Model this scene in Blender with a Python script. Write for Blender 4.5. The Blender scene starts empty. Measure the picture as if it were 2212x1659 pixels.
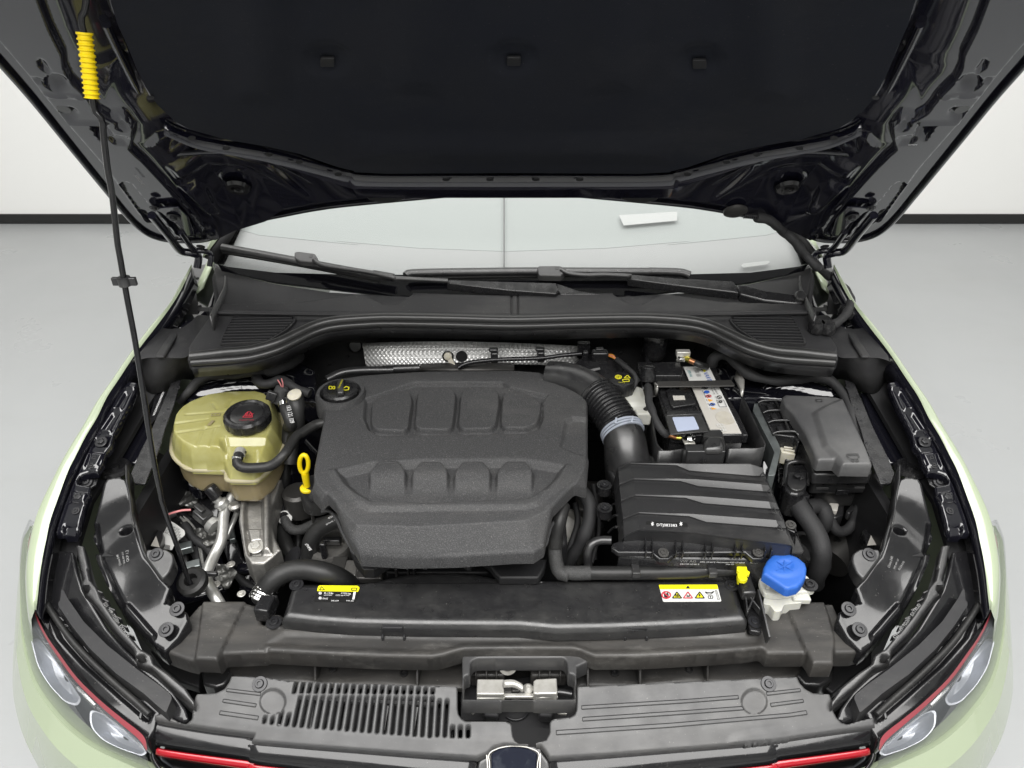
import bpy, bmesh, math, random
import numpy as np
from mathutils import Vector, Matrix
from math import sin, cos, pi, radians, sqrt

# ------------------------------------------------------------------ camera, world, lights, exposure
SC = bpy.context.scene
COL = SC.collection
TH = radians(33.5)
CAM = Vector((0.0, -0.40, 1.72))
U0, V0, FV = 1106.0, 829.5, 1609.0            # the photograph measured 2212 units wide
cd = bpy.data.cameras.new('camera'); cam = bpy.data.objects.new('camera', cd); COL.objects.link(cam)
cam.location = CAM; cam.rotation_euler = (pi/2 - TH, 0, 0)
cd.sensor_width = 36; cd.lens = 36*FV/2212; cd.clip_start = .02; cd.clip_end = 60
SC.camera = cam
W = bpy.data.worlds.new('World'); SC.world = W; W.use_nodes = True
W.node_tree.nodes['Background'].inputs[0].default_value = (.9, .92, .95, 1)
W.node_tree.nodes['Background'].inputs[1].default_value = .25
SC.view_settings.view_transform = 'Standard'; SC.view_settings.look = 'None'
SC.view_settings.exposure = 0.0; SC.view_settings.gamma = 1
SC.cycles.max_bounces = 7; SC.cycles.diffuse_bounces = 4; SC.cycles.glossy_bounces = 4
SC.cycles.use_denoising = True
def area(name, loc, sx, sy, power, rot=(0,0,0), col=(1,1,1)):
    l = bpy.data.lights.new(name, 'AREA'); l.shape = 'RECTANGLE'; l.size = sx; l.size_y = sy
    l.energy = power; l.color = col
    o = bpy.data.objects.new(name, l); COL.objects.link(o); o.location = loc; o.rotation_euler = rot
    return o
area('ceiling_softbox', (0, -.75, 3.5), 3.9, 3.3, 345, col=(1, .985, .965))
area('rear_fill_light', (0, 2.3, 3.5), 9.0, 1.5, 95, col=(1, .985, .965))  # unseen fill light, added to brighten the back wall and floor

# ------------------------------------------------------------------ helpers: projecting sight lines on real planes
CR = {'Z1':(0,0,2.212),'Z2':(928,0,2.212),'Z3':(1856,0,2.212),'Z4':(300,650,2.765),'Z5':(1000,650,2.765),
      'Z6':(1700,650,2.765),'Y1':(0,1000,3.6867),'Y2':(350,1250,3.4),'Y3':(800,1250,2.765),'Y4':(1550,1200,2.765),
      'Y5':(2256,1000,3.6867),'Y6':(0,1450,2.3975),'Y7':(700,1650,2.765),'Y8':(1400,1650,2.765),'Y9':(2056,1450,2.3975),
      'W1':(2100,1000,5.53),'W2':(2150,1250,5.53),'W3':(1780,980,5.53),'W4':(450,1080,5.53),'W5':(1290,1780,4.583)}
def K(k, pts):
    if k == 'V': return list(pts)
    x0, y0, s = CR[k]
    return [((x0+p[0]/s)*.774510, (y0+p[1]/s)*.774510) + tuple(p[2:]) for p in pts]
CT, ST = cos(TH), sin(TH)
def ray(u, v):
    a = (u-U0)/FV; b = (v-V0)/FV
    return Vector((a, CT-b*ST, -ST-b*CT))
def on(p, pl, dz=0.0):
    """sight line p=(u,v) met with the plane z = a + b*y + c*x (+dz)"""
    a, b, c = pl; d = ray(p[0], p[1])
    t = (a+dz+b*CAM.y+c*CAM.x-CAM.z)/(d.z-b*d.y-c*d.x)
    return CAM + d*t
def at(u, v, z): return on((u, v), (z, 0, 0))
def aty(u, v, y):
    d = ray(u, v); return CAM + d*((y-CAM.y)/d.y)
def ons(pts, pl, dz=0.0): return [on(p, pl, dz) for p in pts]
MX = 0.003
def mir(ps): return [Vector((MX-p.x, p.y, p.z)) for p in ps][::-1]
def pz(pl, x, y): return pl[0]+pl[1]*y+pl[2]*x
def H(z): return (z, 0, 0)                     # horizontal plane
RIM = (.5764, .38, 0)                          # the slope of wings and lamps
HOOD = (2.2616, -1.057, 0)                     # underside of the open bonnet
def up(pl, h): return (pl[0]+h, pl[1], pl[2])

# ------------------------------------------------------------------ helpers: materials
MATS = {}
def mat(name, col, rough=.5, metal=0, spec=.5, coat=0, bump=None, var=None, trans=0, sss=0, emit=0, rvar=None, ior=1.5, alpha=1, dust=None):
    if name in MATS: return MATS[name]
    m = bpy.data.materials.new(name); m.use_nodes = True; nt = m.node_tree; b = nt.nodes['Principled BSDF']
    I = b.inputs
    I['Base Color'].default_value = (*col, 1); I['Roughness'].default_value = rough; I['Metallic'].default_value = metal
    I['Specular IOR Level'].default_value = spec; I['IOR'].default_value = ior
    if coat: I['Coat Weight'].default_value = coat; I['Coat Roughness'].default_value = .03
    if trans: I['Transmission Weight'].default_value = trans
    if sss: I['Subsurface Weight'].default_value = sss; I['Subsurface Radius'].default_value = (.02,.02,.008); I['Subsurface Scale'].default_value = 1.0
    if alpha < 1: I['Alpha'].default_value = alpha
    if bump or var or rvar or dust:
        tc = nt.nodes.new('ShaderNodeTexCoord')
    if bump:
        sc, st = bump[0], bump[1]
        n = nt.nodes.new('ShaderNodeTexNoise'); n.inputs['Scale'].default_value = sc; n.inputs['Detail'].default_value = 3
        nt.links.new(tc.outputs['Object'], n.inputs['Vector'])
        bp = nt.nodes.new('ShaderNodeBump'); bp.inputs['Strength'].default_value = st; bp.inputs['Distance'].default_value = bump[2] if len(bump) > 2 else .001
        nt.links.new(n.outputs['Fac'], bp.inputs['Height']); nt.links.new(bp.outputs['Normal'], I['Normal'])
    if var:
        sc, col2, lo, hi = var[:4]
        n = nt.nodes.new('ShaderNodeTexNoise'); n.inputs['Scale'].default_value = sc; n.inputs['Detail'].default_value = 6; n.inputs['Roughness'].default_value = .65
        mp = nt.nodes.new('ShaderNodeMapping'); mp.inputs['Scale'].default_value = var[4] if len(var) > 4 else (1,1,1)
        nt.links.new(tc.outputs['Object'], mp.inputs['Vector']); nt.links.new(mp.outputs['Vector'], n.inputs['Vector'])
        r = nt.nodes.new('ShaderNodeMapRange'); r.inputs['From Min'].default_value = lo; r.inputs['From Max'].default_value = hi
        nt.links.new(n.outputs['Fac'], r.inputs['Value'])
        mx = nt.nodes.new('ShaderNodeMix'); mx.data_type = 'RGBA'
        mx.inputs[6].default_value = (*col, 1); mx.inputs[7].default_value = (*col2, 1)
        nt.links.new(r.outputs['Result'], mx.inputs[0]); nt.links.new(mx.outputs[2], I['Base Color'])
    if dust:
        base = I['Base Color'].links[0].from_socket if I['Base Color'].is_linked else None
        n1 = nt.nodes.new('ShaderNodeTexNoise'); n1.inputs['Scale'].default_value = dust[0]; n1.inputs['Detail'].default_value = 8; n1.inputs['Roughness'].default_value = .75
        mp1 = nt.nodes.new('ShaderNodeMapping'); mp1.inputs['Scale'].default_value = (.5,1.3,1); mp1.inputs['Rotation'].default_value = (0,0,.5)
        nt.links.new(tc.outputs['Object'], mp1.inputs['Vector']); nt.links.new(mp1.outputs['Vector'], n1.inputs['Vector'])
        n2 = nt.nodes.new('ShaderNodeTexNoise'); n2.inputs['Scale'].default_value = 310; n2.inputs['Detail'].default_value = 2
        nt.links.new(tc.outputs['Object'], n2.inputs['Vector'])
        r1 = nt.nodes.new('ShaderNodeMapRange'); r1.inputs['From Min'].default_value = .52; r1.inputs['From Max'].default_value = .78; r1.inputs['To Max'].default_value = dust[1]
        r2 = nt.nodes.new('ShaderNodeMapRange'); r2.inputs['From Min'].default_value = .70; r2.inputs['From Max'].default_value = .80; r2.inputs['To Max'].default_value = dust[2]
        nt.links.new(n1.outputs['Fac'], r1.inputs['Value']); nt.links.new(n2.outputs['Fac'], r2.inputs['Value'])
        ad = nt.nodes.new('ShaderNodeMath'); ad.operation = 'ADD'; ad.use_clamp = True
        nt.links.new(r1.outputs['Result'], ad.inputs[0]); nt.links.new(r2.outputs['Result'], ad.inputs[1])
        m2x = nt.nodes.new('ShaderNodeMix'); m2x.data_type = 'RGBA'; m2x.inputs[6].default_value = (*col, 1); m2x.inputs[7].default_value = (.30,.29,.27,1)
        if base: nt.links.new(base, m2x.inputs[6])
        nt.links.new(ad.outputs[0], m2x.inputs[0]); nt.links.new(m2x.outputs[2], I['Base Color'])
    if rvar:
        n = nt.nodes.new('ShaderNodeTexNoise'); n.inputs['Scale'].default_value = rvar[0]; n.inputs['Detail'].default_value = 5
        nt.links.new(tc.outputs['Object'], n.inputs['Vector'])
        r = nt.nodes.new('ShaderNodeMapRange'); r.inputs['To Min'].default_value = rvar[1]; r.inputs['To Max'].default_value = rvar[2]
        r.inputs['From Min'].default_value = .3; r.inputs['From Max'].default_value = .7
        nt.links.new(n.outputs['Fac'], r.inputs['Value']); nt.links.new(r.outputs['Result'], I['Roughness'])
    MATS[name] = m
    return m
M = {}
M['floor'] = mat('floor_epoxy', (.375,.385,.39), .34, spec=.3, var=(1.1,(.355,.365,.37),.38,.7), rvar=(2.5,.25,.45), dust=(1.3,.22,0))
M['wall'] = mat('wall_paint', (.90,.90,.885), .8)
M['skirt'] = mat('skirting_black', (.015,.015,.015), .35)
M['green'] = mat('pale_green_paint', (.31,.36,.25), .26, coat=.8, bump=(700,.03,.0004))
M['gloss'] = mat('black_body_paint', (.006,.006,.009), .09, spec=.6, coat=.5, bump=(14,.05,.01))
M['gloss2'] = mat('black_piano_plastic', (.009,.009,.010), .14, spec=.4, coat=.25, bump=(60,.03,.002), rvar=(40,.08,.2), dust=(16,.03,.35))
M['hoodp'] = mat('black_bonnet_paint', (.007,.007,.013), .10, spec=.6, coat=.4)
M['mat'] = mat('bonnet_fleece', (.0085,.010,.0155), .95, spec=.25, bump=(900,.5,.0006), var=(5,(.012,.013,.017),.35,.7), dust=(5,.03,.12))
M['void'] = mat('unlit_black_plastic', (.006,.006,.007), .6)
M['grain'] = mat('grained_engine_plastic', (.034,.034,.0355), .62, spec=.45, bump=(560,1.0,.0009), var=(560,(.115,.115,.115),.50,.74), dust=(6,.10,.6))
M['plas'] = mat('black_plastic', (.014,.014,.015), .34, spec=.75, bump=(700,.15,.0004), var=(18,(.027,.027,.027),.4,.7), rvar=(60,.26,.40), dust=(9,.10,.5))
M['plasg'] = mat('satin_black_plastic', (.012,.012,.013), .25, spec=.5, rvar=(50,.18,.34), dust=(12,.07,.4))
M['cowl'] = mat('cowl_plastic', (.015,.015,.0165), .55, spec=.32, bump=(900,.3,.0004), var=(3.5,(.029,.029,.030),.4,.7), dust=(6,.10,.4))
M['dusty'] = mat('dusty_carrier_plastic', (.028,.027,.026), .48, spec=.45, bump=(500,.2,.0005), var=(16,(.062,.058,.053),.45,.78,(.35,1.6,1)), rvar=(22,.38,.6), dust=(8,.35,.5))
M['carrier'] = mat('grey_carrier_plastic', (.045,.045,.046), .42, spec=.5, bump=(800,.15,.0004), var=(12,(.062,.061,.060),.45,.75,(.4,1.5,1)), rvar=(30,.34,.5), dust=(7,.16,.4))
M['lidg'] = mat('fuse_lid_plastic', (.052,.052,.054), .42, spec=.5, bump=(900,.15,.0003), var=(6,(.10,.10,.10),.4,.7), dust=(7,.08,.3))
M['clampb'] = mat('clamp_grey_blue', (.34,.37,.43), .35)
M['lidp'] = mat('air_box_plastic', (.019,.019,.020), .38, spec=.58, bump=(800,.12,.0003), dust=(9,.10,.4))
M['rubber'] = mat('black_rubber', (.015,.015,.015), .46, spec=.4, bump=(300,.1,.0005), dust=(20,.08,.4))
M['rubs'] = mat('satin_rubber_seal', (.020,.020,.020), .33, spec=.5)
M['tape'] = mat('cloth_harness_tape', (.018,.018,.019), .7, bump=(350,.6,.001))
M['weave'] = mat('braided_sleeve', (.03,.03,.03), .55, bump=(900,1.0,.0012), var=(900,(.12,.12,.12),.5,.7))
M['resv'] = mat('coolant_tank_plastic', (.345,.33,.135), .18, spec=.5, sss=.2, coat=.3, var=(14,(.29,.27,.085),.40,.66), bump=(60,.05,.001))
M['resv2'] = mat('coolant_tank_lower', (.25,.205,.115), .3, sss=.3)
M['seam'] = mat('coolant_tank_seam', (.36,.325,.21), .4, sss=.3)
M['alu'] = mat('cast_aluminium', (.36,.35,.33), .42, metal=.85, bump=(420,.55,.0012), var=(40,(.24,.235,.225),.4,.65))
M['pipe'] = mat('aluminium_pipe', (.62,.62,.60), .36, metal=.75, bump=(90,.1,.001), var=(60,(.5,.5,.47),.45,.7))
M['steel'] = mat('zinc_steel', (.55,.54,.51), .36, metal=.55, var=(35,(.40,.39,.35),.4,.7))
M['chrome'] = mat('bright_metal', (.75,.75,.74), .12, metal=1)
M['bolt'] = mat('black_bolt', (.022,.022,.024), .3, metal=.3)
M['tagp'] = mat('faint_paper_and_glint', (.30,.31,.305), .5)  # paper tag, and the painted highlight on the windscreen
M['dark'] = mat('dark_cast_metal', (.07,.068,.065), .45, metal=.6, bump=(300,.5,.001))
M['galv'] = mat('galvanised_plate', (.33,.36,.36), .35, metal=.8, var=(30,(.24,.265,.265),.4,.7))
M['foil'] = None
M['yel'] = mat('yellow_plastic', (.78,.58,.004), .38, sss=.05)
M['yel2'] = mat('lemon_plastic', (.80,.74,.01), .4)
M['blue'] = mat('blue_cap_plastic', (.020,.105,.43), .5, sss=.05, bump=(900,.2,.0003), dust=(25,.05,.2))
M['white'] = mat('white_plastic', (.58,.58,.53), .42, sss=.1, dust=(20,.15,.2))
M['cream'] = mat('cream_plastic', (.56,.53,.44), .45, sss=.15, var=(30,(.44,.41,.33),.4,.7))
M['red'] = mat('red_lacquer', (.34,.006,.014), .2, coat=.5)
M['redl'] = mat('red_lamp_strip', (.30,.040,.055), .35)
M['lens'] = mat('clear_lens', (.16,.17,.18), .05, spec=.7, alpha=.20)
M['lamp'] = mat('lamp_housing', (.30,.32,.34), .3, metal=.4)
M['refl'] = mat('lamp_reflector', (.50,.52,.56), .3, metal=.6, bump=(30,.2,.004))
M['bezel'] = mat('lamp_bezel', (.05,.055,.06), .3)
M['lab_w'] = mat('label_white', (.62,.62,.60), .35)
M['lab_b'] = mat('label_black', (.012,.012,.012), .35)
M['lab_y'] = mat('label_yellow', (.80,.74,.01), .4)
M['ink_w'] = mat('ink_white', (.75,.75,.75), .5)
M['ink_g'] = mat('ink_grey', (.22,.22,.22), .5)
M['ink_k'] = mat('ink_black', (.02,.02,.02), .5)
M['ink_y'] = mat('ink_yellow', (.72,.66,.02), .5)
M['ink_r'] = mat('ink_red', (.50,.04,.06), .5)
M['ink_b'] = mat('ink_blue', (.03,.10,.42), .5)
M['ink_o'] = mat('ink_orange', (.75,.34,.03), .5)
M['ink_t'] = mat('ink_teal', (.02,.22,.24), .5)
M['lab_s'] = mat('label_stone', (.50,.48,.44), .4)
M['film'] = mat('pale_blue_film', (.40,.45,.58), .3)
M['screen'] = mat('pale_backing', (.225,.232,.231), .75, spec=.2)
M['screen2'] = mat('mint_backing', (.228,.247,.241), .75, spec=.2)
M['glass'] = mat('windscreen_glass', (.5,.53,.52), .12, spec=.4, alpha=.12)
M['frit'] = mat('black_frit', (.003,.003,.004), .06, spec=.3)
M['copper'] = mat('copper_lug', (.55,.25,.12), .35, metal=.8)
M['brass'] = mat('brass_lug', (.72,.62,.12), .3, metal=.9)
M['orange'] = mat('orange_wire', (.60,.25,.03), .4)
M['pink'] = mat('pink_wire', (.55,.20,.20), .45)
M['emblem'] = mat('emblem_dark', (.006,.008,.016), .6, spec=.08, var=(30,(.03,.035,.045),.5,.7))

def dimple_mat(name, col, scale, strength, rough):
    m = bpy.data.materials.new(name); m.use_nodes = True; nt = m.node_tree; b = nt.nodes['Principled BSDF']
    b.inputs['Base Color'].default_value = (*col, 1); b.inputs['Metallic'].default_value = .5; b.inputs['Roughness'].default_value = rough
    tc = nt.nodes.new('ShaderNodeTexCoord'); mp = nt.nodes.new('ShaderNodeMapping')
    mp.inputs['Scale'].default_value = (scale, scale, scale); mp.inputs['Rotation'].default_value = (0, radians(45), 0)
    v = nt.nodes.new('ShaderNodeTexVoronoi'); v.inputs['Scale'].default_value = 1.0; v.inputs['Randomness'].default_value = .08
    nt.links.new(tc.outputs['Object'], mp.inputs['Vector']); nt.links.new(mp.outputs['Vector'], v.inputs['Vector'])
    bp = nt.nodes.new('ShaderNodeBump'); bp.inputs['Strength'].default_value = strength; bp.inputs['Distance'].default_value = .004
    nt.links.new(v.outputs['Distance'], bp.inputs['Height']); nt.links.new(bp.outputs['Normal'], b.inputs['Normal'])
    MATS[name] = m; return m
M['foil'] = dimple_mat('dimpled_heat_foil', (.75,.75,.74), 150, .75, .42)
M['crinkle'] = mat('crinkled_foil', (.25,.25,.24), .38, metal=.9, bump=(60,.6,.01))

# ------------------------------------------------------------------ helpers: objects
def tag(o, label=None, cat=None, group=None, kind=None):
    if label: o['label'] = label
    if cat: o['category'] = cat
    if group: o['group'] = group
    if kind: o['kind'] = kind
    return o
def thing(name, label, cat, loc, group=None):
    o = bpy.data.objects.new(name, None); COL.objects.link(o); o.location = loc
    o.empty_display_size = .05; tag(o, label, cat, group); return o
def wloc(o):
    v = Vector(o.location)
    return v if o.parent is None else v      # matrices below keep world placement
def setpar(o, parent):
    if parent is None: return o
    o.parent = parent
    # every object here is placed in world space: cancel the parents' offset
    t = Vector((0,0,0)); p = parent
    t = p['_w'] if '_w' in p else p.location
    o.matrix_parent_inverse = Matrix.Translation(-Vector(t)) @ Matrix.Identity(4)
    return o
def finish(name, me, m, parent, smooth=True, ang=35, origin=True):
    o = bpy.data.objects.new(name, me); COL.objects.link(o)
    if m is not None: me.materials.append(m)
    n = len(me.vertices)
    if origin and n:
        co = np.empty(n*3); me.vertices.foreach_get('co', co); co = co.reshape(-1,3)
        c = (co.min(0)+co.max(0))/2; c[2] = co[:,2].min()
        co -= c; me.vertices.foreach_set('co', co.ravel()); o.location = c
    if smooth:
        me.polygons.foreach_set('use_smooth', [True]*len(me.polygons)); me.update()
        me.set_sharp_from_angle(angle=radians(ang))
    me.update()
    if parent is not None:
        o.parent = parent
        pw = WL[parent.name] if parent.name in WL else Vector(parent.location)
        o.matrix_parent_inverse = Matrix.Translation(-pw)
    WL[o.name] = Vector(o.location)
    return o
WL = {}
def bevel(o, w, seg=2, ang=35):
    if w <= 0: return o
    b = o.modifiers.new('bevel', 'BEVEL'); b.width = w; b.segments = seg; b.limit_method = 'ANGLE'; b.angle_limit = radians(ang)
    b.use_clamp_overlap = True; b.harden_normals = False
    return o
def prism(name, top, vec, m, parent=None, bev=.0015, seg=2):
    """solid with the given planar outline as top, pushed along vec"""
    vec = Vector(vec); n = len(top)
    a = [Vector(p) for p in top]
    nrm = Vector((0,0,0))
    for i in range(n): nrm += a[i].cross(a[(i+1)%n])
    if nrm.dot(vec) > 0: a.reverse()
    vs = [tuple(p) for p in a] + [tuple(p+vec) for p in a]
    fs = [tuple(range(n)), tuple(range(2*n-1, n-1, -1))]
    for i in range(n): j = (i+1)%n; fs.append((i, i+n, j+n, j))
    me = bpy.data.meshes.new(name); me.from_pydata(vs, [], fs); me.validate()
    return bevel(finish(name, me, m, parent), bev, seg)
def slab(name, k, pts, pl, th, m, parent=None, bev=.0015, dz=0.0, seg=2, mirror=False):
    top = ons(K(k, pts), pl, dz)
    if mirror: top = mir(top)
    return prism(name, top, (0,0,-th), m, parent, bev, seg)
def rnd(pts, r, n=4):
    """round the corners of an outline (2-D, photograph units)"""
    out = []; N = len(pts)
    for i in range(N):
        p = Vector(pts[i][:2]); a = Vector(pts[i-1][:2]); b = Vector(pts[(i+1)%N][:2])
        da = (a-p); db = (b-p); la, lb = da.length, db.length
        if la < 1e-6 or lb < 1e-6: continue
        q = min(r, la*.45, lb*.45); s = p+da/la*q; e = p+db/lb*q
        for j in range(n+1):
            t = j/n; out.append(tuple((s*(1-t)**2 + p*2*t*(1-t) + e*t*t)))
    return out
def grid(name, rows, m, parent=None, th=0, smooth=True, ang=40, close=False, bev=0):
    """surface through rows of 3-D points"""
    R, C = len(rows), len(rows[0]); vs = [tuple(p) for r in rows for p in r]; fs = []
    for i in range(R-1):
        for j in range(C-1 + (1 if close else 0)):
            j2 = (j+1)%C
            fs.append((i*C+j, i*C+j2, (i+1)*C+j2, (i+1)*C+j))
    me = bpy.data.meshes.new(name); me.from_pydata(vs, [], fs)
    o = finish(name, me, m, parent, smooth, ang)
    if th:
        s = o.modifiers.new('solid', 'SOLIDIFY'); s.thickness = th; s.offset = 0
    return bevel(o, bev)
def crs(P, n=8, closed=False):
    P = [Vector(p) for p in P]
    if len(P) < 3 and not closed: 
        return [P[0].lerp(P[-1], i/n) for i in range(n+1)]
    Q = ([P[-1]]+P+[P[0], P[1]]) if closed else ([P[0]*2-P[1]]+P+[P[-1]*2-P[-2]])
    out = []
    for i in range(1, len(Q)-2):
        a,b,c,d = Q[i-1:i+3]
        for j in range(n):
            t = j/n
            out.append(.5*((2*b)+(c-a)*t+(2*a-5*b+4*c-d)*t*t+(3*b-a-3*c+d)*t**3))
    if not closed: out.append(P[-1])
    return out
def tubebm(P, r, seg=10, step=None, flat=None):
    """returns verts, faces of a tube along 3-D path; r may be float or f(s in metres, fraction)"""
    C = crs(P, 10)
    L = [0.0]
    for i in range(1, len(C)): L.append(L[-1]+(C[i]-C[i-1]).length)
    tot = L[-1]; r0 = r if not callable(r) else r(0, 0)
    step = step or max(r0*.8, .003); n = max(2, int(tot/step)); n = min(n, 700)
    pts = []; k = 0
    for i in range(n+1):
        s = tot*i/n
        while k < len(L)-2 and L[k+1] < s: k += 1
        t = (s-L[k])/max(1e-9, L[k+1]-L[k]); pts.append(C[k].lerp(C[k+1], min(1, max(0, t))))
    T = [(pts[min(i+1, n)]-pts[max(i-1, 0)]).normalized() for i in range(n+1)]
    N = T[0].orthogonal().normalized(); vs = []; fs = []
    for i in range(n+1):
        N = (N - T[i]*N.dot(T[i])).normalized(); B = T[i].cross(N)
        rr = r if not callable(r) else r(tot*i/n, i/n)
        for j in range(seg):
            a = 2*pi*j/seg; d = N*cos(a)*rr + B*sin(a)*rr
            if flat: d.z *= flat
            vs.append(tuple(pts[i]+d))
    for i in range(n):
        for j in range(seg):
            j2 = (j+1)%seg; fs.append((i*seg+j, i*seg+j2, (i+1)*seg+j2, (i+1)*seg+j))
    fs.append(tuple(range(seg-1, -1, -1))); fs.append(tuple(n*seg+j for j in range(seg)))
    return vs, fs
def tube3(name, P, r, m, parent=None, seg=10, step=None, flat=None, ang=50):
    vs, fs = tubebm(P, r, seg, step, flat)
    me = bpy.data.meshes.new(name); me.from_pydata(vs, [], fs)
    return finish(name, me, m, parent, ang=ang)
def tube(name, k, pts, r, m, parent=None, seg=10, step=None, flat=None, z=None, ang=50, mirror=False):
    Q = K(k, [p[:2] for p in pts])
    P = [at(q[0], q[1], (p[2] if len(p) > 2 else z)) for q, p in zip(Q, pts)]
    if mirror: P = mir(P)
    return tube3(name, P, r, m, parent, seg, step, flat, ang)
def tapedr(r, amp=.12, f=60, sd=0):
    return lambda s, t: r*(1+amp*sin(s*f+sd)*sin(s*f*.37+1.7+sd)+amp*.5*sin(s*f*2.3+sd))
def join(name, parts, m, parent=None, ang=35, bev=0):
    """parts: list of (verts, faces) joined into one mesh"""
    vs, fs = [], []
    for v, f in parts:
        o = len(vs); vs += [tuple(p) for p in v]; fs += [tuple(i+o for i in q) for q in f]
    me = bpy.data.meshes.new(name); me.from_pydata(vs, [], fs); me.validate()
    return bevel(finish(name, me, m, parent, ang=ang), bev)
def boxvf(c, s, R=None):
    """box centre c, size s, optional 3x3 rotation"""
    c = Vector(c); vs = []
    for z in (-.5,.5):
        for x, y in ((-.5,-.5),(.5,-.5),(.5,.5),(-.5,.5)):
            d = Vector((x*s[0], y*s[1], z*s[2]))
            if R is not None: d = R @ d
            vs.append(c+d)
    return vs, [(0,3,2,1),(4,5,6,7),(0,1,5,4),(1,2,6,5),(2,3,7,6),(3,0,4,7)]
def barvf(a, b, w, h, upv=(0,0,1)):
    a = Vector(a); b = Vector(b); x = (b-a); L = x.length; x.normalize(); z = Vector(upv); y = z.cross(x).normalized(); z = x.cross(y)
    R = Matrix((x, y, z)).transposed()
    return boxvf((a+b)/2, (L, w, h), R)
def box(name, c, s, m, parent=None, bev=.001, R=None):
    return join(name, [boxvf(c, s, R)], m, parent, bev=bev)
def frame(nrm, xdir=(1,0,0)):
    z = Vector(nrm).normalized(); x = Vector(xdir); x = (x - z*x.dot(z)).normalized(); y = z.cross(x)
    return Matrix((x, y, z)).transposed()
def nrm(pl): return Vector((-pl[2], -pl[1], 1)).normalized()
def lathevf(c, prof, R=None, seg=24, lobes=None):
    """prof: (radius, height) list from bottom to top"""
    c = Vector(c); R = R or Matrix.Identity(3); vs = []; fs = []
    for r, h in prof:
        for j in range(seg):
            a = 2*pi*j/seg; q = r*(lobes(a, h) if lobes else 1)
            vs.append(c + R @ Vector((q*cos(a), q*sin(a), h)))
    n = len(prof)
    for i in range(n-1):
        for j in range(seg):
            j2 = (j+1)%seg; fs.append((i*seg+j, i*seg+j2, (i+1)*seg+j2, (i+1)*seg+j))
    fs.append(tuple(range(seg-1, -1, -1))); fs.append(tuple((n-1)*seg+j for j in range(seg)))
    return vs, fs
def lathe(name, c, prof, m, parent=None, R=None, seg=24, lobes=None, ang=35, bev=0):
    return join(name, [lathevf(c, prof, R, seg, lobes)], m, parent, ang=ang, bev=bev)
def disc(name, p, pl, r, th, m, parent, dz=0, seg=28, bev=.0006):
    c = on(p, pl, dz); return lathe(name, c, [(r,-th),(r,0)], m, parent, frame(nrm(pl)), seg, bev=bev)
BOLT = {}
def boltmesh(kind):
    if kind in BOLT: return BOLT[kind]
    parts = []
    if kind == 'torx':      # washer, dished head with a star recess
        parts.append(lathevf((0,0,0), [(1,0),(1,.12),(.96,.2),(.60,.22),(.56,.5),(.50,.58),(.30,.58),(.28,.30)], seg=20))
    elif kind == 'hex':
        parts.append(lathevf((0,0,0), [(1,0),(1,.12),(.92,.2),(.60,.22)], seg=22))
        parts.append(lathevf((0,0,.2), [(.60,0),(.60,.45),(.50,.55),(.26,.55),(.22,.42)], seg=6))
    vs, fs = [], []
    for v, f in parts:
        o = len(vs); vs += [tuple(p) for p in v]; fs += [tuple(i+o for i in q) for q in f]
    me = bpy.data.meshes.new('bolt_'+kind); me.from_pydata(vs, [], fs)
    me.polygons.foreach_set('use_smooth', [True]*len(me.polygons)); me.set_sharp_from_angle(angle=radians(35))
    BOLT[kind] = me; return me
def bolt(k, p, pl, r, parent, m=None, kind='torx', dz=0.0, mirror=False, name='bolt'):
    m = m or M['bolt']
    c = on(K(k, [p])[0], pl, dz)
    return bolt3(c, nrm(pl), r, parent, m, kind, mirror, name)
def bolt3(c, n, r, parent, m, kind='torx', mirror=False, name='bolt'):
    me = boltmesh(kind)
    key = kind+m.name
    if key not in BOLT:
        q = me.copy(); q.materials.append(m); BOLT[key] = q
    o = bpy.data.objects.new(name, BOLT[key]); COL.objects.link(o)
    c = Vector(c); n = Vector(n)
    if mirror: c.x = MX-c.x; n.x = -n.x
    o.matrix_world = Matrix.Translation(c) @ frame(n).to_4x4() @ Matrix.Diagonal((r,r,r*.7,1))
    if parent is not None:
        o.parent = parent
        pw = WL[parent.name] if parent.name in WL else Vector(parent.location)
        o.matrix_parent_inverse = Matrix.Translation(-pw)
        o.matrix_basis = Matrix.Translation(c) @ frame(n).to_4x4() @ Matrix.Diagonal((r,r,r*.7,1))
    return o
def sdf(X, Y, poly):
    """signed distance (negative inside) + nearest point"""
    P = np.array([(p[0], p[1]) for p in poly], float); n = len(P)
    best = np.full(X.shape, 1e9); NX = np.zeros_like(X); NY = np.zeros_like(X); ins = np.zeros(X.shape, bool)
    for i in range(n):
        ax, ay = P[i]; bx, by = P[(i+1)%n]; ex, ey = bx-ax, by-ay; L = ex*ex+ey*ey+1e-18
        t = np.clip(((X-ax)*ex+(Y-ay)*ey)/L, 0, 1); qx = ax+t*ex; qy = ay+t*ey
        d = (X-qx)**2+(Y-qy)**2; k = d < best
        best = np.where(k, d, best); NX = np.where(k, qx, NX); NY = np.where(k, qy, NY)
        c = ((ay > Y) != (by > Y)) & (X < (bx-ax)*(Y-ay)/((by-ay) if abs(by-ay) > 1e-12 else 1e-12)+ax)
        ins ^= c
    d = np.sqrt(best)
    return np.where(ins, -d, d), NX, NY
def sstep(x): x = np.clip(x, 0, 1); return x*x*(3-2*x)
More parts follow.
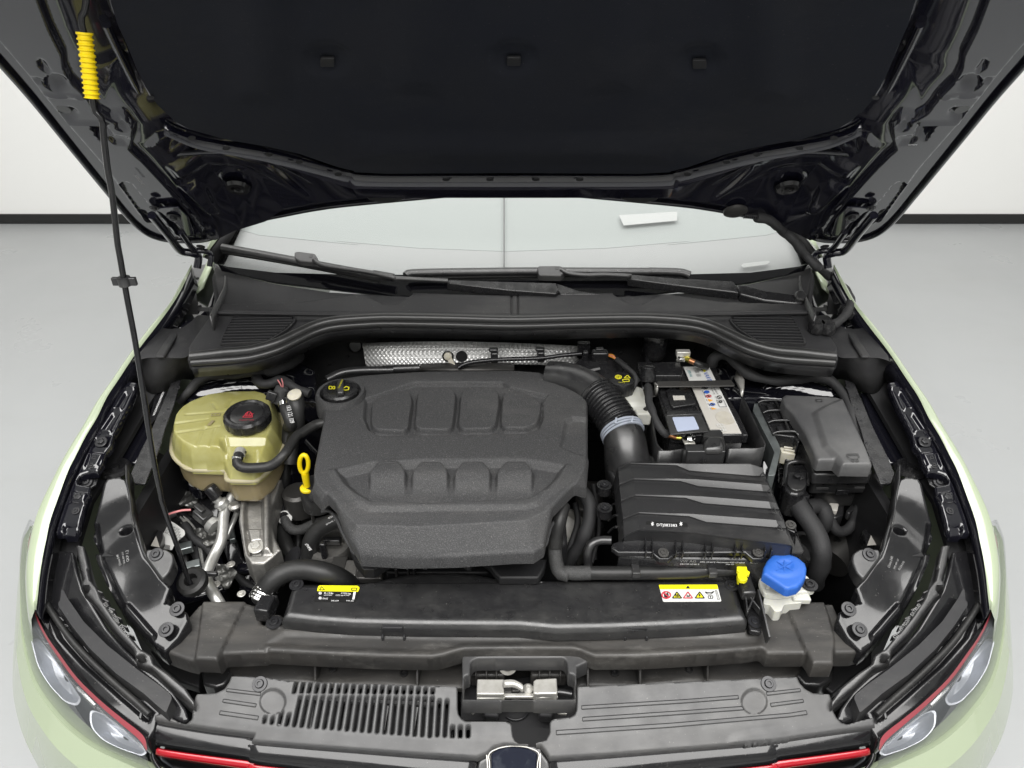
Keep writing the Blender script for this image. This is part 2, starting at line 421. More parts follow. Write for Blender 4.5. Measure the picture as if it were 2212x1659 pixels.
def relief(name, k, outline, pl, feats, m, parent=None, cell=.002, rim=.003, skirt=.02, hfn=None, mirror=False, holes=(), out=0.0, ang=60):
    """moulded panel: outline on plane pl; feats = (pts, dh, width[, 'slope']) raise or sink the surface"""
    O = ons(K(k, outline), pl); poly = [(p.x, p.y) for p in O]
    xs = [p[0] for p in poly]; ys = [p[1] for p in poly]
    x = np.arange(min(xs)-2*cell, max(xs)+2*cell, cell); y = np.arange(min(ys)-2*cell, max(ys)+2*cell, cell)
    X, Y = np.meshgrid(x, y); sd, nx, ny = sdf(X, Y, poly)
    hs = [[(q.x, q.y) for q in ons(K(kk, pp), pl)] for kk, pp in holes]
    for hp in hs:
        s2, hx, hy = sdf(X, Y, hp); s2 = -s2
        kq = s2 > sd; sd = np.where(kq, s2, sd); nx = np.where(kq, hx, nx); ny = np.where(kq, hy, ny)
    snap = (sd > 0) & (sd < cell*1.43); keep = sd < cell*1.43
    X = np.where(snap, nx, X); Y = np.where(snap, ny, Y); sd = np.where(snap, 0, sd)
    h = np.zeros_like(X)
    for f in feats:
        kk, pts, dh, w = f[:4]
        q = [(p.x, p.y) for p in ons(K(kk, pts), pl)]
        s, _, _ = sdf(X, Y, q)
        if len(f) > 4 and f[4] == 'slope': h += np.clip(dh*np.maximum(0, s)/w, min(0, f[5]), max(0, f[5]))
        elif len(f) > 4 and f[4] == 'dome': h += dh*np.clip(-s/w, 0, 1)**.5
        else: h += dh*sstep(.5 - s/w)
    if hfn is not None: h += hfn(X, Y)
    if rim: 
        t = np.clip(rim+sd, 0, rim); h -= rim-np.sqrt(np.maximum(rim*rim-t*t, 0))
    Z = pl[0]+pl[1]*Y+pl[2]*X+h
    idx = -np.ones(X.shape, int)
    cellk = keep[:-1,:-1] & keep[1:,:-1] & keep[:-1,1:] & keep[1:,1:]
    # a cell must have at least one vertex truly inside
    ins = sd < -1e-9
    cellk &= (ins[:-1,:-1] | ins[1:,:-1] | ins[:-1,1:] | ins[1:,1:])
    used = np.zeros(X.shape, bool); used[:-1,:-1] |= cellk; used[1:,:-1] |= cellk; used[:-1,1:] |= cellk; used[1:,1:] |= cellk
    idx[used] = np.arange(used.sum())
    if mirror: X = MX-X
    V = np.stack([X[used], Y[used], Z[used]], 1)
    I, J = np.nonzero(cellk)
    a = idx[I,J]; b = idx[I,J+1]; c = idx[I+1,J+1]; d = idx[I+1,J]
    F = np.stack([a,b,c,d], 1)
    if mirror: F = F[:, ::-1]
    # skirt
    E = np.concatenate([F[:,[0,1]],F[:,[1,2]],F[:,[2,3]],F[:,[3,0]]]); n = len(V)
    key = E[:,0].astype(np.int64)*n+E[:,1]; rev = E[:,1].astype(np.int64)*n+E[:,0]
    B = E[~np.isin(key, rev)]
    if skirt:
        bv = np.unique(B); mp = -np.ones(n, int); mp[bv] = np.arange(len(bv))+n
        V2 = V[bv].copy(); V2[:,2] -= skirt
        SF = np.stack([B[:,1], B[:,0], mp[B[:,0]], mp[B[:,1]]], 1)
        V = np.concatenate([V, V2]); F = np.concatenate([F, SF])
    me = bpy.data.meshes.new(name)
    me.vertices.add(len(V)); me.vertices.foreach_set('co', V.ravel())
    me.loops.add(F.size); me.loops.foreach_set('vertex_index', F.ravel())
    me.polygons.add(len(F)); me.polygons.foreach_set('loop_start', np.arange(len(F))*4)
    me.update(calc_edges=True)
    return finish(name, me, m, parent, ang=ang)
FONT = None
def text(name, s, k, p0, p1, pl, m, parent, hpx=None, dz=.0012, mirror=False, ext=.0002, vert=None):
    """lettering lying on plane pl, from p0 to p1 along its baseline"""
    q0, q1 = K(k, [p0, p1]); a = on(q0, pl, dz); b = on(q1, pl, dz)
    return text3(name, s, a, b, nrm(pl), m, parent, (abs(hpx)*.00105/CR[k][2]*1 if (hpx and k != 'V') else None), ext)
def text3(name, s, a, b, n, m, parent, h=None, ext=.0002):
    cu = bpy.data.curves.new('lettering', 'FONT'); cu.body = s; cu.size = 1; cu.extrude = 0; cu.resolution_u = 2
    o = bpy.data.objects.new('t', cu); COL.objects.link(o)
    dg = bpy.context.evaluated_depsgraph_get(); me = bpy.data.meshes.new_from_object(o.evaluated_get(dg))
    bpy.data.objects.remove(o)
    c = np.empty(len(me.vertices)*3); me.vertices.foreach_get('co', c); c = c.reshape(-1,3)
    w = max(1e-6, c[:,0].max()-c[:,0].min()); hh = max(1e-6, c[:,1].max())
    x = (b-a); L = x.length; x.normalize(); n = Vector(n).normalized(); y = n.cross(x).normalized()
    sx = L/w; sy = sx if h is None else h/hh
    P = np.array(a)[None] + (c[:,0:1]-c[:,0].min())*sx*np.array(x)[None] + c[:,1:2]*sy*np.array(y)[None]
    me.vertices.foreach_set('co', P.ravel())
    return finish(name, me, m, parent, smooth=False)
def sticker(name, k, pts, pl, m, parent, dz=.001, th=.0006, mirror=False):
    return slab(name, k, pts, pl, th, m, parent, 0, dz, mirror=mirror)
def circ(p, rx, ry=None, n=20, a0=0):
    ry = rx if ry is None else ry
    return [(p[0]+rx*cos(2*pi*i/n+a0), p[1]+ry*sin(2*pi*i/n+a0)) for i in range(n)]
def outl(name, k, pts, pl, r, m, parent, dz=.001, closed=True):
    """thin printed or moulded line round an outline"""
    P = ons(K(k, pts), pl, dz); parts = []
    N = len(P)
    for i in range(N if closed else N-1):
        a, b = P[i], P[(i+1)%N]
        if (a-b).length < 1e-5: continue
        parts.append(barvf(a, b, r*2, r*.8))
    return join(name, parts, m, parent)
def proj(p):
    d = p-CAM; x = d.x; z = d.y*CT-d.z*ST; y = -d.y*ST-d.z*CT
    return (U0+FV*x/z, V0+FV*y/z)

def low(k, pts, z, pl):
    """outline seen at height z, re-expressed so that plane pl gives the same ground position (result in 'V' units)"""
    out = []
    for q in K(k, pts):
        p = at(q[0], q[1], z); p.z = pz(pl, p.x, p.y); out.append(proj(p))
    return out

# ================================================================== THE ROOM
def plane_obj(name, pts, m):
    me = bpy.data.meshes.new(name); me.from_pydata([tuple(p) for p in pts], [], [tuple(range(len(pts)))])
    return tag(finish(name, me, m, None, smooth=False), kind='structure')
RX, RY0, RY1, RZ = 6.5, -5.5, 4.0, 3.62
plane_obj('floor', [(-RX,RY0,0),(RX,RY0,0),(RX,RY1,0),(-RX,RY1,0)], M['floor'])
plane_obj('ceiling', [(-RX,RY0,RZ),(-RX,RY1,RZ),(RX,RY1,RZ),(RX,RY0,RZ)], M['wall'])
def wallbox(name, c, s): 
    tag(box(name, c, s, M['wall'], None, 0), kind='structure')
wallbox('wall_back', (0, RY1+.05, RZ/2), (2*RX+.2, .1, RZ-.01))
wallbox('wall_front', (0, RY0-.05, RZ/2), (2*RX+.2, .1, RZ-.01))
wallbox('wall_left', (-RX-.05, (RY0+RY1)/2, RZ/2), (.098, RY1-RY0-.01, RZ-.01))
wallbox('wall_right', (RX+.05, (RY0+RY1)/2, RZ/2), (.098, RY1-RY0-.01, RZ-.01))
tag(join('skirting_board', [boxvf((0, RY1-.006, .034), (2*RX-.02, .012, .060)), boxvf((-RX+.006, -.7, .034), (.012, RY1-RY0-.1, .060)), boxvf((RX-.006, -.7, .034), (.012, RY1-RY0-.1, .060))], M['skirt'], None, bev=.002), kind='structure')

# ================================================================== THE CAR
car = thing('car', 'pale green hatchback with its black bonnet propped open over the engine bay', 'car', (0, 1.0, 0))
def part(o, label=None):
    if label: o['label'] = label
    return o

# ---- wings, bumper, lamps: surfaces lofted through traced edges, built left and mirrored right
wing_in = [(415,575),(398,613),(378,649),(344,697),(298,757),(258,817),(231,858),(210,901),(185,943),(164,984),(147,1018),(128,1069),(109,1123),(100,1165),(92,1204),(86,1246),(82,1285),(78,1318)]
wing_out = [(413,572),(389,613),(364,658),(325,704),(285,757),(237,827),(208,869),(181,917),(155,959),(134,995),(113,1037),(90,1085),(76,1123),(66,1171),(61,1216),(62,1262),(66,1300),(74,1321)]
def band(name, rows, m, parent, th=0, both=True, sub=1, ang=50, label=None, smoothc=4):
    """rows: list of (crop, pts, plane, dz) with equal counts"""
    R3 = [crs(ons(K(k, p), pl, dz), smoothc) for k, p, pl, dz in rows]
    o = grid(name, R3, m, parent, th, ang=ang); res = [o]
    if both: res.append(grid(name, [[Vector((MX-q.x, q.y, q.z)) for q in r] for r in R3], m, parent, th, ang=ang))
    return res
def wing(s):
    inn = crs(ons(wing_in, RIM, .02), 4); out = crs(ons(wing_out, RIM, .022), 4)
    rows = [inn, [a.lerp(b, .5)+Vector((0,0,.003)) for a, b in zip(inn, out)], out]
    n = len(out)
    for i, (dx, dz) in enumerate([(.012,.02),(.03,.08),(.045,.18),(.04,.32),(.035,.5)]):
        rows.append([p+Vector((-dx, 0, -dz)) for p in out])
    if s: rows = [[Vector((MX-p.x, p.y, p.z)) for p in r] for r in rows]
    w_ = grid('wing', rows, M['green'], car, 0, ang=60)
    lip = [[p+Vector((-.001 if not s else .001,0,-.002)) for p in rows[0]], [p+Vector((.002 if not s else -.002,0,-.05)) for p in rows[0]]]
    grid('wing_inner_lip', lip, M['gloss'], w_, .001)
    return w_
wing(0); wing(1)

lamp_in = [(240,20),(205,110),(190,200),(186,330),(200,480),(238,620),(310,770),(400,900),(520,1060),(680,1215),(820,1330),(955,1440),(985,1530)]
lamp_red = [(236,16),(201,110),(186,200),(182,330),(195,480),(231,630),(299,780),(386,915),(504,1077),(660,1235),(798,1356),(928,1468),(978,1543)]
lamp_mid = [(212,0),(172,110),(160,200),(158,330),(165,500),(185,680),(232,850),(310,1010),(420,1170),(570,1330),(700,1440),(840,1540),(985,1600)]
lamp_out = [(205,0),(160,110),(148,200),(140,330),(143,500),(152,700),(182,880),(245,1070),(350,1230),(480,1370),(640,1490),(830,1585),(1010,1665)]
bump_1 = [(203,40),(156,130),(143,230),(134,350),(135,520),(140,720),(165,900),(225,1100),(330,1265),(460,1405),(620,1525),(820,1620),(1010,1700)]
bump_2 = [(170,100),(140,200),(128,330),(115,480),(108,640),(105,820),(125,1000),(180,1220),(280,1400),(400,1550),(570,1690),(780,1800),(1010,1860)]
bump_3 = [(135,420),(125,520),(112,620),(98,740),(90,860),(84,1000),(90,1180),(140,1400),(230,1600),(350,1760),(520,1900),(760,2000),(1010,2060)]
def zz(pts): return pts
LP = up(RIM, -.005)
band('lamp_strip', [('Y6', lamp_in, LP, .002), ('Y6', lamp_red, LP, -.008)], M['redl'], car)
for s in (0, 1):
    f = (lambda r: [Vector((MX-q.x, q.y, q.z)) for q in r]) if s else (lambda r: r)
    mid = ons(K('Y6', lamp_mid), LP, -.035); out = ons(K('Y6', lamp_out), LP, -.06); red = ons(K('Y6', lamp_red), LP, -.008)
    # lamp: housing bowl, reflectors, clear cover
    hd = tag(grid('headlight', [crs(f([p+Vector((.0,.02,-.06)) for p in red]), 4), crs(f([p+Vector((.03,.03,-.12)) for p in mid]), 4), crs(f([p+Vector((.02,.02,-.10)) for p in out]), 4)], M['bezel'], car, .002))
    a = crs(f(red), 5); b = crs(f(mid), 5); c = crs(f(out), 5)
    grid('lens', [a, [p.lerp(q, .5)+Vector((0,-.004,.006)) for p, q in zip(a, b)], b, [p.lerp(q, .5)+Vector((0,-.004,.004)) for p, q in zip(b, c)], c], M['lens'], hd, .002, ang=60)
    def bowl(pts, dz, m, nm, depth=.03):
        P = ons(K('Y6', pts), LP, dz); P = f(P); c0 = sum(P, Vector())/len(P)
        rows = []
        for t, dd in ((1, 0), (.93, .006), (.8, .55), (.55, .9), (.1, 1)):
            rows.append([c0.lerp(p, t)+Vector((0, .4*depth*dd, -depth*dd)) for p in P])
        return grid(nm, rows, m, hd, 0, close=True, ang=40)
    bowl(rnd([(205,800),(260,790),(330,880),(420,1010),(500,1130),(545,1200),(520,1245),(440,1225),(330,1110),(250,980)], 60), -.062, M['refl'], 'reflector')
    bowl(rnd([(600,1265),(680,1290),(820,1390),(930,1480),(985,1560),(950,1580),(800,1530),(680,1470),(600,1380)], 50), -.062, M['refl'], 'reflector')
    bowl(rnd([(195,560),(225,600),(290,740),(340,830),(300,830),(230,730)], 20), -.05, M['lamp'], 'reflector')
    # light blades beside the reflectors
    for i in range(7):
        q = [(520+i*13, 1130+i*14), (560+i*13, 1165+i*14)]
        P = f(ons(K('Y6', q), LP, -.055)); join('light_blade', [barvf(P[0], P[1], .003, .012)], M['chrome'], hd)
    # bumper
    r1 = ons(K('Y6', bump_1), LP, -.064); r2 = ons(K('Y6', bump_2), LP, -.088); r3 = ons(K('Y6', bump_3), LP, -.185)
    r0 = [p+Vector((.012,.012,-.02)) for p in ons(K('Y6', lamp_out), LP, -.062)]
    r4 = [p+Vector((.0,-.01,-.16)) for p in r3]
    rows = [crs(f(r), 4) for r in (r0, r1, r2, r3, r4)]
    grid('bumper', rows, M['green'], car, 0, ang=13)
# centre of the bumper under the grille, mostly below the frame
cl = on(K('Y6', [(1010,2060)])[0], LP, -.17)
join('bumper_beam', [boxvf((0, cl.y+.03, .30), (2*abs(cl.x)+.1, .06, .34))], M['green'], car, bev=.02)
# doors and roof behind, so the car goes on past the windscreen
for s in (0, 1):
    f = (lambda v: Vector((MX-v[0], v[1], v[2]))) if s else (lambda v: Vector(v))
    xs = [(1.16,-.745),(1.5,-.80),(2.1,-.83),(2.9,-.82),(3.6,-.78)]
    rows = []
    for z, dx in ((.955,.03),(.93,0),(.80,-.02),(.5,-.015),(.25,.02)):
        rows.append([f((x+dx, y, z)) for y, x in xs])
    grid('door', rows, M['green'], car, .004, ang=60)
roofrows = [[Vector((x, y0+abs(x)*abs(x)*.25, z-.09*x*x)) for x in np.linspace(-.60,.60,9)] for y0, z in ((1.86,1.40),(2.1,1.46),(2.7,1.48),(3.3,1.42),(3.6,1.32))]
grid('roof', roofrows, M['green'], car, .01, ang=60)

# ---- black inner bay: tub, firewall, wing walls
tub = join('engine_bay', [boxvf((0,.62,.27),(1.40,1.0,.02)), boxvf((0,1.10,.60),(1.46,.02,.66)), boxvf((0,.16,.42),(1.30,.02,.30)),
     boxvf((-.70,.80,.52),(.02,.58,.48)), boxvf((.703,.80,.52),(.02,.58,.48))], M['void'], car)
join('strut_tower', [lathevf((-.53,.88,.55), [(.13,0),(.12,.16),(.09,.19)]), ], M['gloss'], car)
join('strut_tower', [lathevf((.53,.88,.55), [(.13,0),(.12,.16),(.09,.19)]), ], M['gloss'], car)
# ---- the wing flange with bolts, the gap and inner panels (left traced, right mirrored)
G = M['gloss']
for s in (False, True):
    # dark trough beside the wing
    slab('wing_gutter', 'V', [(420,600),(395,640),(350,710),(300,770),(240,850),(190,940),(150,1020),(110,1125),(95,1200),(92,1330),(150,1330),(170,1180),(200,1080),(250,1000),(330,860),(430,700)], up(RIM,-.055), .01, M['void'], car, 0, mirror=s)
    feats = [('Y1',[(1290,300),(1390,300),(1380,318),(1285,318)],.004,.002),
             ('Y1',[(1290,350),(1340,350),(1262,515),(1190,515)],-.004,.006), ('Y1',[(1170,505),(1260,505),(1250,532),(1160,532)],.005,.003),
             ('Y1',[(1160,570),(1225,570),(1130,745),(1050,735)],-.004,.006), ('Y1',[(1045,740),(1150,740),(1140,770),(1040,770)],.005,.003),
             ('Y1',[(985,810),(1140,800),(1100,905),(950,905)],-.006,.004),
             ('Y1',[(900,980),(930,985),(870,1130),(840,1130)],.004,.003), ('Y1',[(940,975),(1060,985),(1000,1110),(900,1130)],.003,.004),
             ('Y1',[(750,1380),(900,1400),(870,1500),(730,1480)],.005,.006),
             ('Y6',[(430,30),(510,30),(500,95),(420,95)],-.008,.002)]
    fo = [(1330,225),(1410,245),(1390,320),(1330,470),(1250,620),(1170,780),(1150,880),(1090,960),(1060,1060),(1000,1160),(900,1172),(830,1195),(792,1250),(800,1288),(930,1312),(920,1400),(880,1480),(830,1660),(812,1745),(790,1775),(745,1790),(570,1792),(600,1680),(660,1500),(740,1300),(830,1110),(930,890),(1040,680),(1150,480),(1240,320)]
    fl = relief('wing_flange', 'Y1', fo, RIM, feats, G, car, cell=.0018, rim=.003, skirt=.012, mirror=s)
    for p, r, kd in (((1040,858),.0115,'hex'),((808,1428),.0125,'hex'),((972,1025),.007,'torx'),((945,1098),.007,'torx'),((780,1567),.007,'torx')):
        bolt('Y1', p, RIM, r, fl, M['bolt'], kd, .001, s)
    slab('flange_bracket', 'Y1', [(830,1225),(1010,1225),(990,1290),(905,1345),(820,1300)], up(RIM,-.022), .004, M['plasg'], car, .001, mirror=s)
    bolt('Y1', (890,1275), RIM, .011, fl, M['bolt'], 'torx', -.02, s)
    # outer lip seam line
    tube('wing_seam', 'Y1', [(1235,300,0),(1000,740,0),(850,1060,0),(700,1400,0),(600,1660,0)], .0012, M['bolt'], car, 6, z=.8) if False else None
    # inner wing panel running down beside the bay
    slab('inner_wing', 'Y1', [(1420,330),(1520,340),(1700,345),(1560,720),(1500,900),(1395,1080),(1330,1080),(1200,1050),(1060,1150),(1090,1000),(1180,800),(1290,560)], up(RIM,-.075), .008, G, car, .003, mirror=s)
    slab('wing_rail', 'Y1', [(1760,250),(1860,215),(1790,480),(1700,720),(1650,900),(1580,1080),(1490,1290),(1385,1290),(1345,1180),(1440,960),(1560,720),(1660,480)], up(RIM,-.045), .003, M['plasg'], car, .001, mirror=s)
    for p in ((1830,300),(1730,520),(1690,640),(1640,870),(1590,1030),(1455,1245)): bolt('Y1', p, RIM, .0045, car, M['bolt'], 'torx', -.0455, s, name='rivet')
    # round grommet
    c = on(K('Y1', [(1185,1140)])[0], up(RIM,-.06))
    c = Vector((MX-c.x if s else c.x, c.y, c.z))
    lathe('grommet', c, [(.030,0),(.026,.008),(.020,.008),(.018,.004),(.010,.004),(.008,.009)], M['plasg'], car, seg=28)
    # big gloss panel
    pf = [('Y6',[(590,0),(640,0),(650,110),(690,260),(760,420),(840,590),(800,600),(700,400),(640,240)],-.012,.006),
          ('Y6',[(800,548),(850,555),(1030,750),(1020,790),(960,745),(830,600)],.009,.006)]
    pout = [(1075,1290),(1110,1255),(1180,1240),(1240,1230),(1300,1245),(1320,1300)]
    pout = K('Y1', pout) + K('Y6', [(905,60),(925,110),(958,205),(975,250),(1020,300),(1080,390),(1140,450),(1100,545),(1180,560),(1245,600),(1250,650),(1180,760),(1085,852),(1040,820),(930,725),(830,615),(795,570),(790,545),(700,400),(640,260),(625,200),(640,160),(600,70),(600,20)])
    holes = [('Y6', circ((843,75), 42, 26))]
    if s: holes.append(('Y6', [(2056-1,0)][:0])) if False else None
    und = lambda X, Y: .011*np.sin(np.abs(X-.0015)*17+1)*np.sin(Y*19+.6)+.003*np.sin(np.abs(X-.0015)*34+Y*30)
    pn = relief('lock_panel', 'V', pout, up(RIM,-.012), pf, M['gloss2'], car, cell=.0022, rim=.004, skirt=.03, holes=holes, hfn=und, mirror=s)
    for p in ((1185,597),(1112,735)): bolt('Y6', p, RIM, .0125, pn, M['bolt'], 'torx', -.010, s)
    # upright rib along the inner edge of the panel
    P = crs(ons(K('Y6', [(885,-40),(925,90),(950,190),(990,270)]), RIM, -.005), 6); 
    if s: P = [Vector((MX-p.x,p.y,p.z)) for p in P]
    grid('panel_edge', [P, [p-Vector((0,0,.05)) for p in P]], M['plas'], pn, .004)
    P = crs(ons(K('Y1', [(1295,1090),(1300,1250),(1330,1400),(1345,1560),(1370,1700)]), RIM, .0), 6)
    if s: P = [Vector((MX-p.x,p.y,p.z)) for p in P]
    grid('panel_edge', [P, [p-Vector((0,0,.05)) for p in P]], M['plas'], pn, .003)
    # corner bracket above the panel
    br = slab('panel_bracket', 'Y6', rnd([(975,195),(1110,190),(1160,225),(1165,270),(1130,350),(1080,400),(1030,330),(970,250)], 25), up(RIM,-.0), .03, M['plas'], car, .003, mirror=s)
    bolt('Y6', (1045,232), RIM, .0120, br, M['bolt'], 'torx', .0005, s)
    # top of the lamp housing: broad gloss shelf
    shelf = K('Y6', [(330,140),(400,200),(490,215),(520,340),(560,470),(620,560),(720,720),(830,850),(900,920),(960,985),(1060,1060),(1160,1150),(1240,1260),(1260,1330),(1220,1350),(1130,1320),(1050,1300),(1030,1390),(975,1470),(820,1342),(680,1227),(520,1070),(402,912),(312,780),(245,640),(262,560),(285,400)])
    sf = [('Y6',[(300,560),(340,600),(470,790),(680,1020),(900,1210),(1000,1300),(990,1340),(800,1180),(560,960),(390,770)],-.010,.005),
          ('Y6',[(400,640),(440,680),(620,880),(860,1100),(960,1180),(950,1200),(800,1100),(560,860)],-.006,.004)]
    sh = relief('lamp_shelf', 'V', shelf, up(RIM,-.03), sf, M['gloss2'], car, cell=.0024, rim=.003, skirt=.04, mirror=s, hfn=lambda X, Y: .005*np.sin(X*20)*np.sin(Y*21))
    slab('air_deflector', 'Y6', rnd([(410,462),(425,470),(450,520),(560,680),(720,840),(920,1000),(1060,1100),(1140,1165),(1150,1190),(1110,1290),(1050,1240),(960,1160),(780,1030),(600,860),(480,710),(400,590),(388,570),(392,545),(402,540)], 14), up(RIM,-.004), .035, M['cowl'], sh, .003, mirror=s)
    P = crs(ons(K('Y6', [(310,560),(360,640),(500,830),(700,1030),(880,1190),(1000,1300)]), RIM, -.022), 6)
    if s: P = [Vector((MX-p.x,p.y,p.z)) for p in P]
    tube3('rubber_lip', P, .005, M['rubber'], sh, 8)
    P = crs(ons(K('Y6', [(420,600),(560,800),(760,990),(950,1150)]), RIM, -.028), 6)
    if s: P = [Vector((MX-p.x,p.y,p.z)) for p in P]
    tube3('rubber_lip', P, .003, M['rubber'], sh, 8)
    slab('panel_tab', 'Y6', [(935,1282),(952,1290),(940,1330),(925,1325)], up(RIM,-.022), .004, M['plas'], sh, .001, mirror=s)
    # ribbed guide strip between shelf and panel
    gs = K('Y6', [(505,165),(560,170),(590,300),(620,420),(680,480),(760,620),(850,750),(940,860),(1010,900),(1030,960),(1120,1020),(1240,1120),(1300,1210),(1295,1245),(1240,1200),(1130,1105),(1010,990),(960,975),(905,945),(900,905),(890,870),(780,760),(680,620),(600,520),(545,470),(540,420),(555,400),(530,300)])
    gf = [('Y6',[(590,320),(608,400),(640,410),(625,330)],-.010,.006), ('Y6',[(650,440),(700,500),(790,620),(870,720),(900,750),(850,750),(760,640),(680,520)],-.011,.006),
          ('Y6',[(558,440),(588,440),(592,480),(565,485)],-.02,.002), ('Y6',[(915,905),(955,905),(975,945),(935,950)],-.02,.002)]
    gd = relief('guide_strip', 'V', gs, up(RIM,-.010), gf, M['plas'], car, cell=.002, rim=.003, skirt=.03, mirror=s)
    for i in range(6):
        a = (640+i*42, 470+i*58); slab('rib', 'Y6', [a, (a[0]+6,a[1]-4), (a[0]+46,a[1]+14), (a[0]+40,a[1]+20)], up(RIM,-.012), .012, M['plas'], gd, 0, mirror=s)
    # moulded lettering on the strip
# characters pressed into the left and right panels and strips
text('lettering', '521  >PP-TD20<  EXTRUD', 'Y6', (690,560), (850,790), up(RIM,-.010), M['ink_g'], car, None)
text('lettering', '521  >PP-TD20<  EXTRUD', 'Y9', (1060,800), (1230,570), up(RIM,-.010), M['ink_g'], car, None)
for i, s_ in enumerate(('China E4R', '5HA 809 213', 'GKP 1.2')):
    text('lettering', s_, 'Y6', (812+26*i,300-12*i), (790+34*i,228-14*i), up(RIM,-.012), M['ink_g'], car, None, .004)
for i, s_ in enumerate(('China E4R', '5HD 809 137', '01/24 010')):
    text('lettering', s_, 'Y9', (1020+34*i,322+8*i), (1045+38*i,246+18*i), up(RIM,-.012), M['ink_g'], car, None, .004)
text('lettering', 'W5/SW95K95S900020', 'Y1', (1590,585), (1690,345), up(RIM,-.06), M['ink_w'], car, None, .004)
slab('plate', 'Y1', [(1600,350),(1720,330),(1600,620),(1510,720)], up(RIM,-.06), .002, M['gloss2'], car, .0005)

# ---- cowl, seal, grilles
CW = (.77, .2, 0)
left_top = [(462,566),(512,585),(596,604),(708,621),(852,629.5)]
top = left_top+[(980,634),(1108,637)]; topm = top+[(2216-p[0], p[1]) for p in reversed(top[:-1])]
def m2(pts): return [(2216-p[0], p[1]) for p in reversed(pts)]
fac = K('Z4', [(860,545),(1180,535),(1500,525),(1960,462),(2050,500),(2135,543)]) + K('Z5', [(190,543),(290,543),(410,470),(420,440)])
facp = fac+[(852,622),(708,612),(596,595),(512,576),(455,560)]
cw = relief('cowl_cover', 'V', topm+[(1760,600),(1756,640),(1751,672),(1108,679),(466,672),(462,640),(458,600)], CW,
    [('V', facp, -.010, .006), ('V', m2(facp), -.010, .006), ('V', [(1103,630),(1107,630),(1107,690),(1103,690)], -.004, .002), ('V', [(1117,630),(1121,630),(1121,690),(1117,690)], -.004, .002)], M['cowl'], car, cell=.0025, rim=.004, skirt=.02)
halfb = [(471,668),(1108,676),(1108,702),(792,702),(722,708),(680,718),(638,740),(596,759),(540,774),(484,780),(420,786),(405,776),(407,750),(430,715),(452,684)]
gout = K('Z4', [(975,642),(1425,637),(1450,680),(1390,745),(1230,845),(865,862),(905,760),(945,690)])
base_out = halfb[:1]+[(1108,676)]+m2(halfb)[:0]+[]
full = [(471,664),(1108,674),(1745,664)]+m2([(1108,702)]+halfb[3:])+[(792,702)]+[]
lft = halfb[3:]
full = [(2216-p[0],p[1]) for p in lft[::-1]][0:0]
full = [(452,664),(1108,674),(1764,664)] + [(2216-p[0],p[1]) for p in reversed(lft)] + lft
cb = relief('cowl_base', 'V', full, up(CW,-.006), [], M['cowl'], cw, cell=.0025, rim=.002, skirt=.02, holes=[('V', rnd(gout, 10)), ('V', rnd(m2(gout), 10))])
tube3('cowl_step', ons([(471,676),(790,681),(1108,683),(1430,681),(1745,676)], CW, .004), .004, M['cowl'], cw, 8)
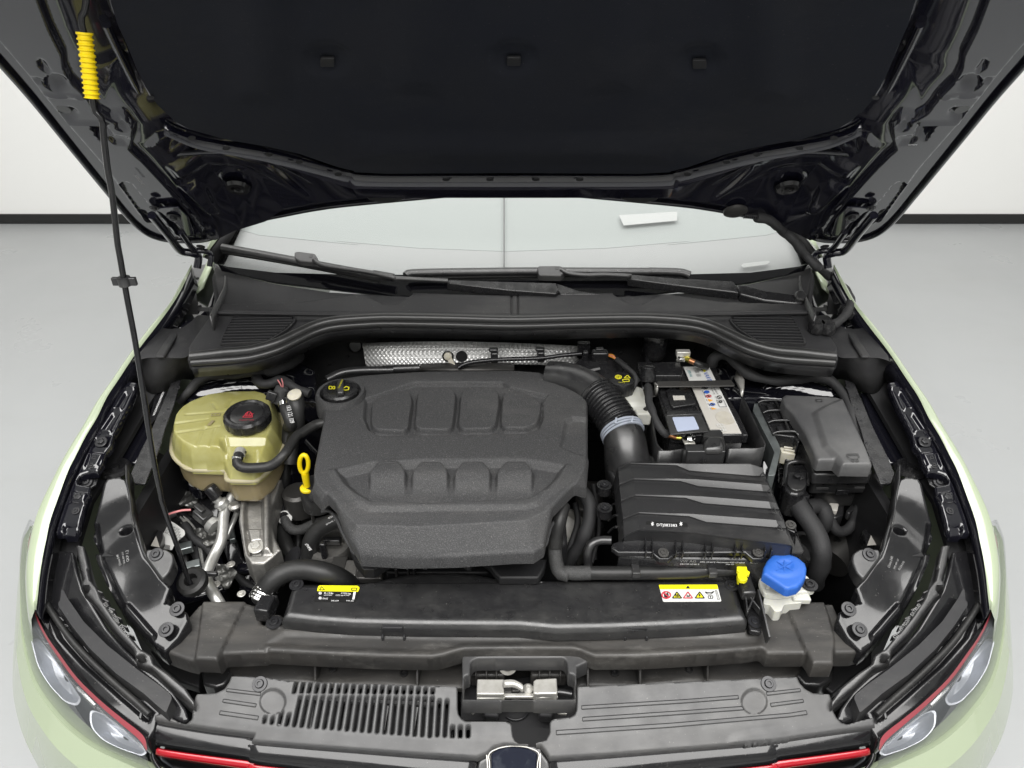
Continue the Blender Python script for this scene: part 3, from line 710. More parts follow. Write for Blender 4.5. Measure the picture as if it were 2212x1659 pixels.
for s in (False, True):
    gr = slab('air_grille', 'V', gout, up(CW,-.024), .004, M['void'], car, 0, mirror=s)
    P = ons(rnd(gout, 8), CW, -.003); P = mir(P) if s else P
    join('grille_frame', [barvf(P[i], P[(i+1)%len(P)], .004, .006) for i in range(len(P))], M['cowl'], gr)
    rows = [(668,962,1425),(690,950,1435),(711,942,1420),(731,930,1395),(752,918,1372),(774,908,1348),(797,898,1312),(820,888,1275),(842,878,1235)]
    for y, x0, x1 in rows:
        P = ons(K('Z4', [(x0,y),(x1,y-8)]), CW, -.004); P = mir(P) if s else P
        join('slat', [barvf(P[0], P[1], .0035, .009)], M['cowl'], gr, bev=.0008)
    cm = []
    for i in range(17):
        t = i/16; xa = 985+t*420; xb = 890+t*340
        P = ons(K('Z4', [(xa,648),(xb,850)]), CW, -.012); P = mir(P) if s else P
        yy = 1-max(0, t-.55)*1.2
        cm.append(barvf(P[0], P[0].lerp(P[1], yy), .0022, .008))
    join('comb', cm, M['plas'], gr)['kind'] = 'stuff'
    # corner piece beside the bay with hanging flap
    R0 = K('Z4', [(375,715),(460,742),(560,738),(640,690),(700,640),(795,645)])
    R1 = K('Z4', [(215,985),(300,962),(420,962),(520,962),(600,955),(680,900)])
    R2 = K('Z4', [(125,1090),(230,1150),(345,1235),(490,1185),(565,1125),(675,1130)])
    a = ons(R0, (.95,0,0)); b = ons(R1, (.938,0,0)); c = ons(R2, (.855,0,0))
    def mid(p, q, t, h=0): return [x.lerp(y, t)+Vector((0,0,h)) for x, y in zip(p, q)]
    rows = [a, mid(a,b,.5,-.006), mid(a,b,.9,.001), b, mid(b,c,.12,.006), mid(b,c,.5,.006), c]
    rows = [crs(r, 5) for r in rows]
    if s: rows = [[Vector((MX-q.x,q.y,q.z)) for q in r] for r in rows]
    ec = grid('cowl_end', rows, M['cowl'], car, .004, ang=70)
    P = ons(K('Z4', [(520,738),(560,745),(430,960),(375,962)]), (.945,0,0)); P = mir(P) if s else P
    join('cowl_rib', [barvf(P[0].lerp(P[1],.5), P[3].lerp(P[2],.5), .018, .007)], M['cowl'], ec, bev=.003)
    # hinge pocket: black housing with bright metal bits
    slab('hinge_pocket', 'Z4', [(660,250),(800,230),(860,330),(840,430),(810,560),(720,640),(560,730),(420,700),(400,680),(520,520),(590,390)], (.93,0,0), .02, G, car, .004, mirror=s)
    P = crs(ons(K('Z4', [(830,240),(900,300),(905,400),(870,480),(830,560),(790,640)]), (.99,0,0)), 5); P2 = [p-Vector((0,0,.06)) for p in P]
    if s: P, P2 = [Vector((MX-q.x,q.y,q.z)) for q in P], [Vector((MX-q.x,q.y,q.z)) for q in P2]
    grid('pocket_wall', [P, P2], M['plas'], car, .004)
    for (pa, pb) in (((565,560),(545,650)),((640,340),(700,350)),((620,590),(560,600)),((660,330),(655,430))):
        Q = ons(K('Z4', [pa, pb]), (.95,0,0)); Q = mir(Q) if s else Q
        join('hinge_spring', [barvf(Q[0], Q[1], .006, .006)], M['bolt'], car, bev=.001)
for nm, pts, r, dz in (('upper', [(412,771),(440,768),(484.5,762.5),(540.5,757),(596.5,741.5),(638.6,722),(680.6,703),(722.6,693),(792.6,687.5),(852,686),(980,688),(1108,691)], .0105, .012),
                   ('lower', [(414,784),(440,782),(484.5,779),(540.5,773),(596.5,757.5),(638.6,738),(680.6,718),(722.6,707),(792.6,701),(852,699.5),(980,702),(1108,705)], .0075, .004)):
    pp = pts+[(2216-p[0], p[1]) for p in reversed(pts[:-1])]
    P = ons(pp, CW, dz)
    o = tube3('bonnet_seal', P, r, M['rubs'], car, 12, step=.006)
pts = [(414,796),(484.5,791),(540.5,785),(596.5,769.5),(638.6,750),(680.6,730),(722.6,718),(792.6,712),(852,711),(980,713),(1108,716)]
pp = pts+[(2216-p[0], p[1]) for p in reversed(pts[:-1])]
P = crs(ons(pp, CW, -.004), 4)
grid('seal_channel', [[p+Vector((0,.01,.004)) for p in P], P, [p-Vector((0,-.004,.022)) for p in P]], M['plas'], car, .003, ang=30)
# round plugs on the firewall under the seal
for u, v in ((699,719),(990,719),(1175,721),(1317,719),(1188,802),(768,747),(1555,742)):
    c = aty(u, v, 1.075); lathe('plug', c, [(.017,0),(.014,.003),(.013,.0015),(.004,.0015)], M['plas'], car, frame((0,-1,.35)), 20)
# rear bulkhead face and its ribbed details
join('bulkhead', [boxvf((0,1.082,.74),(1.36,.012,.34))], M['plas'], car, bev=.004)
slab('bulkhead_shelf', 'V', [(690,800),(780,795),(1260,800),(1400,790),(1560,800),(1560,830),(690,835)], (.70,0,0), .02, M['void'], car, .002)
# ---- windscreen
WS = (.3675, .55, 0)
bot = K('Z4', [(880,290),(1300,380),(1800,440)])+[(852,640),(1108,648)]; bot = bot+m2(bot)[1:]
def wpoly(dz, tx=.60, ty=1.92): 
    return ons(bot, WS, dz)+[Vector((tx, ty, pz(WS,0,ty)+dz)), Vector((-tx, ty, pz(WS,0,ty)+dz))]
_wp = wpoly(0); _me = bpy.data.meshes.new('windscreen'); _me.from_pydata([tuple(p) for p in _wp], [], [tuple(range(len(_wp)))]); finish('windscreen', _me, M['glass'], car, smooth=False)
scr = prism('backing', wpoly(-.020), (0,0,-.004), M['screen'], car, 0)  # pale grey panel just under the glass
part(scr, 'pale grey backing behind the windscreen glass')
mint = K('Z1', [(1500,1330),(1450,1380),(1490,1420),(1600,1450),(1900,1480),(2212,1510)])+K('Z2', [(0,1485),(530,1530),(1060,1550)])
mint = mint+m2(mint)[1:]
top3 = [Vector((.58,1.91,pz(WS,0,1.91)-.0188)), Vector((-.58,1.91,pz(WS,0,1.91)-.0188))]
prism('mint_band', ons(mint, WS, -.0188)+top3, (0,0,-.0008), M['screen2'], car, 0)  # mint coloured sheet over the upper part of the panel
P = ons([(1087.5,640),(1090.5,640),(1090.5,425),(1087.5,425)], WS, -.006)
prism('centre_line', [P[0], P[1], P[2]+(P[2]-P[1])*1.2, P[3]+(P[3]-P[0])*1.2], (0,0,-.002), M['plas'], car, 0)  # thin dark line down the middle
P = ons(K('Z2', [(1765,1327),(2125,1305),(2125,1360),(1795,1390)]), WS, -.004); prism('paper_tag_and_glint', P, (0,0,-.001), M['tagp'], car, 0)
P = ons(K('Z3', [(465,1640),(480,1625),(638,1608),(645,1618),(625,1632),(480,1650)]), WS, -.004); prism('paper_tag_and_glint', P, (0,0,-.001), M['tagp'], car, 0)  # highlight on the glass, put in as a pale patch
fr = [(470,570),(491,576),(596,589),(731,592.5),(870,593.5),(1108,590)]; fr = fr+m2(fr)[1:]
prism('windscreen_border', ons(fr, WS, .002)+[p+Vector((0,-.002,0)) for p in ons(m2(bot), WS, .002)][0:0]+ons(list(reversed(bot)), WS, .002), (0,0,-.001), M['frit'], car, 0)
for s in (False, True):
    def q3(pts, dz): P = ons(K('Z4', pts), WS, dz); return mir(P) if s else P
    a = q3([(735,200),(800,225),(960,0)], .02)
    def ext(p, q, t): return p+(q-p)*t
    # pillar trims carried on up behind the bonnet
    b0 = ons(K('Z4', [(745,190),(890,0)]), WS, .02); b1 = ons(K('Z4', [(830,232),(955,0)]), WS, .012); b2 = ons(K('Z4', [(892,240),(975,0)]), WS, .006)
    pp = [b0[0], ext(*b0, 4), ext(*b1, 4), b1[0]]; pp = mir(pp) if s else pp
    me = bpy.data.meshes.new('pillar_trim'); me.from_pydata([tuple(p) for p in pp], [], [(0,1,2,3)]); o = finish('pillar_trim', me, M['cowl'], car); o.modifiers.new('s','SOLIDIFY').thickness = .004
    pp = [b1[0], ext(*b1, 4), ext(*b2, 4), b2[0]]; pp = mir(pp) if s else pp
    me = bpy.data.meshes.new('screen_seal'); me.from_pydata([tuple(p) for p in pp], [], [(0,1,2,3)]); o = finish('screen_seal', me, M['plasg'], car); o.modifiers.new('s','SOLIDIFY').thickness = .003
    g0 = ons(K('Z4', [(733,190),(815,20)]), WS, .03)
    pp = [g0[0], ext(*g0, 4), ext(*b0, 4), b0[0]]; pp = mir(pp) if s else pp
    me = bpy.data.meshes.new('pillar_skin'); me.from_pydata([tuple(p) for p in pp], [], [(0,1,2,3)]); o = finish('pillar_skin', me, M['green'], car); o.modifiers.new('s','SOLIDIFY').thickness = .006
# ---- wipers
def onpath(k, pts, pl, dz): return ons(K(k, pts), pl, dz)
w1 = tube3('wiper', onpath('Z4', [(885,112),(1150,160),(1450,215),(1800,280),(2110,335)], WS, .030)+onpath('Z5', [(100,315),(270,345)], WS, .030), .0095, M['plas'], car, 12, flat=1.0)
part(w1, 'longer wiper lying tilted across the left side of the windscreen')
tube3('wiper_lip', onpath('Z4', [(890,145),(1450,240),(2100,365)], WS, .018), .005, M['rubber'], w1, 8)
prism('wiper_clip', onpath('Z4', rnd([(1440,148),(1470,140),(1600,158),(1625,200),(1600,225),(1480,215),(1440,190)], 14), WS, .048), (0,.004,-.014), M['carrier'], w1, .002)
slab('clip_button', 'Z4', [(1555,165),(1582,168),(1580,186),(1555,184)], up(WS,.049), .002, M['plas'], w1, .0004)
tube3('wiper_arm', onpath('Z4', [(1590,205),(1640,240),(1740,262),(2000,300),(2212,345)], WS, .050)+onpath('Z5', [(300,350),(690,370)], WS, .045), .0055, M['plas'], w1, 8)
prism('wiper_arm', onpath('Z5', [(680,358),(1100,372),(1525,383),(1545,440),(1525,468),(1150,440),(680,385)], WS, .040), (0,0,-.018), M['plasg'], w1, .002)
w2 = tube3('wiper', onpath('Z5', [(365,330),(440,310),(1000,300),(1400,297),(2212,300)], WS, .030)+onpath('Z6', [(300,298),(540,305),(620,328)], WS, .030), .0095, M['plas'], car, 12)
part(w2, 'wiper lying flat along the bottom of the windscreen')
tube3('wiper_lip', onpath('Z5', [(420,345),(1400,330),(2212,325)], WS, .018), .005, M['rubber'], w2, 8)
prism('wiper_clip', onpath('Z5', rnd([(1378,262),(1395,252),(1560,252),(1600,290),(1570,320),(1560,330),(1390,325)], 12), WS, .050), (0,.004,-.016), M['carrier'], w2, .002)
slab('clip_button', 'Z5', [(1517,258),(1542,258),(1542,280),(1517,280)], up(WS,.051), .002, M['plas'], w2, .0004)
tube3('wiper_arm', onpath('Z5', [(1560,280),(1620,310),(1750,325),(1900,322),(2070,330)], WS, .050)+onpath('Z6', [(160,332)], WS, .047), .0055, M['plas'], w2, 8)
prism('wiper_arm', onpath('Z6', [(140,315),(500,345),(950,372),(975,400),(1000,460),(960,455),(500,400),(140,352)], WS, .040), (0,0,-.018), M['plasg'], w2, .002)
prism('wiper_arm', onpath('Z6', [(975,395),(1050,400),(1200,440),(1460,475),(1505,505),(1490,540),(1430,545),(1200,520),(1010,470)], WS, .040), (0,0,-.022), M['plasg'], w2, .003)
lathe('pivot_cap', on(K('Z6', [(1462,503)])[0], WS, .035), [(.013,0),(.013,.010),(.010,.014),(.004,.014)], M['plas'], w2, frame(nrm(WS)))
prism('wiper_arm', onpath('Z5', [(1525,385),(1560,395),(1700,445),(1880,470),(1560,475),(1530,440)], WS, .030), (0,0,-.018), M['plasg'], w1, .002)

# ================================================================== BONNET
edgeV = K('Z1', [(2212,1245),(1950,1278),(1780,1310),(1600,1348),(1400,1410),(1290,1466),(1200,1479),(1090,1479),(1000,1468),(920,1440),(850,1390),(780,1318),(700,1220),(600,1097),(400,850),(200,602),(0,372),(-200,140)])
edge3 = [on((1108,436), HOOD)] + ons(edgeV, HOOD)
last = edge3[-1]
front = [Vector((last.x*1.0+.01, .56, 0)), Vector((-.66,.46,0)), Vector((-.60,.38,0)), Vector((-.40,.33,0)), Vector((0,.31,0))]
for p in front: p.z = HOOD[0]+HOOD[1]*p.y
left3 = edge3+front
outline3 = left3 + [Vector((MX-p.x,p.y,p.z)) for p in reversed(left3[1:-1])]
UPN = Vector((0, .726, .687))     # away from the viewer
def lift(P, d): return [p+UPN*d for p in P]     # d > 0: towards the outer skin
SK = up(HOOD, .0437)
skin_l = [on((1108,436), HOOD)+UPN*.030] + ons(edgeV, SK)+[p+UPN*.030 for p in front]
skin3 = skin_l + [Vector((MX-p.x,p.y,p.z)) for p in reversed(skin_l[1:-1])]
bon = prism('bonnet', skin3, UPN*.006, M['hoodp'], car, .003)
part(bon, 'raised black bonnet seen from below')
def inset(P, d):
    c = sum(P, Vector())/len(P); out = []
    n = len(P)
    for i in range(n):
        t = (P[(i+1)%n]-P[i-1]).normalized(); q = UPN.cross(t).normalized()
        if (c-P[i]).dot(q) < 0: q = -q
        out.append(P[i]+q*d)
    return out
tube3('hem', [p-UPN*.003 for p in skin3]+[skin3[0]-UPN*.003], .0055, M['hoodp'], bon, 10, step=.012)
tube3('hem', lift(inset(outline3, .020), .018)+[lift(inset(outline3, .020), .018)[0]], .006, M['hoodp'], bon, 10, step=.012)
# inner frame as a pressed sheet; negative heights stand towards the viewer
io = [p for p in inset(outline3, .016)]
ioV = [proj(p) for p in io]
def both(f): return [f, (f[0] if f[0] != 'V' else 'V', f[1])+tuple(f[2:])]
flangeV = K('Z1', [(-200,-200),(200,-150),(255,0),(300,120),(378,280),(388,360),(425,440),(520,530),(600,640),(690,690),(765,672),(820,745),(815,800),(795,870),(900,970),(1010,1090),(1110,1210),(1190,1310),(1250,1400),(1210,1420),(1080,1430),(960,1385),(870,1320),(730,1120),(640,995),(385,700),(235,515),(155,410),(0,225),(-200,0)])
matV = K('Z1', [(640,-200),(680,0),(730,160),(790,290),(850,440),(900,540),(965,640),(1070,740),(1160,795),(1400,862),(1650,905),(1850,950),(2080,1030),(2212,1062)])+K('Z2', [(120,1062),(330,1072),(700,1070),(1060,1068)])
mat_in = K('Z1', [(560,-200),(590,0),(630,160),(700,330),(790,520),(870,660),(960,790),(1060,850),(1250,900),(1500,940),(1750,990),(2000,1070),(2212,1125)])+K('Z2', [(200,1140),(600,1148),(1060,1150)])
fm = []
def F(k, pts, dh, w):
    p = K(k, pts) if k != 'V' else pts
    fm.append(('V', p, dh, w)); fm.append(('V', m2(p), dh, w))
F('V', flangeV, -.016, .007)
mfull = mat_in+m2(mat_in)[1:]
F('Z1', [(725,1090),(745,1072),(790,1080),(870,1180),(950,1270),(1090,1430),(990,1410),(860,1300),(780,1190)], .018, .004)
F('Z1', [(530,700),(625,700),(675,770),(600,805)], .018, .003)
F('Z1', [(245,508),(420,518),(520,530),(520,538),(420,527),(240,517)], -.005, .003); F('Z1', [(385,686),(640,688),(640,698),(380,696)], -.005, .003)
F('Z1', [(905,905),(975,845),(1090,858)], -.010, .004)
F('Z1', circ((740,718), 40, 22), .02, .003)
F('Z1', circ((400,632), 52, 34), .010, .006); F('Z1', circ((325,440), 62, 44), .018, .008)
F('Z1', [(215,300),(240,295),(285,360),(265,370),(230,350)], .008, .004)
F('Z1', [(165,410),(230,415),(240,435),(180,432)], .006, .004)
F('Z1', circ((1465,1195), 84, 44), -.004, .004); F('Z1', circ((1465,1195), 60, 30), .008, .004)
F('Z1', [(650,790),(700,780),(770,790),(760,830),(690,825)], .006, .006)
F('Z1', [(1120,1160),(1220,1150),(1280,1200),(1350,1330),(1290,1320),(1180,1220)], -.010, .012)
F('Z1', [(1030,900),(1500,960),(1450,980),(1050,965)], .008, .014)
F('Z1', [(1050,1040),(1400,1040),(1700,1120),(1900,1230),(1500,1120),(1100,1100)], -.008, .016)
_fl = [(p.x,p.y) for p in ons(flangeV, HOOD)]; _fr = [(p.x,p.y) for p in ons(m2(flangeV), HOOD)]
def trough(X, Y):
    s1 = sdf(X, Y, _fl)[0]; s2 = sdf(X, Y, _fr)[0]; s = np.maximum(0, np.minimum(s1, s2)-.004)
    s3 = sdf(X, Y, [(p.x,p.y) for p in io])[0]
    return np.clip(-s3/.07, 0, 1)*.034*sstep(.5*np.clip(s/.075, 0, 1)+.0)*2*(np.clip(s/.075,0,1) < 2)
fr_ = relief('bonnet_frame', 'V', ioV, up(HOOD, 0), fm, M['hoodp'], bon, cell=.0027, rim=0, skirt=-.03, hfn=trough)
for s in (False, True):
    def hp(k, pts, d, r, m=M['hoodp'], nm='pressed_rib', seg=10):
        P = lift(ons(K(k, pts), HOOD), d+.016); P = mir(P) if s else P
        return tube3(nm, P, r, m, bon, seg)
    hp('Z1', [(648,200),(690,290),(790,490),(880,660),(950,800)], -.004, .006)
    hp('Z1', [(1050,995),(1300,983),(1500,988),(1640,1030),(1800,1110),(1950,1175),(2212,1190),(2240,1190)], -.002, .005)
    hp('Z1', [(780,-50),(740,60),(700,100)][:0] or [(690,20),(735,170),(790,300),(900,560),(1000,760),(1200,850),(1450,895),(1750,955),(2000,1045),(2160,1085)], .002, .009)
    # hinge: plate, arm and bolts
    P = lift(ons(K('Z1', rnd([(945,1225),(1050,1215),(1110,1215),(1170,1280),(1205,1390),(1150,1392),(1110,1330),(1040,1280),(1000,1245)], 12)), HOOD), -.022); P = mir(P) if s else P
    hg = prism('hinge', P, UPN*.004, M['hoodp'], car, .001)
    P = [on(q, HOOD)-UPN*.026 for q in K('Z1', [(945,1250),(1040,1370),(1120,1475)])] + [aty(*K('Z1', [(1180,1560)])[0], 1.09), aty(*K('Z4', [(700,180)])[0], 1.10), aty(*K('Z4', [(690,270)])[0], 1.09)]
    P = [Vector((MX-p.x,p.y,p.z)) for p in P] if s else P
    tube3('hinge_arm', P, .0085, M['hoodp'], hg, 8)
    P2 = [p+Vector((-.028 if s else .028, .0, .004)) for p in P[1:]]
    tube3('hinge_arm', P2, .006, M['hoodp'], hg, 8)
    for q, r in (((960,1210),.009),((1078,1268),.013),((1245,1455),.009)):
        c = on(K('Z1', [q])[0], HOOD)-UPN*.024
        bolt3(c, -UPN, r, hg, M['bolt'], 'hex', s)
    c = on(K('Z1', [(1465,1195)])[0], HOOD)+UPN*.014; c = Vector((MX-c.x if s else c.x, c.y, c.z))
    lathe('rubber_stop', c, [(.024,0),(.020,.006),(.012,.006),(.010,.002),(.005,.003),(.004,.007)], M['gloss2'], bon, frame(-UPN))
    c = on(K('Z1', [(400,635)])[0], HOOD)-UPN*.006; c = Vector((MX-c.x if s else c.x, c.y, c.z))
    lathe('rubber_stop', c, [(.012,0),(.010,.005),(.004,.005)], M['plas'], bon, frame(-UPN))
s1_ = K('Z1', [(1010,770),(1190,845),(1400,888),(1660,935),(1900,1000),(2130,1065)])+K('Z2', [(200,1088),(850,1090)])+[(1108,382)]
s2_ = K('Z1', [(1015,800),(1200,880),(1400,922),(1650,968),(1880,1042),(2140,1125)])+K('Z2', [(200,1137),(850,1141)])+[(1108,400)]
s1_ = s1_+m2(s1_)[1:]; s2_ = s2_+m2(s2_)[1:]
grid('channel_strip', [crs(lift(ons(s1_, HOOD), .004), 4), crs(lift(ons(s2_, HOOD), -.009), 4), crs(lift(ons([(p[0], p[1]+5) for p in s2_], HOOD), .004), 4)], M['hoodp'], bon, .001, ang=25)
text3('lettering', 'ABRASIVE', lift([on(K('Z1',[(830,1020)])[0], HOOD)], -.018)[0], lift([on(K('Z1',[(880,1080)])[0], HOOD)], -.018)[0], -UPN, M['ink_g'], bon)
text3('lettering', 'GM24', lift([on(K('Z3',[(1488,835)])[0], HOOD)], -.018)[0], lift([on(K('Z3',[(1540,835)])[0], HOOD)], -.018)[0], -UPN, M['ink_w'], bon)
# fleece mat
mt = matV+m2(matV)[1:]
mfe = [('V', mt, 0, .01)]
for c in ((708,128),(1110,126),(1510,132)): mfe.append(('V', circ(c, 40, 24), .014, .030))
for c in ((560,60),(900,40),(1320,40),(1660,60)): mfe.append(('V', [(c[0]-60,c[1]-120),(c[0]+60,c[1]-120),(c[0]+40,c[1]+140),(c[0]-40,c[1]+140)], -.011, .05))
mfe.append(('V', [(760,300),(1450,300),(1440,340),(770,340)], -.008, .04))
mo = relief('insulation_mat', 'V', mt, up(HOOD, -.016), mfe, M['mat'], bon, cell=.005, rim=0, skirt=-.045)
for c in ((708,122),(1110,120),(1510,126)):
    P = lift(ons(rnd([(c[0]-15,c[1]-9),(c[0]+15,c[1]-9),(c[0]+15,c[1]+9),(c[0]-15,c[1]+9)], 3), HOOD), -.010)
    prism('clip', P, UPN*.004, M['void'], mo, .0008)
for q in ((935,548),(1190,800),(1400,865),(1665,905),(1850,950),(2090,1028)):
    for s in (False, True):
        P = lift(ons(circ(K('Z1',[q])[0], 8, 3.4, 12), HOOD), -.0155); P = mir(P) if s else P
        prism('notch', P, UPN*.002, M['void'], mo, 0)
for q in ((700,1060),(970,1060)):
    for s in (False, True):
        P = lift(ons(circ(K('Z2',[q])[0], 8, 3, 12), HOOD), -.0155); P = mir(P) if s else P
        prism('notch', P, UPN*.002, M['void'], mo, 0)
# two rubber flaps at the rear edge
for s in (False, True):
    P = lift(ons(K('Z2', [(200,1238),(455,1240),(440,1258),(370,1280),(300,1282),(225,1265)]), HOOD), .01); P = mir(P) if s else P
    prism('rear_flap', P, UPN*.006, M['rubber'], bon, .001)
# washer jet pad and its cable
jc = on(K('Z3', [(430,1285)])[0], HOOD)-UPN*.004
js = thing('washer_hose', 'black taped hose running from the underside of the bonnet down to the right hinge', 'hose', tuple(jc))
lathe('hose_pad', jc, [(.023,0),(.023,.005),(.017,.008),(.008,.008)], M['dark'], js, frame(-UPN))
P = [on(q, HOOD)-UPN*.012 for q in K('Z3', [(480,1295),(560,1300)])]
tube3('hose_spring', P, lambda s, t: .005+.0012*sin(s*1500), M['bolt'], js, 10, step=.0007)
P = [on(q, HOOD)-UPN*.014 for q in K('Z3', [(555,1300),(640,1320),(720,1390)])] + [aty(*q, 1.03) for q in K('Z3', [(780,1470),(860,1570),(940,1650)])] + [at(*q, z) for q, z in zip(K('Z6', [(1560,190),(1640,290),(1760,380),(1840,460),(1860,540),(1820,630),(1740,700),(1660,720),(1580,705)]), (1.02,1.0,.99,.985,.98,.975,.97,.965,.96))]
tube3('hose', P, tapedr(.0092, .10, 90), M['tape'], js, 10, step=.004)
for q in ((1600,715),(1680,722),(1830,600)): 
    c = at(*K('Z6', [q])[0], .968); lathe('hose_clip', c-Vector((0,0,.012)), [(.017,0),(.018,.01),(.014,.022)], M['plasg'], js, seg=10)
# ================================================================== BONNET STAY
def rodpt(q):
    t = (1262-q[1])/1262.0
    return aty(q[0], q[1], .50+.115*t)
lo = K('Z1', [(630,740),(640,850),(665,1050),(692,1200),(725,1500)])+K('Z4', [(95,180),(150,500),(210,820),(260,1130),(300,1400),(330,1600)])+K('Y1', [(1490,450),(1540,800),(1590,1100),(1660,1450)])+K('Y2', [(335,480),(400,680),(500,960),(585,1215),(620,1285)])
hi = K('Z1', [(540,-60),(530,10),(525,60),(500,110),(505,160),(515,200),(545,400),(568,600),(575,650),(595,700)])
rod = thing('bonnet_stay', 'thin black bonnet prop rod with a ribbed yellow grip at its top', 'prop rod', tuple(rodpt(lo[-1])))
tube3('rod', [rodpt(q) for q in hi+lo], .0042, M['gloss2'], rod, 10, step=.008)
gp = [rodpt(q) for q in K('Z1', [(520,200),(545,400),(568,605)])]
tube3('grip', gp, lambda s, t: .0098 if (t*12)%1 < .42 else .0080, M['yel'], rod, 16, step=.0012, ang=25)
c = rodpt(K('Z4', [(130,372)])[0]); lathe('rod_collar', c-Vector((0,0,.006)), [(.009,0),(.009,.012)], M['plas'], rod, seg=16)
box('collar_tab', c, (.034,.006,.012), M['plas'], rod, .001)
gb = at(*K('Y2', [(635,1265)])[0], .70)
lathe('grommet', gb, [(.024,-.012),(.027,-.004),(.026,.006),(.020,.010),(.012,.008),(.009,-.004)], M['rubber'], rod, frame((-.1,-.35,1)), 28)

# ================================================================== ENGINE COVER
EP = (.84, .04, 0)
def Vp(k, pts): return K(k, pts)
rear = K('Z5', [(220,1075),(560,1055),(1200,1050),(1400,1065),(1510,1110),(1640,1190),(1740,1250),(1770,1290),(1772,1659)])
side = low('V', [(1271,1008),(1267,1052)], .845, EP)
frt = low('Y3', [(2200,410),(2050,560),(2012,650),(1985,740),(1905,790),(1750,792),(1300,820),(900,827),(560,808),(490,740),(430,620),(395,535),(330,470),(275,480),(205,400)], .825, EP)
lft = [(677,1035),(677,1005),(690,935),(697,900),(690,865),(699,835),(722,812),(760,805),(800,803)]
outl_ = rear+side+frt+lft
Tr = K('Z5', [(230,1085),(560,1066),(1200,1062),(1390,1076),(1500,1122),(1730,1262),(1755,1300),(1755,1659)]) + [(1262,1010),(1238,1058)] + K('Y3', [(2150,400),(1850,555),(1000,605),(540,590),(250,290),(205,215)]) + [(683,1000),(697,935),(705,900),(700,868),(709,840),(730,820),(780,812)]
ef = [('V', Tr, -1.25, 1.0, 'slope', -.036)]
Z = 'Z5'
ef.append((Z, [(55,1280),(400,1160),(440,1150),(1115,1150),(1165,1186),(1455,1248),(1415,1300),(1420,1420),(1390,1500),(1290,1540),(160,1556),(80,1510),(45,1420)], -.010, .008))
for pd in ([(100,1330),(130,1285),(350,1212),(400,1235),(418,1290),(402,1400),(388,1505),(350,1535),(130,1520),(95,1480)],
           [(440,1400),(450,1250),(490,1198),(700,1194),(750,1228),(752,1300),(738,1420),(727,1500),(690,1525),(470,1520),(430,1490)],
           [(775,1400),(785,1240),(830,1198),(1030,1198),(1085,1232),(1087,1320),(1062,1480),(1020,1515),(800,1520),(765,1480)],
           [(1100,1400),(1110,1250),(1150,1213),(1260,1240),(1380,1290),(1412,1320),(1402,1400),(1382,1470),(1290,1508),(1130,1510),(1095,1480)]):
    ef.append((Z, rnd(pd, 26), .013, .0055))
ef.append((Z, [(1560,1640),(1600,1450),(1650,1420),(1775,1428),(1800,1700),(1700,1700)], -.008, .010))
ef.append(('Y3', [(330,175),(800,95),(1860,85),(2190,140),(2110,290),(1930,440),(1850,465),(640,480),(540,430),(410,300)], .006, .012))
ef.append(('Y3', [(400,178),(650,122),(1000,98),(1850,92),(2130,138),(2075,230),(1990,312),(1850,388),(1100,420),(650,405),(540,340),(458,270)], -.018, .017))
lobes_ = []
for i in range(4):
    x = 327*i; lobes_.append(([(p.x,p.y) for p in ons(K('Y3', rnd([(632+x,400),(636+x,190),(705+x,108),(865+x,108),(920+x,180),(905+x,400)], 24)), EP)]))
ytop = on(K('Y3', [(1200,175)])[0], EP).y; ybot = on(K('Y3', [(1200,340)])[0], EP).y
def lobe_h(X, Y):
    h = np.zeros_like(X); t = sstep((Y-ybot)/(ytop-ybot))
    for P_ in lobes_: h += .0165*sstep(.5-sdf(X, Y, P_)[0]/.007)*t
    inb = sdf(X, Y, [(p.x,p.y) for p in ons(K('Y3', [(400,178),(650,122),(1000,98),(1850,92),(2130,138),(2075,230),(1990,312),(1850,388),(1100,420),(650,405),(540,340),(458,270)]), EP)])[0]
    return h*sstep(.5-inb/.02)
ec = thing('engine_cover', 'large grained dark grey engine cover with four raised pads, in the middle of the bay', 'engine cover', (on((980,1180), EP).x, .70, .60))
relief('cover_shell', 'V', outl_, EP, ef, M['grain'], ec, cell=.0015, rim=.006, skirt=.022, hfn=lobe_h)
def lowrim(pts, z): return [at(*q, z) for q in pts]
P = crs([at(*q, .803) for q in K('Y3', [(2170,440),(2055,575),(2018,670),(1990,752),(1905,802),(1750,806),(1300,832),(900,840),(560,822),(485,750),(420,630),(385,548),(325,485),(265,492)])], 5)
tube3('cover_rim', P, .003, M['grain'], ec, 8)
# oil filler boss and cap
oc = at(*K('Z4', [(1792,1205)])[0], .888)
lathe('filler_boss', oc+Vector((0,0,-.05)), [(.052,0),(.051,.035),(.047,.045),(.041,.045),(.038,.025)], M['grain'], ec, seg=40)
cp = thing('oil_filler_cap', 'black oil filler cap with yellow markings at the rear left corner of the engine cover', 'cap', tuple(oc+Vector((0,0,-.02))))
lathe('cap_disc', oc+Vector((0,0,-.022)), [(.034,0),(.036,.004),(.036,.020),(.033,.024),(.026,.024),(.024,.020)], M['plasg'], cp, seg=40, lobes=lambda a, h: 1+.02*cos(20*a))
box('grip_bar', oc+Vector((.002,-.002,.006)), (.013,.050,.010), M['plas'], cp, .003, R=Matrix.Rotation(radians(12),3,'Z'))
text('lettering', 'VW508 0W20', 'Z4', (1805,1130), (1775,1195), (oc.z+.0118,0,0), M['ink_y'], cp, None, .0005)
for k_, pts in (('Z4', [(1708,1182),(1730,1182),(1730,1202),(1708,1202)]), ('Z4', [(1738,1182),(1752,1182),(1752,1202),(1738,1202)])):
    outl('marking', k_, pts, (oc.z+.003,0,0), .0006, M['ink_y'], cp)
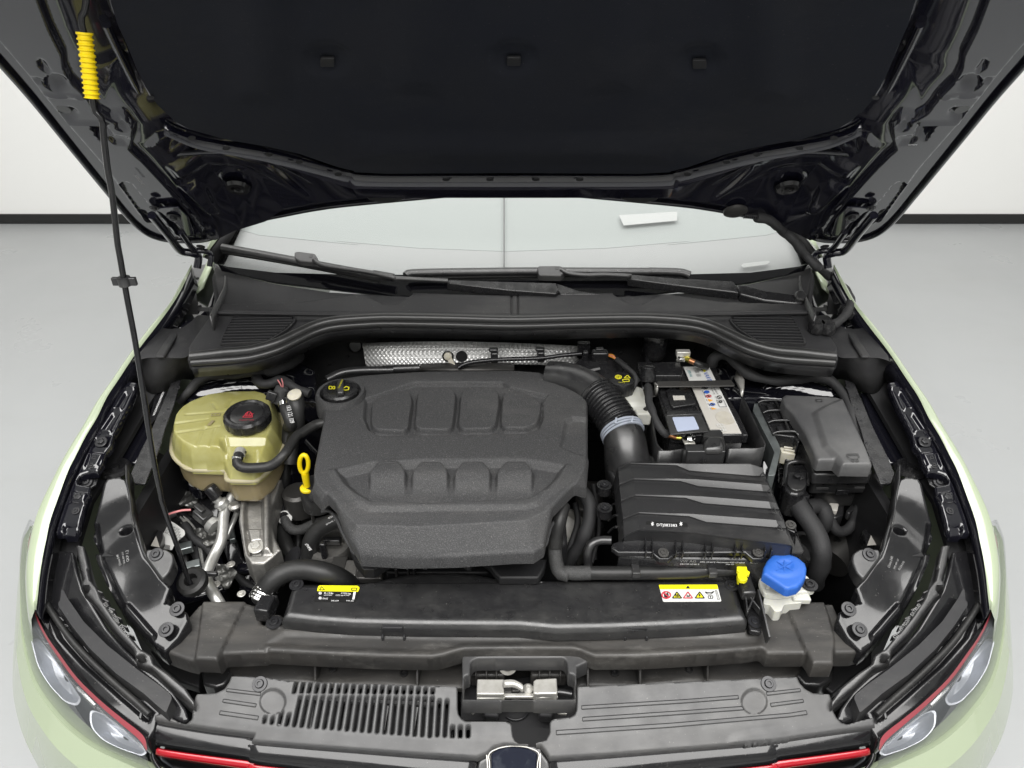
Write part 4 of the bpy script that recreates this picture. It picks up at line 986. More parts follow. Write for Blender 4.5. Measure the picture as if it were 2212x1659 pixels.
outl('marking', 'Z4', [(1815,1200),(1838,1183),(1862,1190),(1858,1208),(1828,1212)], (oc.z+.003,0,0), .0009, M['ink_y'], cp)
# engine beneath, seen in the gaps
eng = thing('engine_block', 'dark engine block and brackets showing below the front edge of the engine cover', 'engine', (0,.7,.3))
join('cylinder_head', [boxvf((-.07,.72,.60),(.34,.34,.30))], M['void'], eng, bev=.01)
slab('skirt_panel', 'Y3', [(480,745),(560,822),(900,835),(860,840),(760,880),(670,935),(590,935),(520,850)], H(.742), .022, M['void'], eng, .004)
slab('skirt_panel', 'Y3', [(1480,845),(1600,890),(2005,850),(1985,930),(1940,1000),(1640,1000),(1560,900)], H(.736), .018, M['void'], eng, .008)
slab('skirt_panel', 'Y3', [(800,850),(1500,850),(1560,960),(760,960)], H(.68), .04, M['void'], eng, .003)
for x0 in (850,940,985): box('fin', at(*K('Y3', [(x0,915)])[0], .70), (.004,.03,.02), M['plas'], eng, .001)
tube('loom', 'Y3', [(1060,920),(1090,880),(1140,870),(1300,880),(1420,925)], tapedr(.006), M['tape'], eng, z=.72)
for q, s_, m_ in (((400,935),(.03,.05,.02),'dark'),((500,950),(.025,.04,.02),'alu'),((640,985),(.05,.025,.015),'dark'),((300,860),(.012,.012,.09),'plasg'),((350,715),(.035,.014,.014),'plas'),((560,930),(.02,.03,.015),'alu')):
    box('casting', at(*K('Y3', [q])[0], .67), s_, M[m_], eng, .003)
lathe('throttle_body', at(*K('Y3', [(350,840)])[0], .64), [(.045,0),(.045,.03),(.040,.04),(.030,.04),(.028,.02)], M['alu'], eng, seg=30)
lathe('throttle_body', at(*K('Y3', [(250,440)])[0], .72), [(.030,0),(.032,.04),(.022,.06)], M['plas'], eng, seg=24)
lathe('throttle_body', at(*K('Y3', [(110,480)])[0], .66), [(.030,0),(.030,.05),(.024,.055),(.012,.055)], M['dark'], eng, seg=24)
tr = at(*K('Y4', [(55,720)])[0], .70)
lathe('pulley_ring', tr-Vector((0,0,.02)), [(.042,0),(.042,.02),(.038,.024),(.033,.020),(.030,.008),(.012,.004)], M['steel'], eng, frame((.3,-.6,.7)), 30)
random.seed(4)
for k_, q, z_, s_, m_ in (('Y2',(1560,1000),.52,(.10,.08,.06),'dark'),('Y2',(1700,500),.56,(.06,.10,.08),'dark'),('Y2',(1620,300),.62,(.05,.05,.05),'plasg'),('Y2',(1900,1080),.58,(.05,.03,.03),'alu'),('Y2',(2060,1160),.60,(.03,.02,.03),'dark'),
    ('Y4',(250,600),.58,(.06,.10,.08),'dark'),('Y4',(180,900),.55,(.05,.06,.05),'alu'),('Y4',(310,700),.60,(.02,.06,.04),'plasg'),('Z6',(60,1500),.62,(.05,.06,.08),'dark'),('Y2',(1450,1180),.54,(.05,.05,.03),'alu'),('Y3',(450,900),.60,(.06,.04,.04),'dark')):
    box('casting', at(*K(k_, [q])[0], z_), s_, M[m_], eng, .008, R=Matrix.Rotation(random.uniform(-.5,.5),3,'Z'))
for i, (k_, pts, r_) in enumerate((('Y2',[(1600,350,.64),(1580,600,.62),(1640,850,.60),(1600,1100,.56)],.009),('Y2',[(1420,900,.60),(1500,1050,.58),(1620,1130,.57),(1800,1140,.57)],.007),('Y2',[(1650,560,.66),(1720,640,.64),(1700,800,.60)],.010),
    ('Y4',[(290,420,.70),(310,560,.68),(290,760,.66),(300,1000,.62)],.006),('Y4',[(110,620,.66),(160,780,.64),(140,1000,.60)],.009),('Y4',[(330,640,.70),(330,800,.68),(280,1020,.64)],.004),('Z4',[(1480,1250,.76),(1560,1400,.74),(1530,1600,.70)],.006),
    ('Y2',[(960,900,.60),(1020,1100,.58),(1100,1250,.56),(1250,1350,.55)],.008),('Y2',[(560,1000,.60),(600,1150,.58),(720,1260,.56)],.006),('W2',[(480,1000,.66),(560,1250,.64),(620,1500,.60)],.008),('W2',[(1000,1400,.60),(1150,1500,.58),(1250,1650,.56)],.006))):
    tube('hose', k_, pts, tapedr(r_, .08, 60, i), M['tape' if i % 2 else 'rubber'], eng, 12)
for q in ((1560,640),(1700,1120),(1500,1110)): bolt('Y2', q, H(.60), .011, eng, M['steel'], 'hex')
for q in ((1690,530),(1800,1080)): lathe('fitting', at(*K('Y2', [q])[0], .62), [(.014,0),(.016,.01),(.010,.014),(.010,.03)], M['alu'], eng, frame((.2,-.3,1)), 18)
# ================================================================== DIPSTICK
dp = thing('dipstick', 'bright yellow oil dipstick loop beside the left edge of the engine cover', 'dipstick', tuple(at(*K('Y2', [(1735,480)])[0], .72)))
yr = at(*K('Y2', [(1735,380)])[0], .775).y
ell = [aty(*q, yr-.002) for q in K('Y2', circ((1692,150), 42, 86, 24))]
tube3('loop', ell+[ell[0]], .0042, M['yel'], dp, 10, flat=None)
me_ = [aty(*q, yr) for q in K('Y2', [(1700,232),(1712,300),(1725,375)])]
tube3('stem', me_, lambda s, t: .0075-.0015*t, M['yel'], dp, 10)
lathe('collar', me_[-1]-Vector((0,0,.003)), [(.014,0),(.014,.004),(.011,.006)], M['yel'], dp, seg=20)
box('socket', me_[-1]-Vector((-.001,0,.025)), (.022,.020,.030), M['plas'], dp, .003)
tube3('guide_tube', [me_[-1]-Vector((0,0,.03)), me_[-1]+Vector((.0,.0,-.10)), me_[-1]+Vector((.01,.01,-.2))], .004, M['dark'], dp, 8)
# ================================================================== COOLANT TANK
TP = (.795, 0, 0)
seam = [(160,985),(205,1085),(310,1190),(480,1275),(965,1290),(1005,1370),(1050,1440),(1430,1448),(1520,1400),(1690,1262),(1800,1080),(1880,900),(1885,650),(1840,430),(1740,320),(1560,270),(1100,280),(780,330),(460,460),(300,570),(200,700),(165,850)]
seam = low('W4', seam, .795, TP)
tA = [(p.x,p.y) for p in [at(*q, .842) for q in K('W4', rnd([(165,740),(195,610),(300,490),(460,375),(780,243),(1100,190),(1540,172),(1690,215),(1800,320),(1855,480),(1870,760),(1600,800),(1010,800),(960,930),(700,960),(500,1000),(400,1000),(290,950),(190,860)], 60))]]
tB = [(p.x,p.y) for p in [at(*q, .800) for q in K('W4', rnd([(985,840),(1870,800),(1850,960),(1770,1090),(1500,1390),(1420,1430),(1060,1425),(1015,1330)], 40))]]
sPoly = [(p.x,p.y) for p in ons(seam, TP)]
def tank_h(X, Y):
    a, _, _ = sdf(X, Y, sPoly); b, _, _ = sdf(X, Y, tB)
    edge = np.sqrt(np.clip(-(a+.003)/.013, 0, 1))
    yb = at(*K('W4', [(1300,770)])[0], .842).y; yc_ = at(*K('W4', [(1300,925)])[0], .828).y; yf = at(*K('W4', [(1300,1430)])[0], .797).y
    top = np.interp(Y, [yf, yf+.014, yc_, yb, yb+.2], [.006, .022, .036, .047, .047])
    mB = sstep(.5-b/.012)
    h = edge*(.047*(1-mB)+top*mB)
    for (p0, p1) in (((250,700),(880,600)), ((380,420),(1000,375)), ((200,560),(700,490)), ((520,960),(660,620)), ((740,930),(830,640)), ((850,330),(780,240)), ((1000,300),(1060,200)), ((985,760),(1020,1280)), ((1440,900),(1400,1180))):
        A_, B_ = [at(*q, .842) for q in K('W4', [p0, p1])]
        L2 = (B_.x-A_.x)**2+(B_.y-A_.y)**2; tt = np.clip(((X-A_.x)*(B_.x-A_.x)+(Y-A_.y)*(B_.y-A_.y))/L2, 0, 1)
        dd = np.sqrt((X-A_.x-tt*(B_.x-A_.x))**2+(Y-A_.y-tt*(B_.y-A_.y))**2)
        h -= .0016*np.exp(-(dd/.0028)**2)*(a < -.012)
    return h
tk = thing('coolant_tank', 'translucent yellow-green coolant expansion tank at the rear left of the bay', 'coolant tank', (at(*K('W4', [(900,900)])[0], .76).x, .80, .70))
relief('tank_shell', 'V', seam, TP, [], M['resv'], tk, cell=.0019, rim=.004, skirt=.006, hfn=tank_h, ang=80)
sp = ons(seam, TP, -.004); tube3('seam_flange', sp+[sp[0]], .0048, M['seam'], tk, 10)
sp2 = ons(seam, TP, -.013); tube3('seam_flange', sp2+[sp2[0]], .0026, M['seam'], tk, 8)
c0 = sum(sp, Vector())/len(sp); ins = [c0+(p-c0)*.95-Vector((0,0,.008)) for p in sp]
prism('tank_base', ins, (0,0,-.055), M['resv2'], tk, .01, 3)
for (p0, p1, w_) in (((770,440),(780,405),.001),((770,440),(895,435),.001),((780,405),(905,400),.001),((895,435),(905,400),.001),((830,440),(838,402),.001)):
    a_, b_ = [at(*q, .8445) for q in K('W4', [p0, p1])]; join('marking', [barvf(a_, b_, .0012, .0006)], M['resv2'], tk)
slab('marking', 'W4', [(705,580),(775,510),(825,512),(755,585)], H(.8445), .0008, M['resv2'], tk, 0)
cc = at(*K('W4', [(1350,540)])[0], .846)
CN = frame((0,-.06,1))
lobe = lambda a, h: 1+(.045*(abs(cos(5*a))**.35-.6) if h < .024 else 0)
cap = lathe('screw_cap', cc, [(.042,0),(.0445,.004),(.0445,.020),(.041,.025),(.037,.0265),(.033,.0245),(.031,.021)], M['plasg'], tk, CN, 80, lobe, ang=28); cap['label'] = 'round black screw cap with a red warning symbol'
lathe('cap_face', cc, [(.0315,.018),(.0315,.0215),(.029,.0225)], M['plas'], cap, CN, 40)
cz = (cc.z+.0232, 0, 0)
def polyl(name, k, pts, pl, r, m, par): return outl(name, k, pts, pl, r, m, par, closed=False)
outl('symbol', 'W4', [(1255,462),(1285,430),(1300,415),(1330,380),(1375,380),(1400,420),(1405,462)], cz, .0006, M['ink_r'], cap)
for a_, b_ in (((1300,400),(1315,435)),((1330,385),(1335,430)),((1375,395),(1350,435)),((1420,405),(1370,440)),((1290,440),(1390,445))):
    polyl('symbol', 'W4', [a_, b_], cz, .0006, M['ink_r'], cap)
text('lettering', 'VORSICHT HEISS', 'W4', (1200,512), (1425,508), cz, M['ink_r'], cap, None, .0004)
# level sensor plug behind the cap
sn = thing('sensor_plug', 'small grey two-wire sensor plug standing behind the coolant cap', 'connector', tuple(at(*K('W4', [(1720,260)])[0], .85)))
a_ = at(*K('W4', [(1770,250)])[0], .85); b_ = aty(*K('W4', [(1850,60)])[0], a_.y+.01)
join('plug_body', [barvf(a_, b_, .022, .022, (0,1,0))], M['carrier'], sn, bev=.003)
lathe('plug_sleeve', a_.lerp(b_,.72), [(.014,0),(.014,.014),(.010,.018)], M['carrier'], sn, frame(b_-a_), 16)
a2 = aty(*K('W4', [(1680,200)])[0], a_.y-.012); b2 = aty(*K('W4', [(1725,70)])[0], a_.y-.008); join('plug_latch', [barvf(a2, b2, .020, .010, (0,1,0))], M['plas'], sn, bev=.002)
tube3('wire', [b_, b_+Vector((.002,.0,.012)), b_+Vector((-.004,.004,.025))], .0012, M['pink'], sn, 6)
tube3('wire', [b_, b_+Vector((.006,.0,.014)), b_+Vector((.004,.004,.028))], .0012, M['pink'], sn, 6)
# hoses round the tank
def hose(name, label, cat, pieces, grp=None):
    """pieces: (crop, pts with z, radius, material, part name)"""
    k, pts = pieces[0][0], pieces[0][1]; q = K(k, [pts[0][:2]])[0]
    t = thing(name, label, cat, tuple(at(q[0], q[1], pts[0][2])), grp)
    for k, pts, r, m, nm in pieces:
        P = []
        for seg in ([(k, pts)] if isinstance(k, str) else list(zip(k, pts))):
            P += [at(*K(seg[0], [p[:2]])[0], p[2]) for p in seg[1]]
        tube3(nm, P, r, M[m], t, 14)
    return t
def chain(spec):
    P = []
    for k, pts in spec: P += [at(*K(k, [p[:2]])[0], p[2]) for p in pts]
    return P
def hose3(name, label, cat, specs, grp=None):
    P0 = chain(specs[0][0]); t = thing(name, label, cat, tuple(P0[0]), grp or {'radiator_hose': 'thick radiator hoses', 'wiring_loom': 'cloth taped wiring looms'}.get(name))
    for sp_, r, m, nm in specs: tube3(nm, chain(sp_), r, M[m], t, 14)
    return t
nip = at(*K('W4', [(1215,1010)])[0], .812)
h1 = hose3('coolant_hose', 'black rubber hose curling from the front of the coolant tank to the engine', 'hose',
    [([('W4', [(1222,985,.842),(1195,1060,.842),(1165,1160,.838),(1260,1238,.832),(1500,1240,.83),(1700,1205,.832),(1880,1060,.845),(1990,900,.85),(2080,760,.85)]), ('Z4', [(1500,1540,.85),(1600,1480,.85),(1690,1460,.85)])], .0095, 'rubber', 'hose'),
     ([('W4', [(1222,985,.842),(1200,1050,.842)])], .0108, 'steel', 'clamp')])
for q in ((1222,1000),(1172,1090)):
    c = at(*K('W4', [q])[0], .842)
    lathe('clamp_band', c-Vector((0,0,.003)), [(.0115,0),(.0115,.005)], M['chrome'], h1, frame((.1,.5,.6)), 20)
h2 = hose3('heater_hose', 'white-printed black hose with a silver spring clip on its end, right of the coolant tank', 'hose',
    [([('W4', [(1905,245,.88),(1925,350,.875),(1975,480,.865),(2000,600,.85)]), ('Z4', [(1395,1500,.82),(1385,1659,.78)]), ('Y2', [(1530,100,.74),(1510,300,.70),(1490,480,.66)])], .0118, 'rubber', 'hose'),
     ([('W4', [(1905,235,.882),(1915,290,.878)])], .0132, 'chrome', 'clamp')])
text('lettering', '1K0 121 109', 'W4', (1925,290), (1985,560), H(.890), M['ink_w'], h2, None, .0)
h3 = hose3('vent_hose', 'black hose with a pale green quick coupling behind the coolant tank', 'hose',
    [([('W4', [(2065,130,.89),(2075,240,.885),(2100,400,.87),(2110,600,.84)]), ('Z4', [(1430,1600,.80)]), ('Y2', [(1560,150,.76)])], lambda s, t: .0128 if s > .03 else .0165, 'rubber', 'hose')])
c = at(*K('W4', [(2060,130)])[0], .902); lathe('coupling', c, [(.013,0),(.014,.004),(.009,.007)], M['cream'], h3, frame((-.1,-.3,1)), 20)
# ================================================================== LEFT CORNER PIPES AND BRACKETS
ap = hose3('refrigerant_pipe', 'bent bare aluminium pipe running down the left corner of the bay', 'pipe',
    [([('Y2', [(1050,385,.72),(990,500,.71),(935,620,.70),(925,760,.69),(905,880,.68),(850,1000,.67),(790,1130,.665),(765,1220,.66),(800,1320,.655),(860,1420,.65),(905,1500,.64)])], .0105, 'pipe', 'pipe'),
     ([('Y2', [(1060,600,.69),(1020,700,.67),(950,860,.65)])], .0055, 'pipe', 'pipe')])
c = at(*K('Y2', [(930,545)])[0], .712)
lathe('port_neck', c, [(.014,0),(.014,.010),(.009,.014),(.009,.022)], M['pipe'], ap, frame((-.45,.0,.8)), 16)
lathe('port_cap', c+Vector((-.010,.004,.020)), [(.013,0),(.013,.022),(.011,.026),(.004,.026)], M['plasg'], ap, frame((-.45,.15,.8)), 20, lambda a, h: 1+.03*cos(14*a))
c = at(*K('Y2', [(790,1192)])[0], .69); join('pipe_clip', [boxvf(c+Vector((.003,0,0)), (.026,.008,.009))], M['plas'], ap, bev=.002)
lathe('pipe_union', at(*K('Y2', [(1040,560)])[0], .71), [(.012,0),(.013,.006),(.008,.010)], M['alu'], ap, seg=16)
mb = thing('engine_mount', 'cast aluminium engine mount bracket bolted below the coolant tank', 'bracket', tuple(at(*K('Y2', [(1240,900)])[0], .66)))
mo_ = [(1095,470),(1150,390),(1250,350),(1380,300),(1480,290),(1440,420),(1395,540),(1385,700),(1420,850),(1475,960),(1400,1030),(1310,1098),(1190,1098),(1125,1010),(1100,850),(1072,680)]
relief('casting', 'Y2', mo_, (.60,.18,0), [('Y2', [(1150,420),(1290,380),(1290,600),(1300,900),(1290,1010),(1180,1010),(1150,900),(1130,600)], -.012, .006), ('Y2', [(1150,750),(1290,750),(1290,860),(1180,880)], .010, .006), ('Y2', [(1310,400),(1370,360),(1380,1000),(1310,1000)], .010, .008)], M['alu'], mb, cell=.0018, rim=.004, skirt=.05)
bolt('Y2', (1237,935), (.60,.18,0), .015, mb, M['steel'], 'hex', -.008)
lathe('casting_boss', on(K('Y2', [(1290,440)])[0], (.60,.18,0)), [(.010,-.01),(.010,.006),(.006,.006),(.005,.0)], M['alu'], mb, seg=18)
sticker('tag_label', 'Y2', [(1195,400),(1320,335),(1330,370),(1230,450)], (.614,.18,0), M['lab_w'], mb)
# scattered fittings in the left corner
lb = thing('left_corner_fittings', 'dark brackets, earth stud, foil wraps and paper tags in the left front corner', 'fittings', tuple(at(*K('Y2', [(400,700)])[0], .50)))
join('frame_rail', [barvf(at(*K('Y2', [(520,300)])[0], .60), at(*K('Y2', [(700,1500)])[0], .52), .12, .06)], M['gloss'], lb, bev=.01)
join('rail_step', [barvf(at(*K('Y2', [(1060,1140)])[0], .60), at(*K('Y2', [(1390,1140)])[0], .60), .02, .012)], M['gloss'], lb, bev=.004)
join('rail_step', [barvf(at(*K('Y2', [(1090,1330)])[0], .56), at(*K('Y2', [(1290,1400)])[0], .56), .012, .012)], M['gloss'], lb, bev=.004)
slab('bracket', 'Y2', rnd([(560,260),(640,240),(760,260),(760,350),(700,390),(600,380)], 40), H(.70), .03, M['gloss'], lb, .004)
bolt('Y2', (682,318), H(.712), .0165, lb, M['steel'], 'hex', 0)
bolt('Y2', (425,300), H(.70), .012, lb, M['steel'], 'hex', 0, name='earth_stud')
lathe('stud_plate', at(*K('Y2', [(430,310)])[0], .685), [(.026,0),(.026,.008),(.018,.012)], M['plasg'], lb, seg=10, lobes=lambda a, h: 1+.2*cos(5*a))
slab('bracket_plate', 'Y2', [(280,20),(380,70),(500,180),(470,230),(330,180),(270,130)], H(.71), .004, M['dark'], lb, .001)
tube('orange_lead', 'Y2', [(290,190,.72),(350,170,.725),(420,175,.728),(455,200,.725),(460,235,.71)], .0035, M['orange'], lb, 10)
LS = (.60-.42*.66, .42, 0)
relief('inner_panel', 'Y2', [(300,500),(420,540),(560,600),(660,640),(770,760),(760,860),(640,880),(540,860),(450,740),(320,640)], LS, [], M['gloss2'], lb, cell=.003, rim=.004, skirt=.03, hfn=lambda X, Y: .004*np.sin(X*60)*np.sin(Y*70))
relief('inner_panel', 'Y2', [(690,440),(860,450),(900,560),(880,680),(760,640),(680,560)], up(LS, .02), [], M['gloss2'], lb, cell=.003, rim=.004, skirt=.03, hfn=lambda X, Y: .004*np.sin(X*80)*np.sin(Y*60))
relief('inner_panel', 'Y2', [(960,900),(1060,860),(1110,1030),(1180,1110),(1060,1130),(960,1060)], up(LS, .0), [], M['gloss2'], lb, cell=.003, rim=.004, skirt=.03, hfn=lambda X, Y: .004*np.sin(X*80)*np.sin(Y*60))
relief('inner_panel', 'Y2', [(1060,1190),(1380,1180),(1290,1330),(1240,1420),(1080,1330)], up(LS, -.03), [], M['gloss2'], lb, cell=.003, rim=.004, skirt=.03, hfn=lambda X, Y: .003*np.sin(X*80)*np.sin(Y*60))
for q_, s_ in (((1010,820),(.012,.04,.012)),((560,950),(.03,.02,.016)),((380,860),(.02,.03,.02)),((640,1130),(.03,.02,.02))): box('small_bracket', at(*K('Y2', [q_])[0], .63), s_, M['galv'], lb, .002, R=Matrix.Rotation(.4,3,'Z'))
for q_ in ((560,700),(1000,1100),(860,1290),(1100,1380)): bolt('Y2', q_, H(.63), .008, lb, M['steel'], 'hex', 0)
tube('brake_line', 'Y2', [(300,560,.64),(430,600,.64),(560,690,.63),(660,820,.62),(700,1000,.61),(735,1180,.60)], .0026, M['pipe'], lb, 8)
tube('brake_line', 'Y2', [(320,545,.64),(450,585,.64),(580,675,.63),(680,805,.62),(720,990,.61),(750,1170,.60)], .0026, M['pipe'], lb, 8)
def crumple(name, k, pts, z, m, par, amp=.004, cell=.003):
    f = lambda X, Y: .7*amp*(np.sin(X*170+2*np.sin(Y*80))*np.sin(Y*150+2*np.sin(X*60)))+amp*.3*np.abs(np.sin(X*310+Y*200))
    return relief(name, k, pts, (z,0,0), [], m, par, cell=cell, rim=0, skirt=.004, hfn=f, ang=80)
crumple('foil_wrap', 'Y2', [(340,380),(420,375),(560,400),(700,450),(690,500),(640,560),(540,545),(420,510),(345,490)], .66, M['crinkle'], lb)
crumple('foil_wrap', 'Y2', [(650,770),(830,760),(880,800),(850,900),(760,930),(680,860)], .63, M['crinkle'], lb)
crumple('foil_wrap', 'Y2', [(860,1090),(960,1110),(1060,1180),(1000,1290),(940,1330),(850,1240)], .62, M['crinkle'], lb)
crumple('foil_wrap', 'Y2', [(280,250),(350,270),(500,540),(640,620),(620,760),(400,650),(300,520)], .615, M['dark'], lb)
tg = slab('paper_tag_and_glint', 'Y2', rnd([(260,690),(300,660),(380,660),(480,720),(560,780),(565,820),(470,900),(440,965),(340,950),(280,800)], 12), H(.66), .001, M['lab_w'], lb, 0)
for i in range(5): text('lettering', '5WA 121 407 HK 018', 'Y2', (330+6*i,690+26*i), (500+6*i,780+26*i), H(.661), M['ink_k'], tg)
for i in range(9): sticker('bar', 'Y2', [(345+9*i,905+2*i),(349+9*i,906+2*i),(345+9*i,945+2*i),(341+9*i,944+2*i)], H(.661), M['ink_k'], tg)
slab('bracket_arm', 'Y2', [(205,790),(240,730),(270,760),(350,780),(350,850),(320,940),(250,920)], H(.68), .02, M['plas'], lb, .002)
sticker('tag_label', 'Y2', [(240,925),(290,830),(325,940)], H(.682), M['lab_s'], lb)
tube('loom', 'Y2', [(200,400,.67),(220,560,.67),(290,640,.67),(400,640,.67),(480,615,.67)], tapedr(.009,.15), M['tape'], lb, 12)
tube('loom', 'Y2', [(520,850,.62),(600,900,.61),(700,1020,.60),(720,1150,.59)], tapedr(.012,.2), M['tape'], lb, 12)
tube('loom', 'Y2', [(560,720,.64),(640,850,.63),(760,930,.62),(830,1020,.61)], tapedr(.008,.2), M['tape'], lb, 12)
tube('loom', 'Y2', [(260,520,.66),(400,600,.65),(560,720,.64),(650,840,.63),(720,1130,.62)], .0016, M['bolt'], lb, 6)
pp_ = thing('pressure_sensor', 'small black plug with a red wire on a metal sensor beside the aluminium pipe', 'sensor', tuple(at(*K('Y2', [(820,700)])[0], .68)))
a_ = at(*K('Y2', [(790,680)])[0], .70); b_ = at(*K('Y2', [(680,590)])[0], .71)
join('plug_body', [barvf(a_, b_, .026, .022)], M['plas'], pp_, bev=.003)
join('plug_latch', [barvf(a_.lerp(b_,.3)+Vector((0,0,.014)), b_+Vector((0,0,.014)), .012, .008)], M['plas'], pp_, bev=.002)
lathe('metal_ring', at(*K('Y2', [(850,745)])[0], .685), [(.016,0),(.016,.012),(.012,.016),(.012,.026)], M['pipe'], pp_, frame(b_-a_), 20, lambda a, h: 1+.04*cos(12*a))
tube('wire', 'Y2', [(620,585,.71),(540,590,.712),(460,610,.71),(390,635,.70)], .0022, M['pink'], pp_, 6)
# middle-left hoses
q1 = hose3('quick_coupling_hose', 'black hose with a braided tail and a white-banded quick coupling left of the engine cover', 'hose',
    [([('Y2', [(1490,470,.67),(1495,560,.668),(1510,650,.665),(1530,720,.66),(1590,775,.655),(1680,770,.66),(1800,715,.68),(1930,680,.70)])], .0100, 'weave', 'braided_hose'),
     ([('Y2', [(1488,520,.672),(1500,590,.670),(1515,660,.666)])], lambda s, t: .0125+.0015*(sin(s*400) > 0), 'plasg', 'coupling')])
for q in ((1490,530),(1515,655)): lathe('white_band', at(*K('Y2', [q])[0], .667), [(.0142,0),(.0142,.004)], M['lab_w'], q1, frame((.1,-.8,.5)), 20)
hose3('radiator_hose', 'thick black hose branching down from behind the quick coupling to the clamped joint', 'hose',
    [([('Y2', [(1555,660,.64),(1490,760,.64),(1500,850,.635),(1540,950,.63),(1600,1050,.62)])], .014, 'rubber', 'hose')])
r2 = hose3('radiator_hose', 'thick black hose printed 40R curving out from under the engine cover', 'hose',
    [([('Y2', [(2080,680,.74),(1980,700,.735),(1850,760,.72),(1765,870,.70),(1750,1000,.67),(1745,1100,.64)])], .0165, 'rubber', 'hose'),])
text('lettering', '40R', 'Y2', (1925,675), (1985,645), H(.754), M['ink_w'], r2, None, 0)
text('lettering', 'JEPDHK 18/12', 'Y2', (1905,730), (2025,665), H(.752), M['ink_w'], r2, None, 0)
text('lettering', 'SPHME', 'Y2', (1700,910), (1745,975), H(.705), M['ink_w'], r2, None, 0)
for (q, rr, nn) in (((1750,1030),.0185,(0,-.3,1)),((1750,1060),.0185,(0,-.3,1)),((1610,1020),.0165,(-.5,-.2,1)),((1590,1050),.0165,(-.5,-.2,1))):
    lathe('spring_clamp', at(*K('Y2', [q])[0], .655), [(rr,0),(rr+.001,.003),(rr,.006)], M['bolt'], r2, frame(nn), 24)
r3 = hose3('radiator_hose', 'thick black hose arching over the front left corner to a silver wire clamp', 'hose',
    [([('Y2', [(1290,1420,.68),(1330,1340,.70),(1410,1240,.715),(1540,1170,.722),(1700,1150,.725),(1880,1180,.722),(2040,1240,.700),(2150,1320,.655)])], .0185, 'rubber', 'hose')])
for i, q in enumerate(((1335,1345),(1310,1375),(1295,1405),(1278,1430))):
    lathe('clamp_wire', at(*K('Y2', [q])[0], .697-.004*i), [(.0205,0),(.0215,.0025),(.0205,.005)], M['chrome'], r3, frame((-.5,.55,.6)) if False else frame((.25,.45,.5)), 28)
box('clamp_box', at(*K('Y2', [(1330,1520)])[0], .70), (.026,.034,.03), M['plasg'], r3, .003, R=Matrix.Rotation(radians(-8),3,'Z'))
box('clamp_latch', at(*K('Y2', [(1390,1500)])[0], .69), (.014,.034,.02), M['plas'], r3, .002)
# hose sleeve right of the engine cover, running behind the radiator cover
r4 = hose3('vacuum_hose', 'long black hose with a braided sleeve lying in front of the air filter box', 'hose',
    [([('Y3', [(2110,500,.80),(2075,640,.78),(2065,760,.755),(2075,870,.74),(2100,950,.735),(2150,985,.735)]), ('Y4', [(60,1100,.735),(160,1102,.735),(265,1100,.735)])], .0125, 'weave', 'braided_sleeve'),
     ([('Y3', [(2130,440,.81),(2100,560,.80),(2075,680,.775),(2068,760,.757)])], .0132, 'rubber', 'hose'),
     ([('Y4', [(255,1100,.735),(600,1100,.735),(1050,1092,.735),(1150,1080,.735),(1280,1078,.735),(1410,1072,.735)])], .0118, 'rubber', 'hose')])
text('lettering', '023.12.07', 'Y4', (60,640), (35,715), H(.79), M['ink_w'], r4, None, 0)
for x0 in (610, 1195):
    c = at(*K('Y4', [(x0,1095)])[0], .735)
    join('hose_clip', [boxvf(c+Vector((0,.0,.008)),(.014,.030,.012)), boxvf(c+Vector((-.004,.026,.018)),(.016,.010,.006))], M['plas'], r4, bev=.001)
for x0 in (1150,1240): lathe('hose_ring', at(*K('Y4', [(x0,1080)])[0], .735)-Vector((.003,0,0)), [(.0135,0),(.0135,.006)], M['plasg'], r4, frame((1,0,0)), 18)
hose3('breather_pipe', 'thin black pipe bending out of the left end of the air filter box', 'pipe',
    [([('Y4', [(430,850,.77),(340,850,.768),(275,880,.765),(248,950,.75),(250,1060,.72)])], .0078, 'plas', 'pipe')])
hose3('wiring_loom', 'taped black wiring loom hanging down between the engine cover and the air filter box', 'wiring loom',
    [([('Y4', [(200,470,.78),(255,560,.77),(260,680,.75),(210,830,.72),(130,970,.68),(60,1080,.64)])], tapedr(.0125,.12,70), 'tape', 'loom'),
     ([('Y4', [(150,560,.74),(170,700,.72),(130,850,.70),(90,950,.68)])], .006, 'tape', 'loom')])

# ================================================================== INTAKE DUCT
duct = thing('intake_duct', 'black ribbed intake hose with a pale clamp, curving down to the air filter box', 'intake hose', tuple(at(*K('Z5', [(1880,1300)])[0], .80)))
P1 = chain([('Z5', [(1470,1110,.865),(1600,1125,.87),(1730,1170,.87),(1840,1250,.865)])])
P2 = chain([('Z5', [(1830,1240,.865),(1900,1320,.86),(1980,1430,.85),(2020,1500,.842)])])
P3 = chain([('Z5', [(2015,1490,.842),(2045,1560,.835)]), ('Y4', [(535,110,.825),(548,230,.80),(570,330,.77)])])
tube3('elbow', P1, lambda s, t: .034+.004*t, M['plas'], duct, 28)
tube3('bellows', P2, lambda s, t: .0375+.0030*sin(s*2*pi/.0082), M['plasg'], duct, 28, step=.0011, ang=80)
tube3('spigot', P3, lambda s, t: .040+.008*t*t, M['plas'], duct, 30)
prism('duct_shoulder', [at(*q, .795) for q in K('Y4', [(400,150),(700,130),(735,185),(800,215),(940,232),(1000,300),(600,330),(490,400),(440,380),(400,300)])], (0,0,-.05), M['plas'], duct, .014, 4)
d = (P3[1]-P3[0]).normalized(); c = P3[0]+d*.006
for i in range(3): lathe('clamp_band', c+d*(.006*i), [(.0415,0),(.0432,.0015),(.0432,.003),(.0415,.0045)], M['clampb'], duct, frame(d), 40)
for q in ((45,1470),(170,1465)):
    a_ = at(*K('Z6', [q])[0], .885); join('clamp_ear', [barvf(a_, a_+Vector((.003,.012,.004)), .004, .006)], M['clampb'], duct, bev=.001)
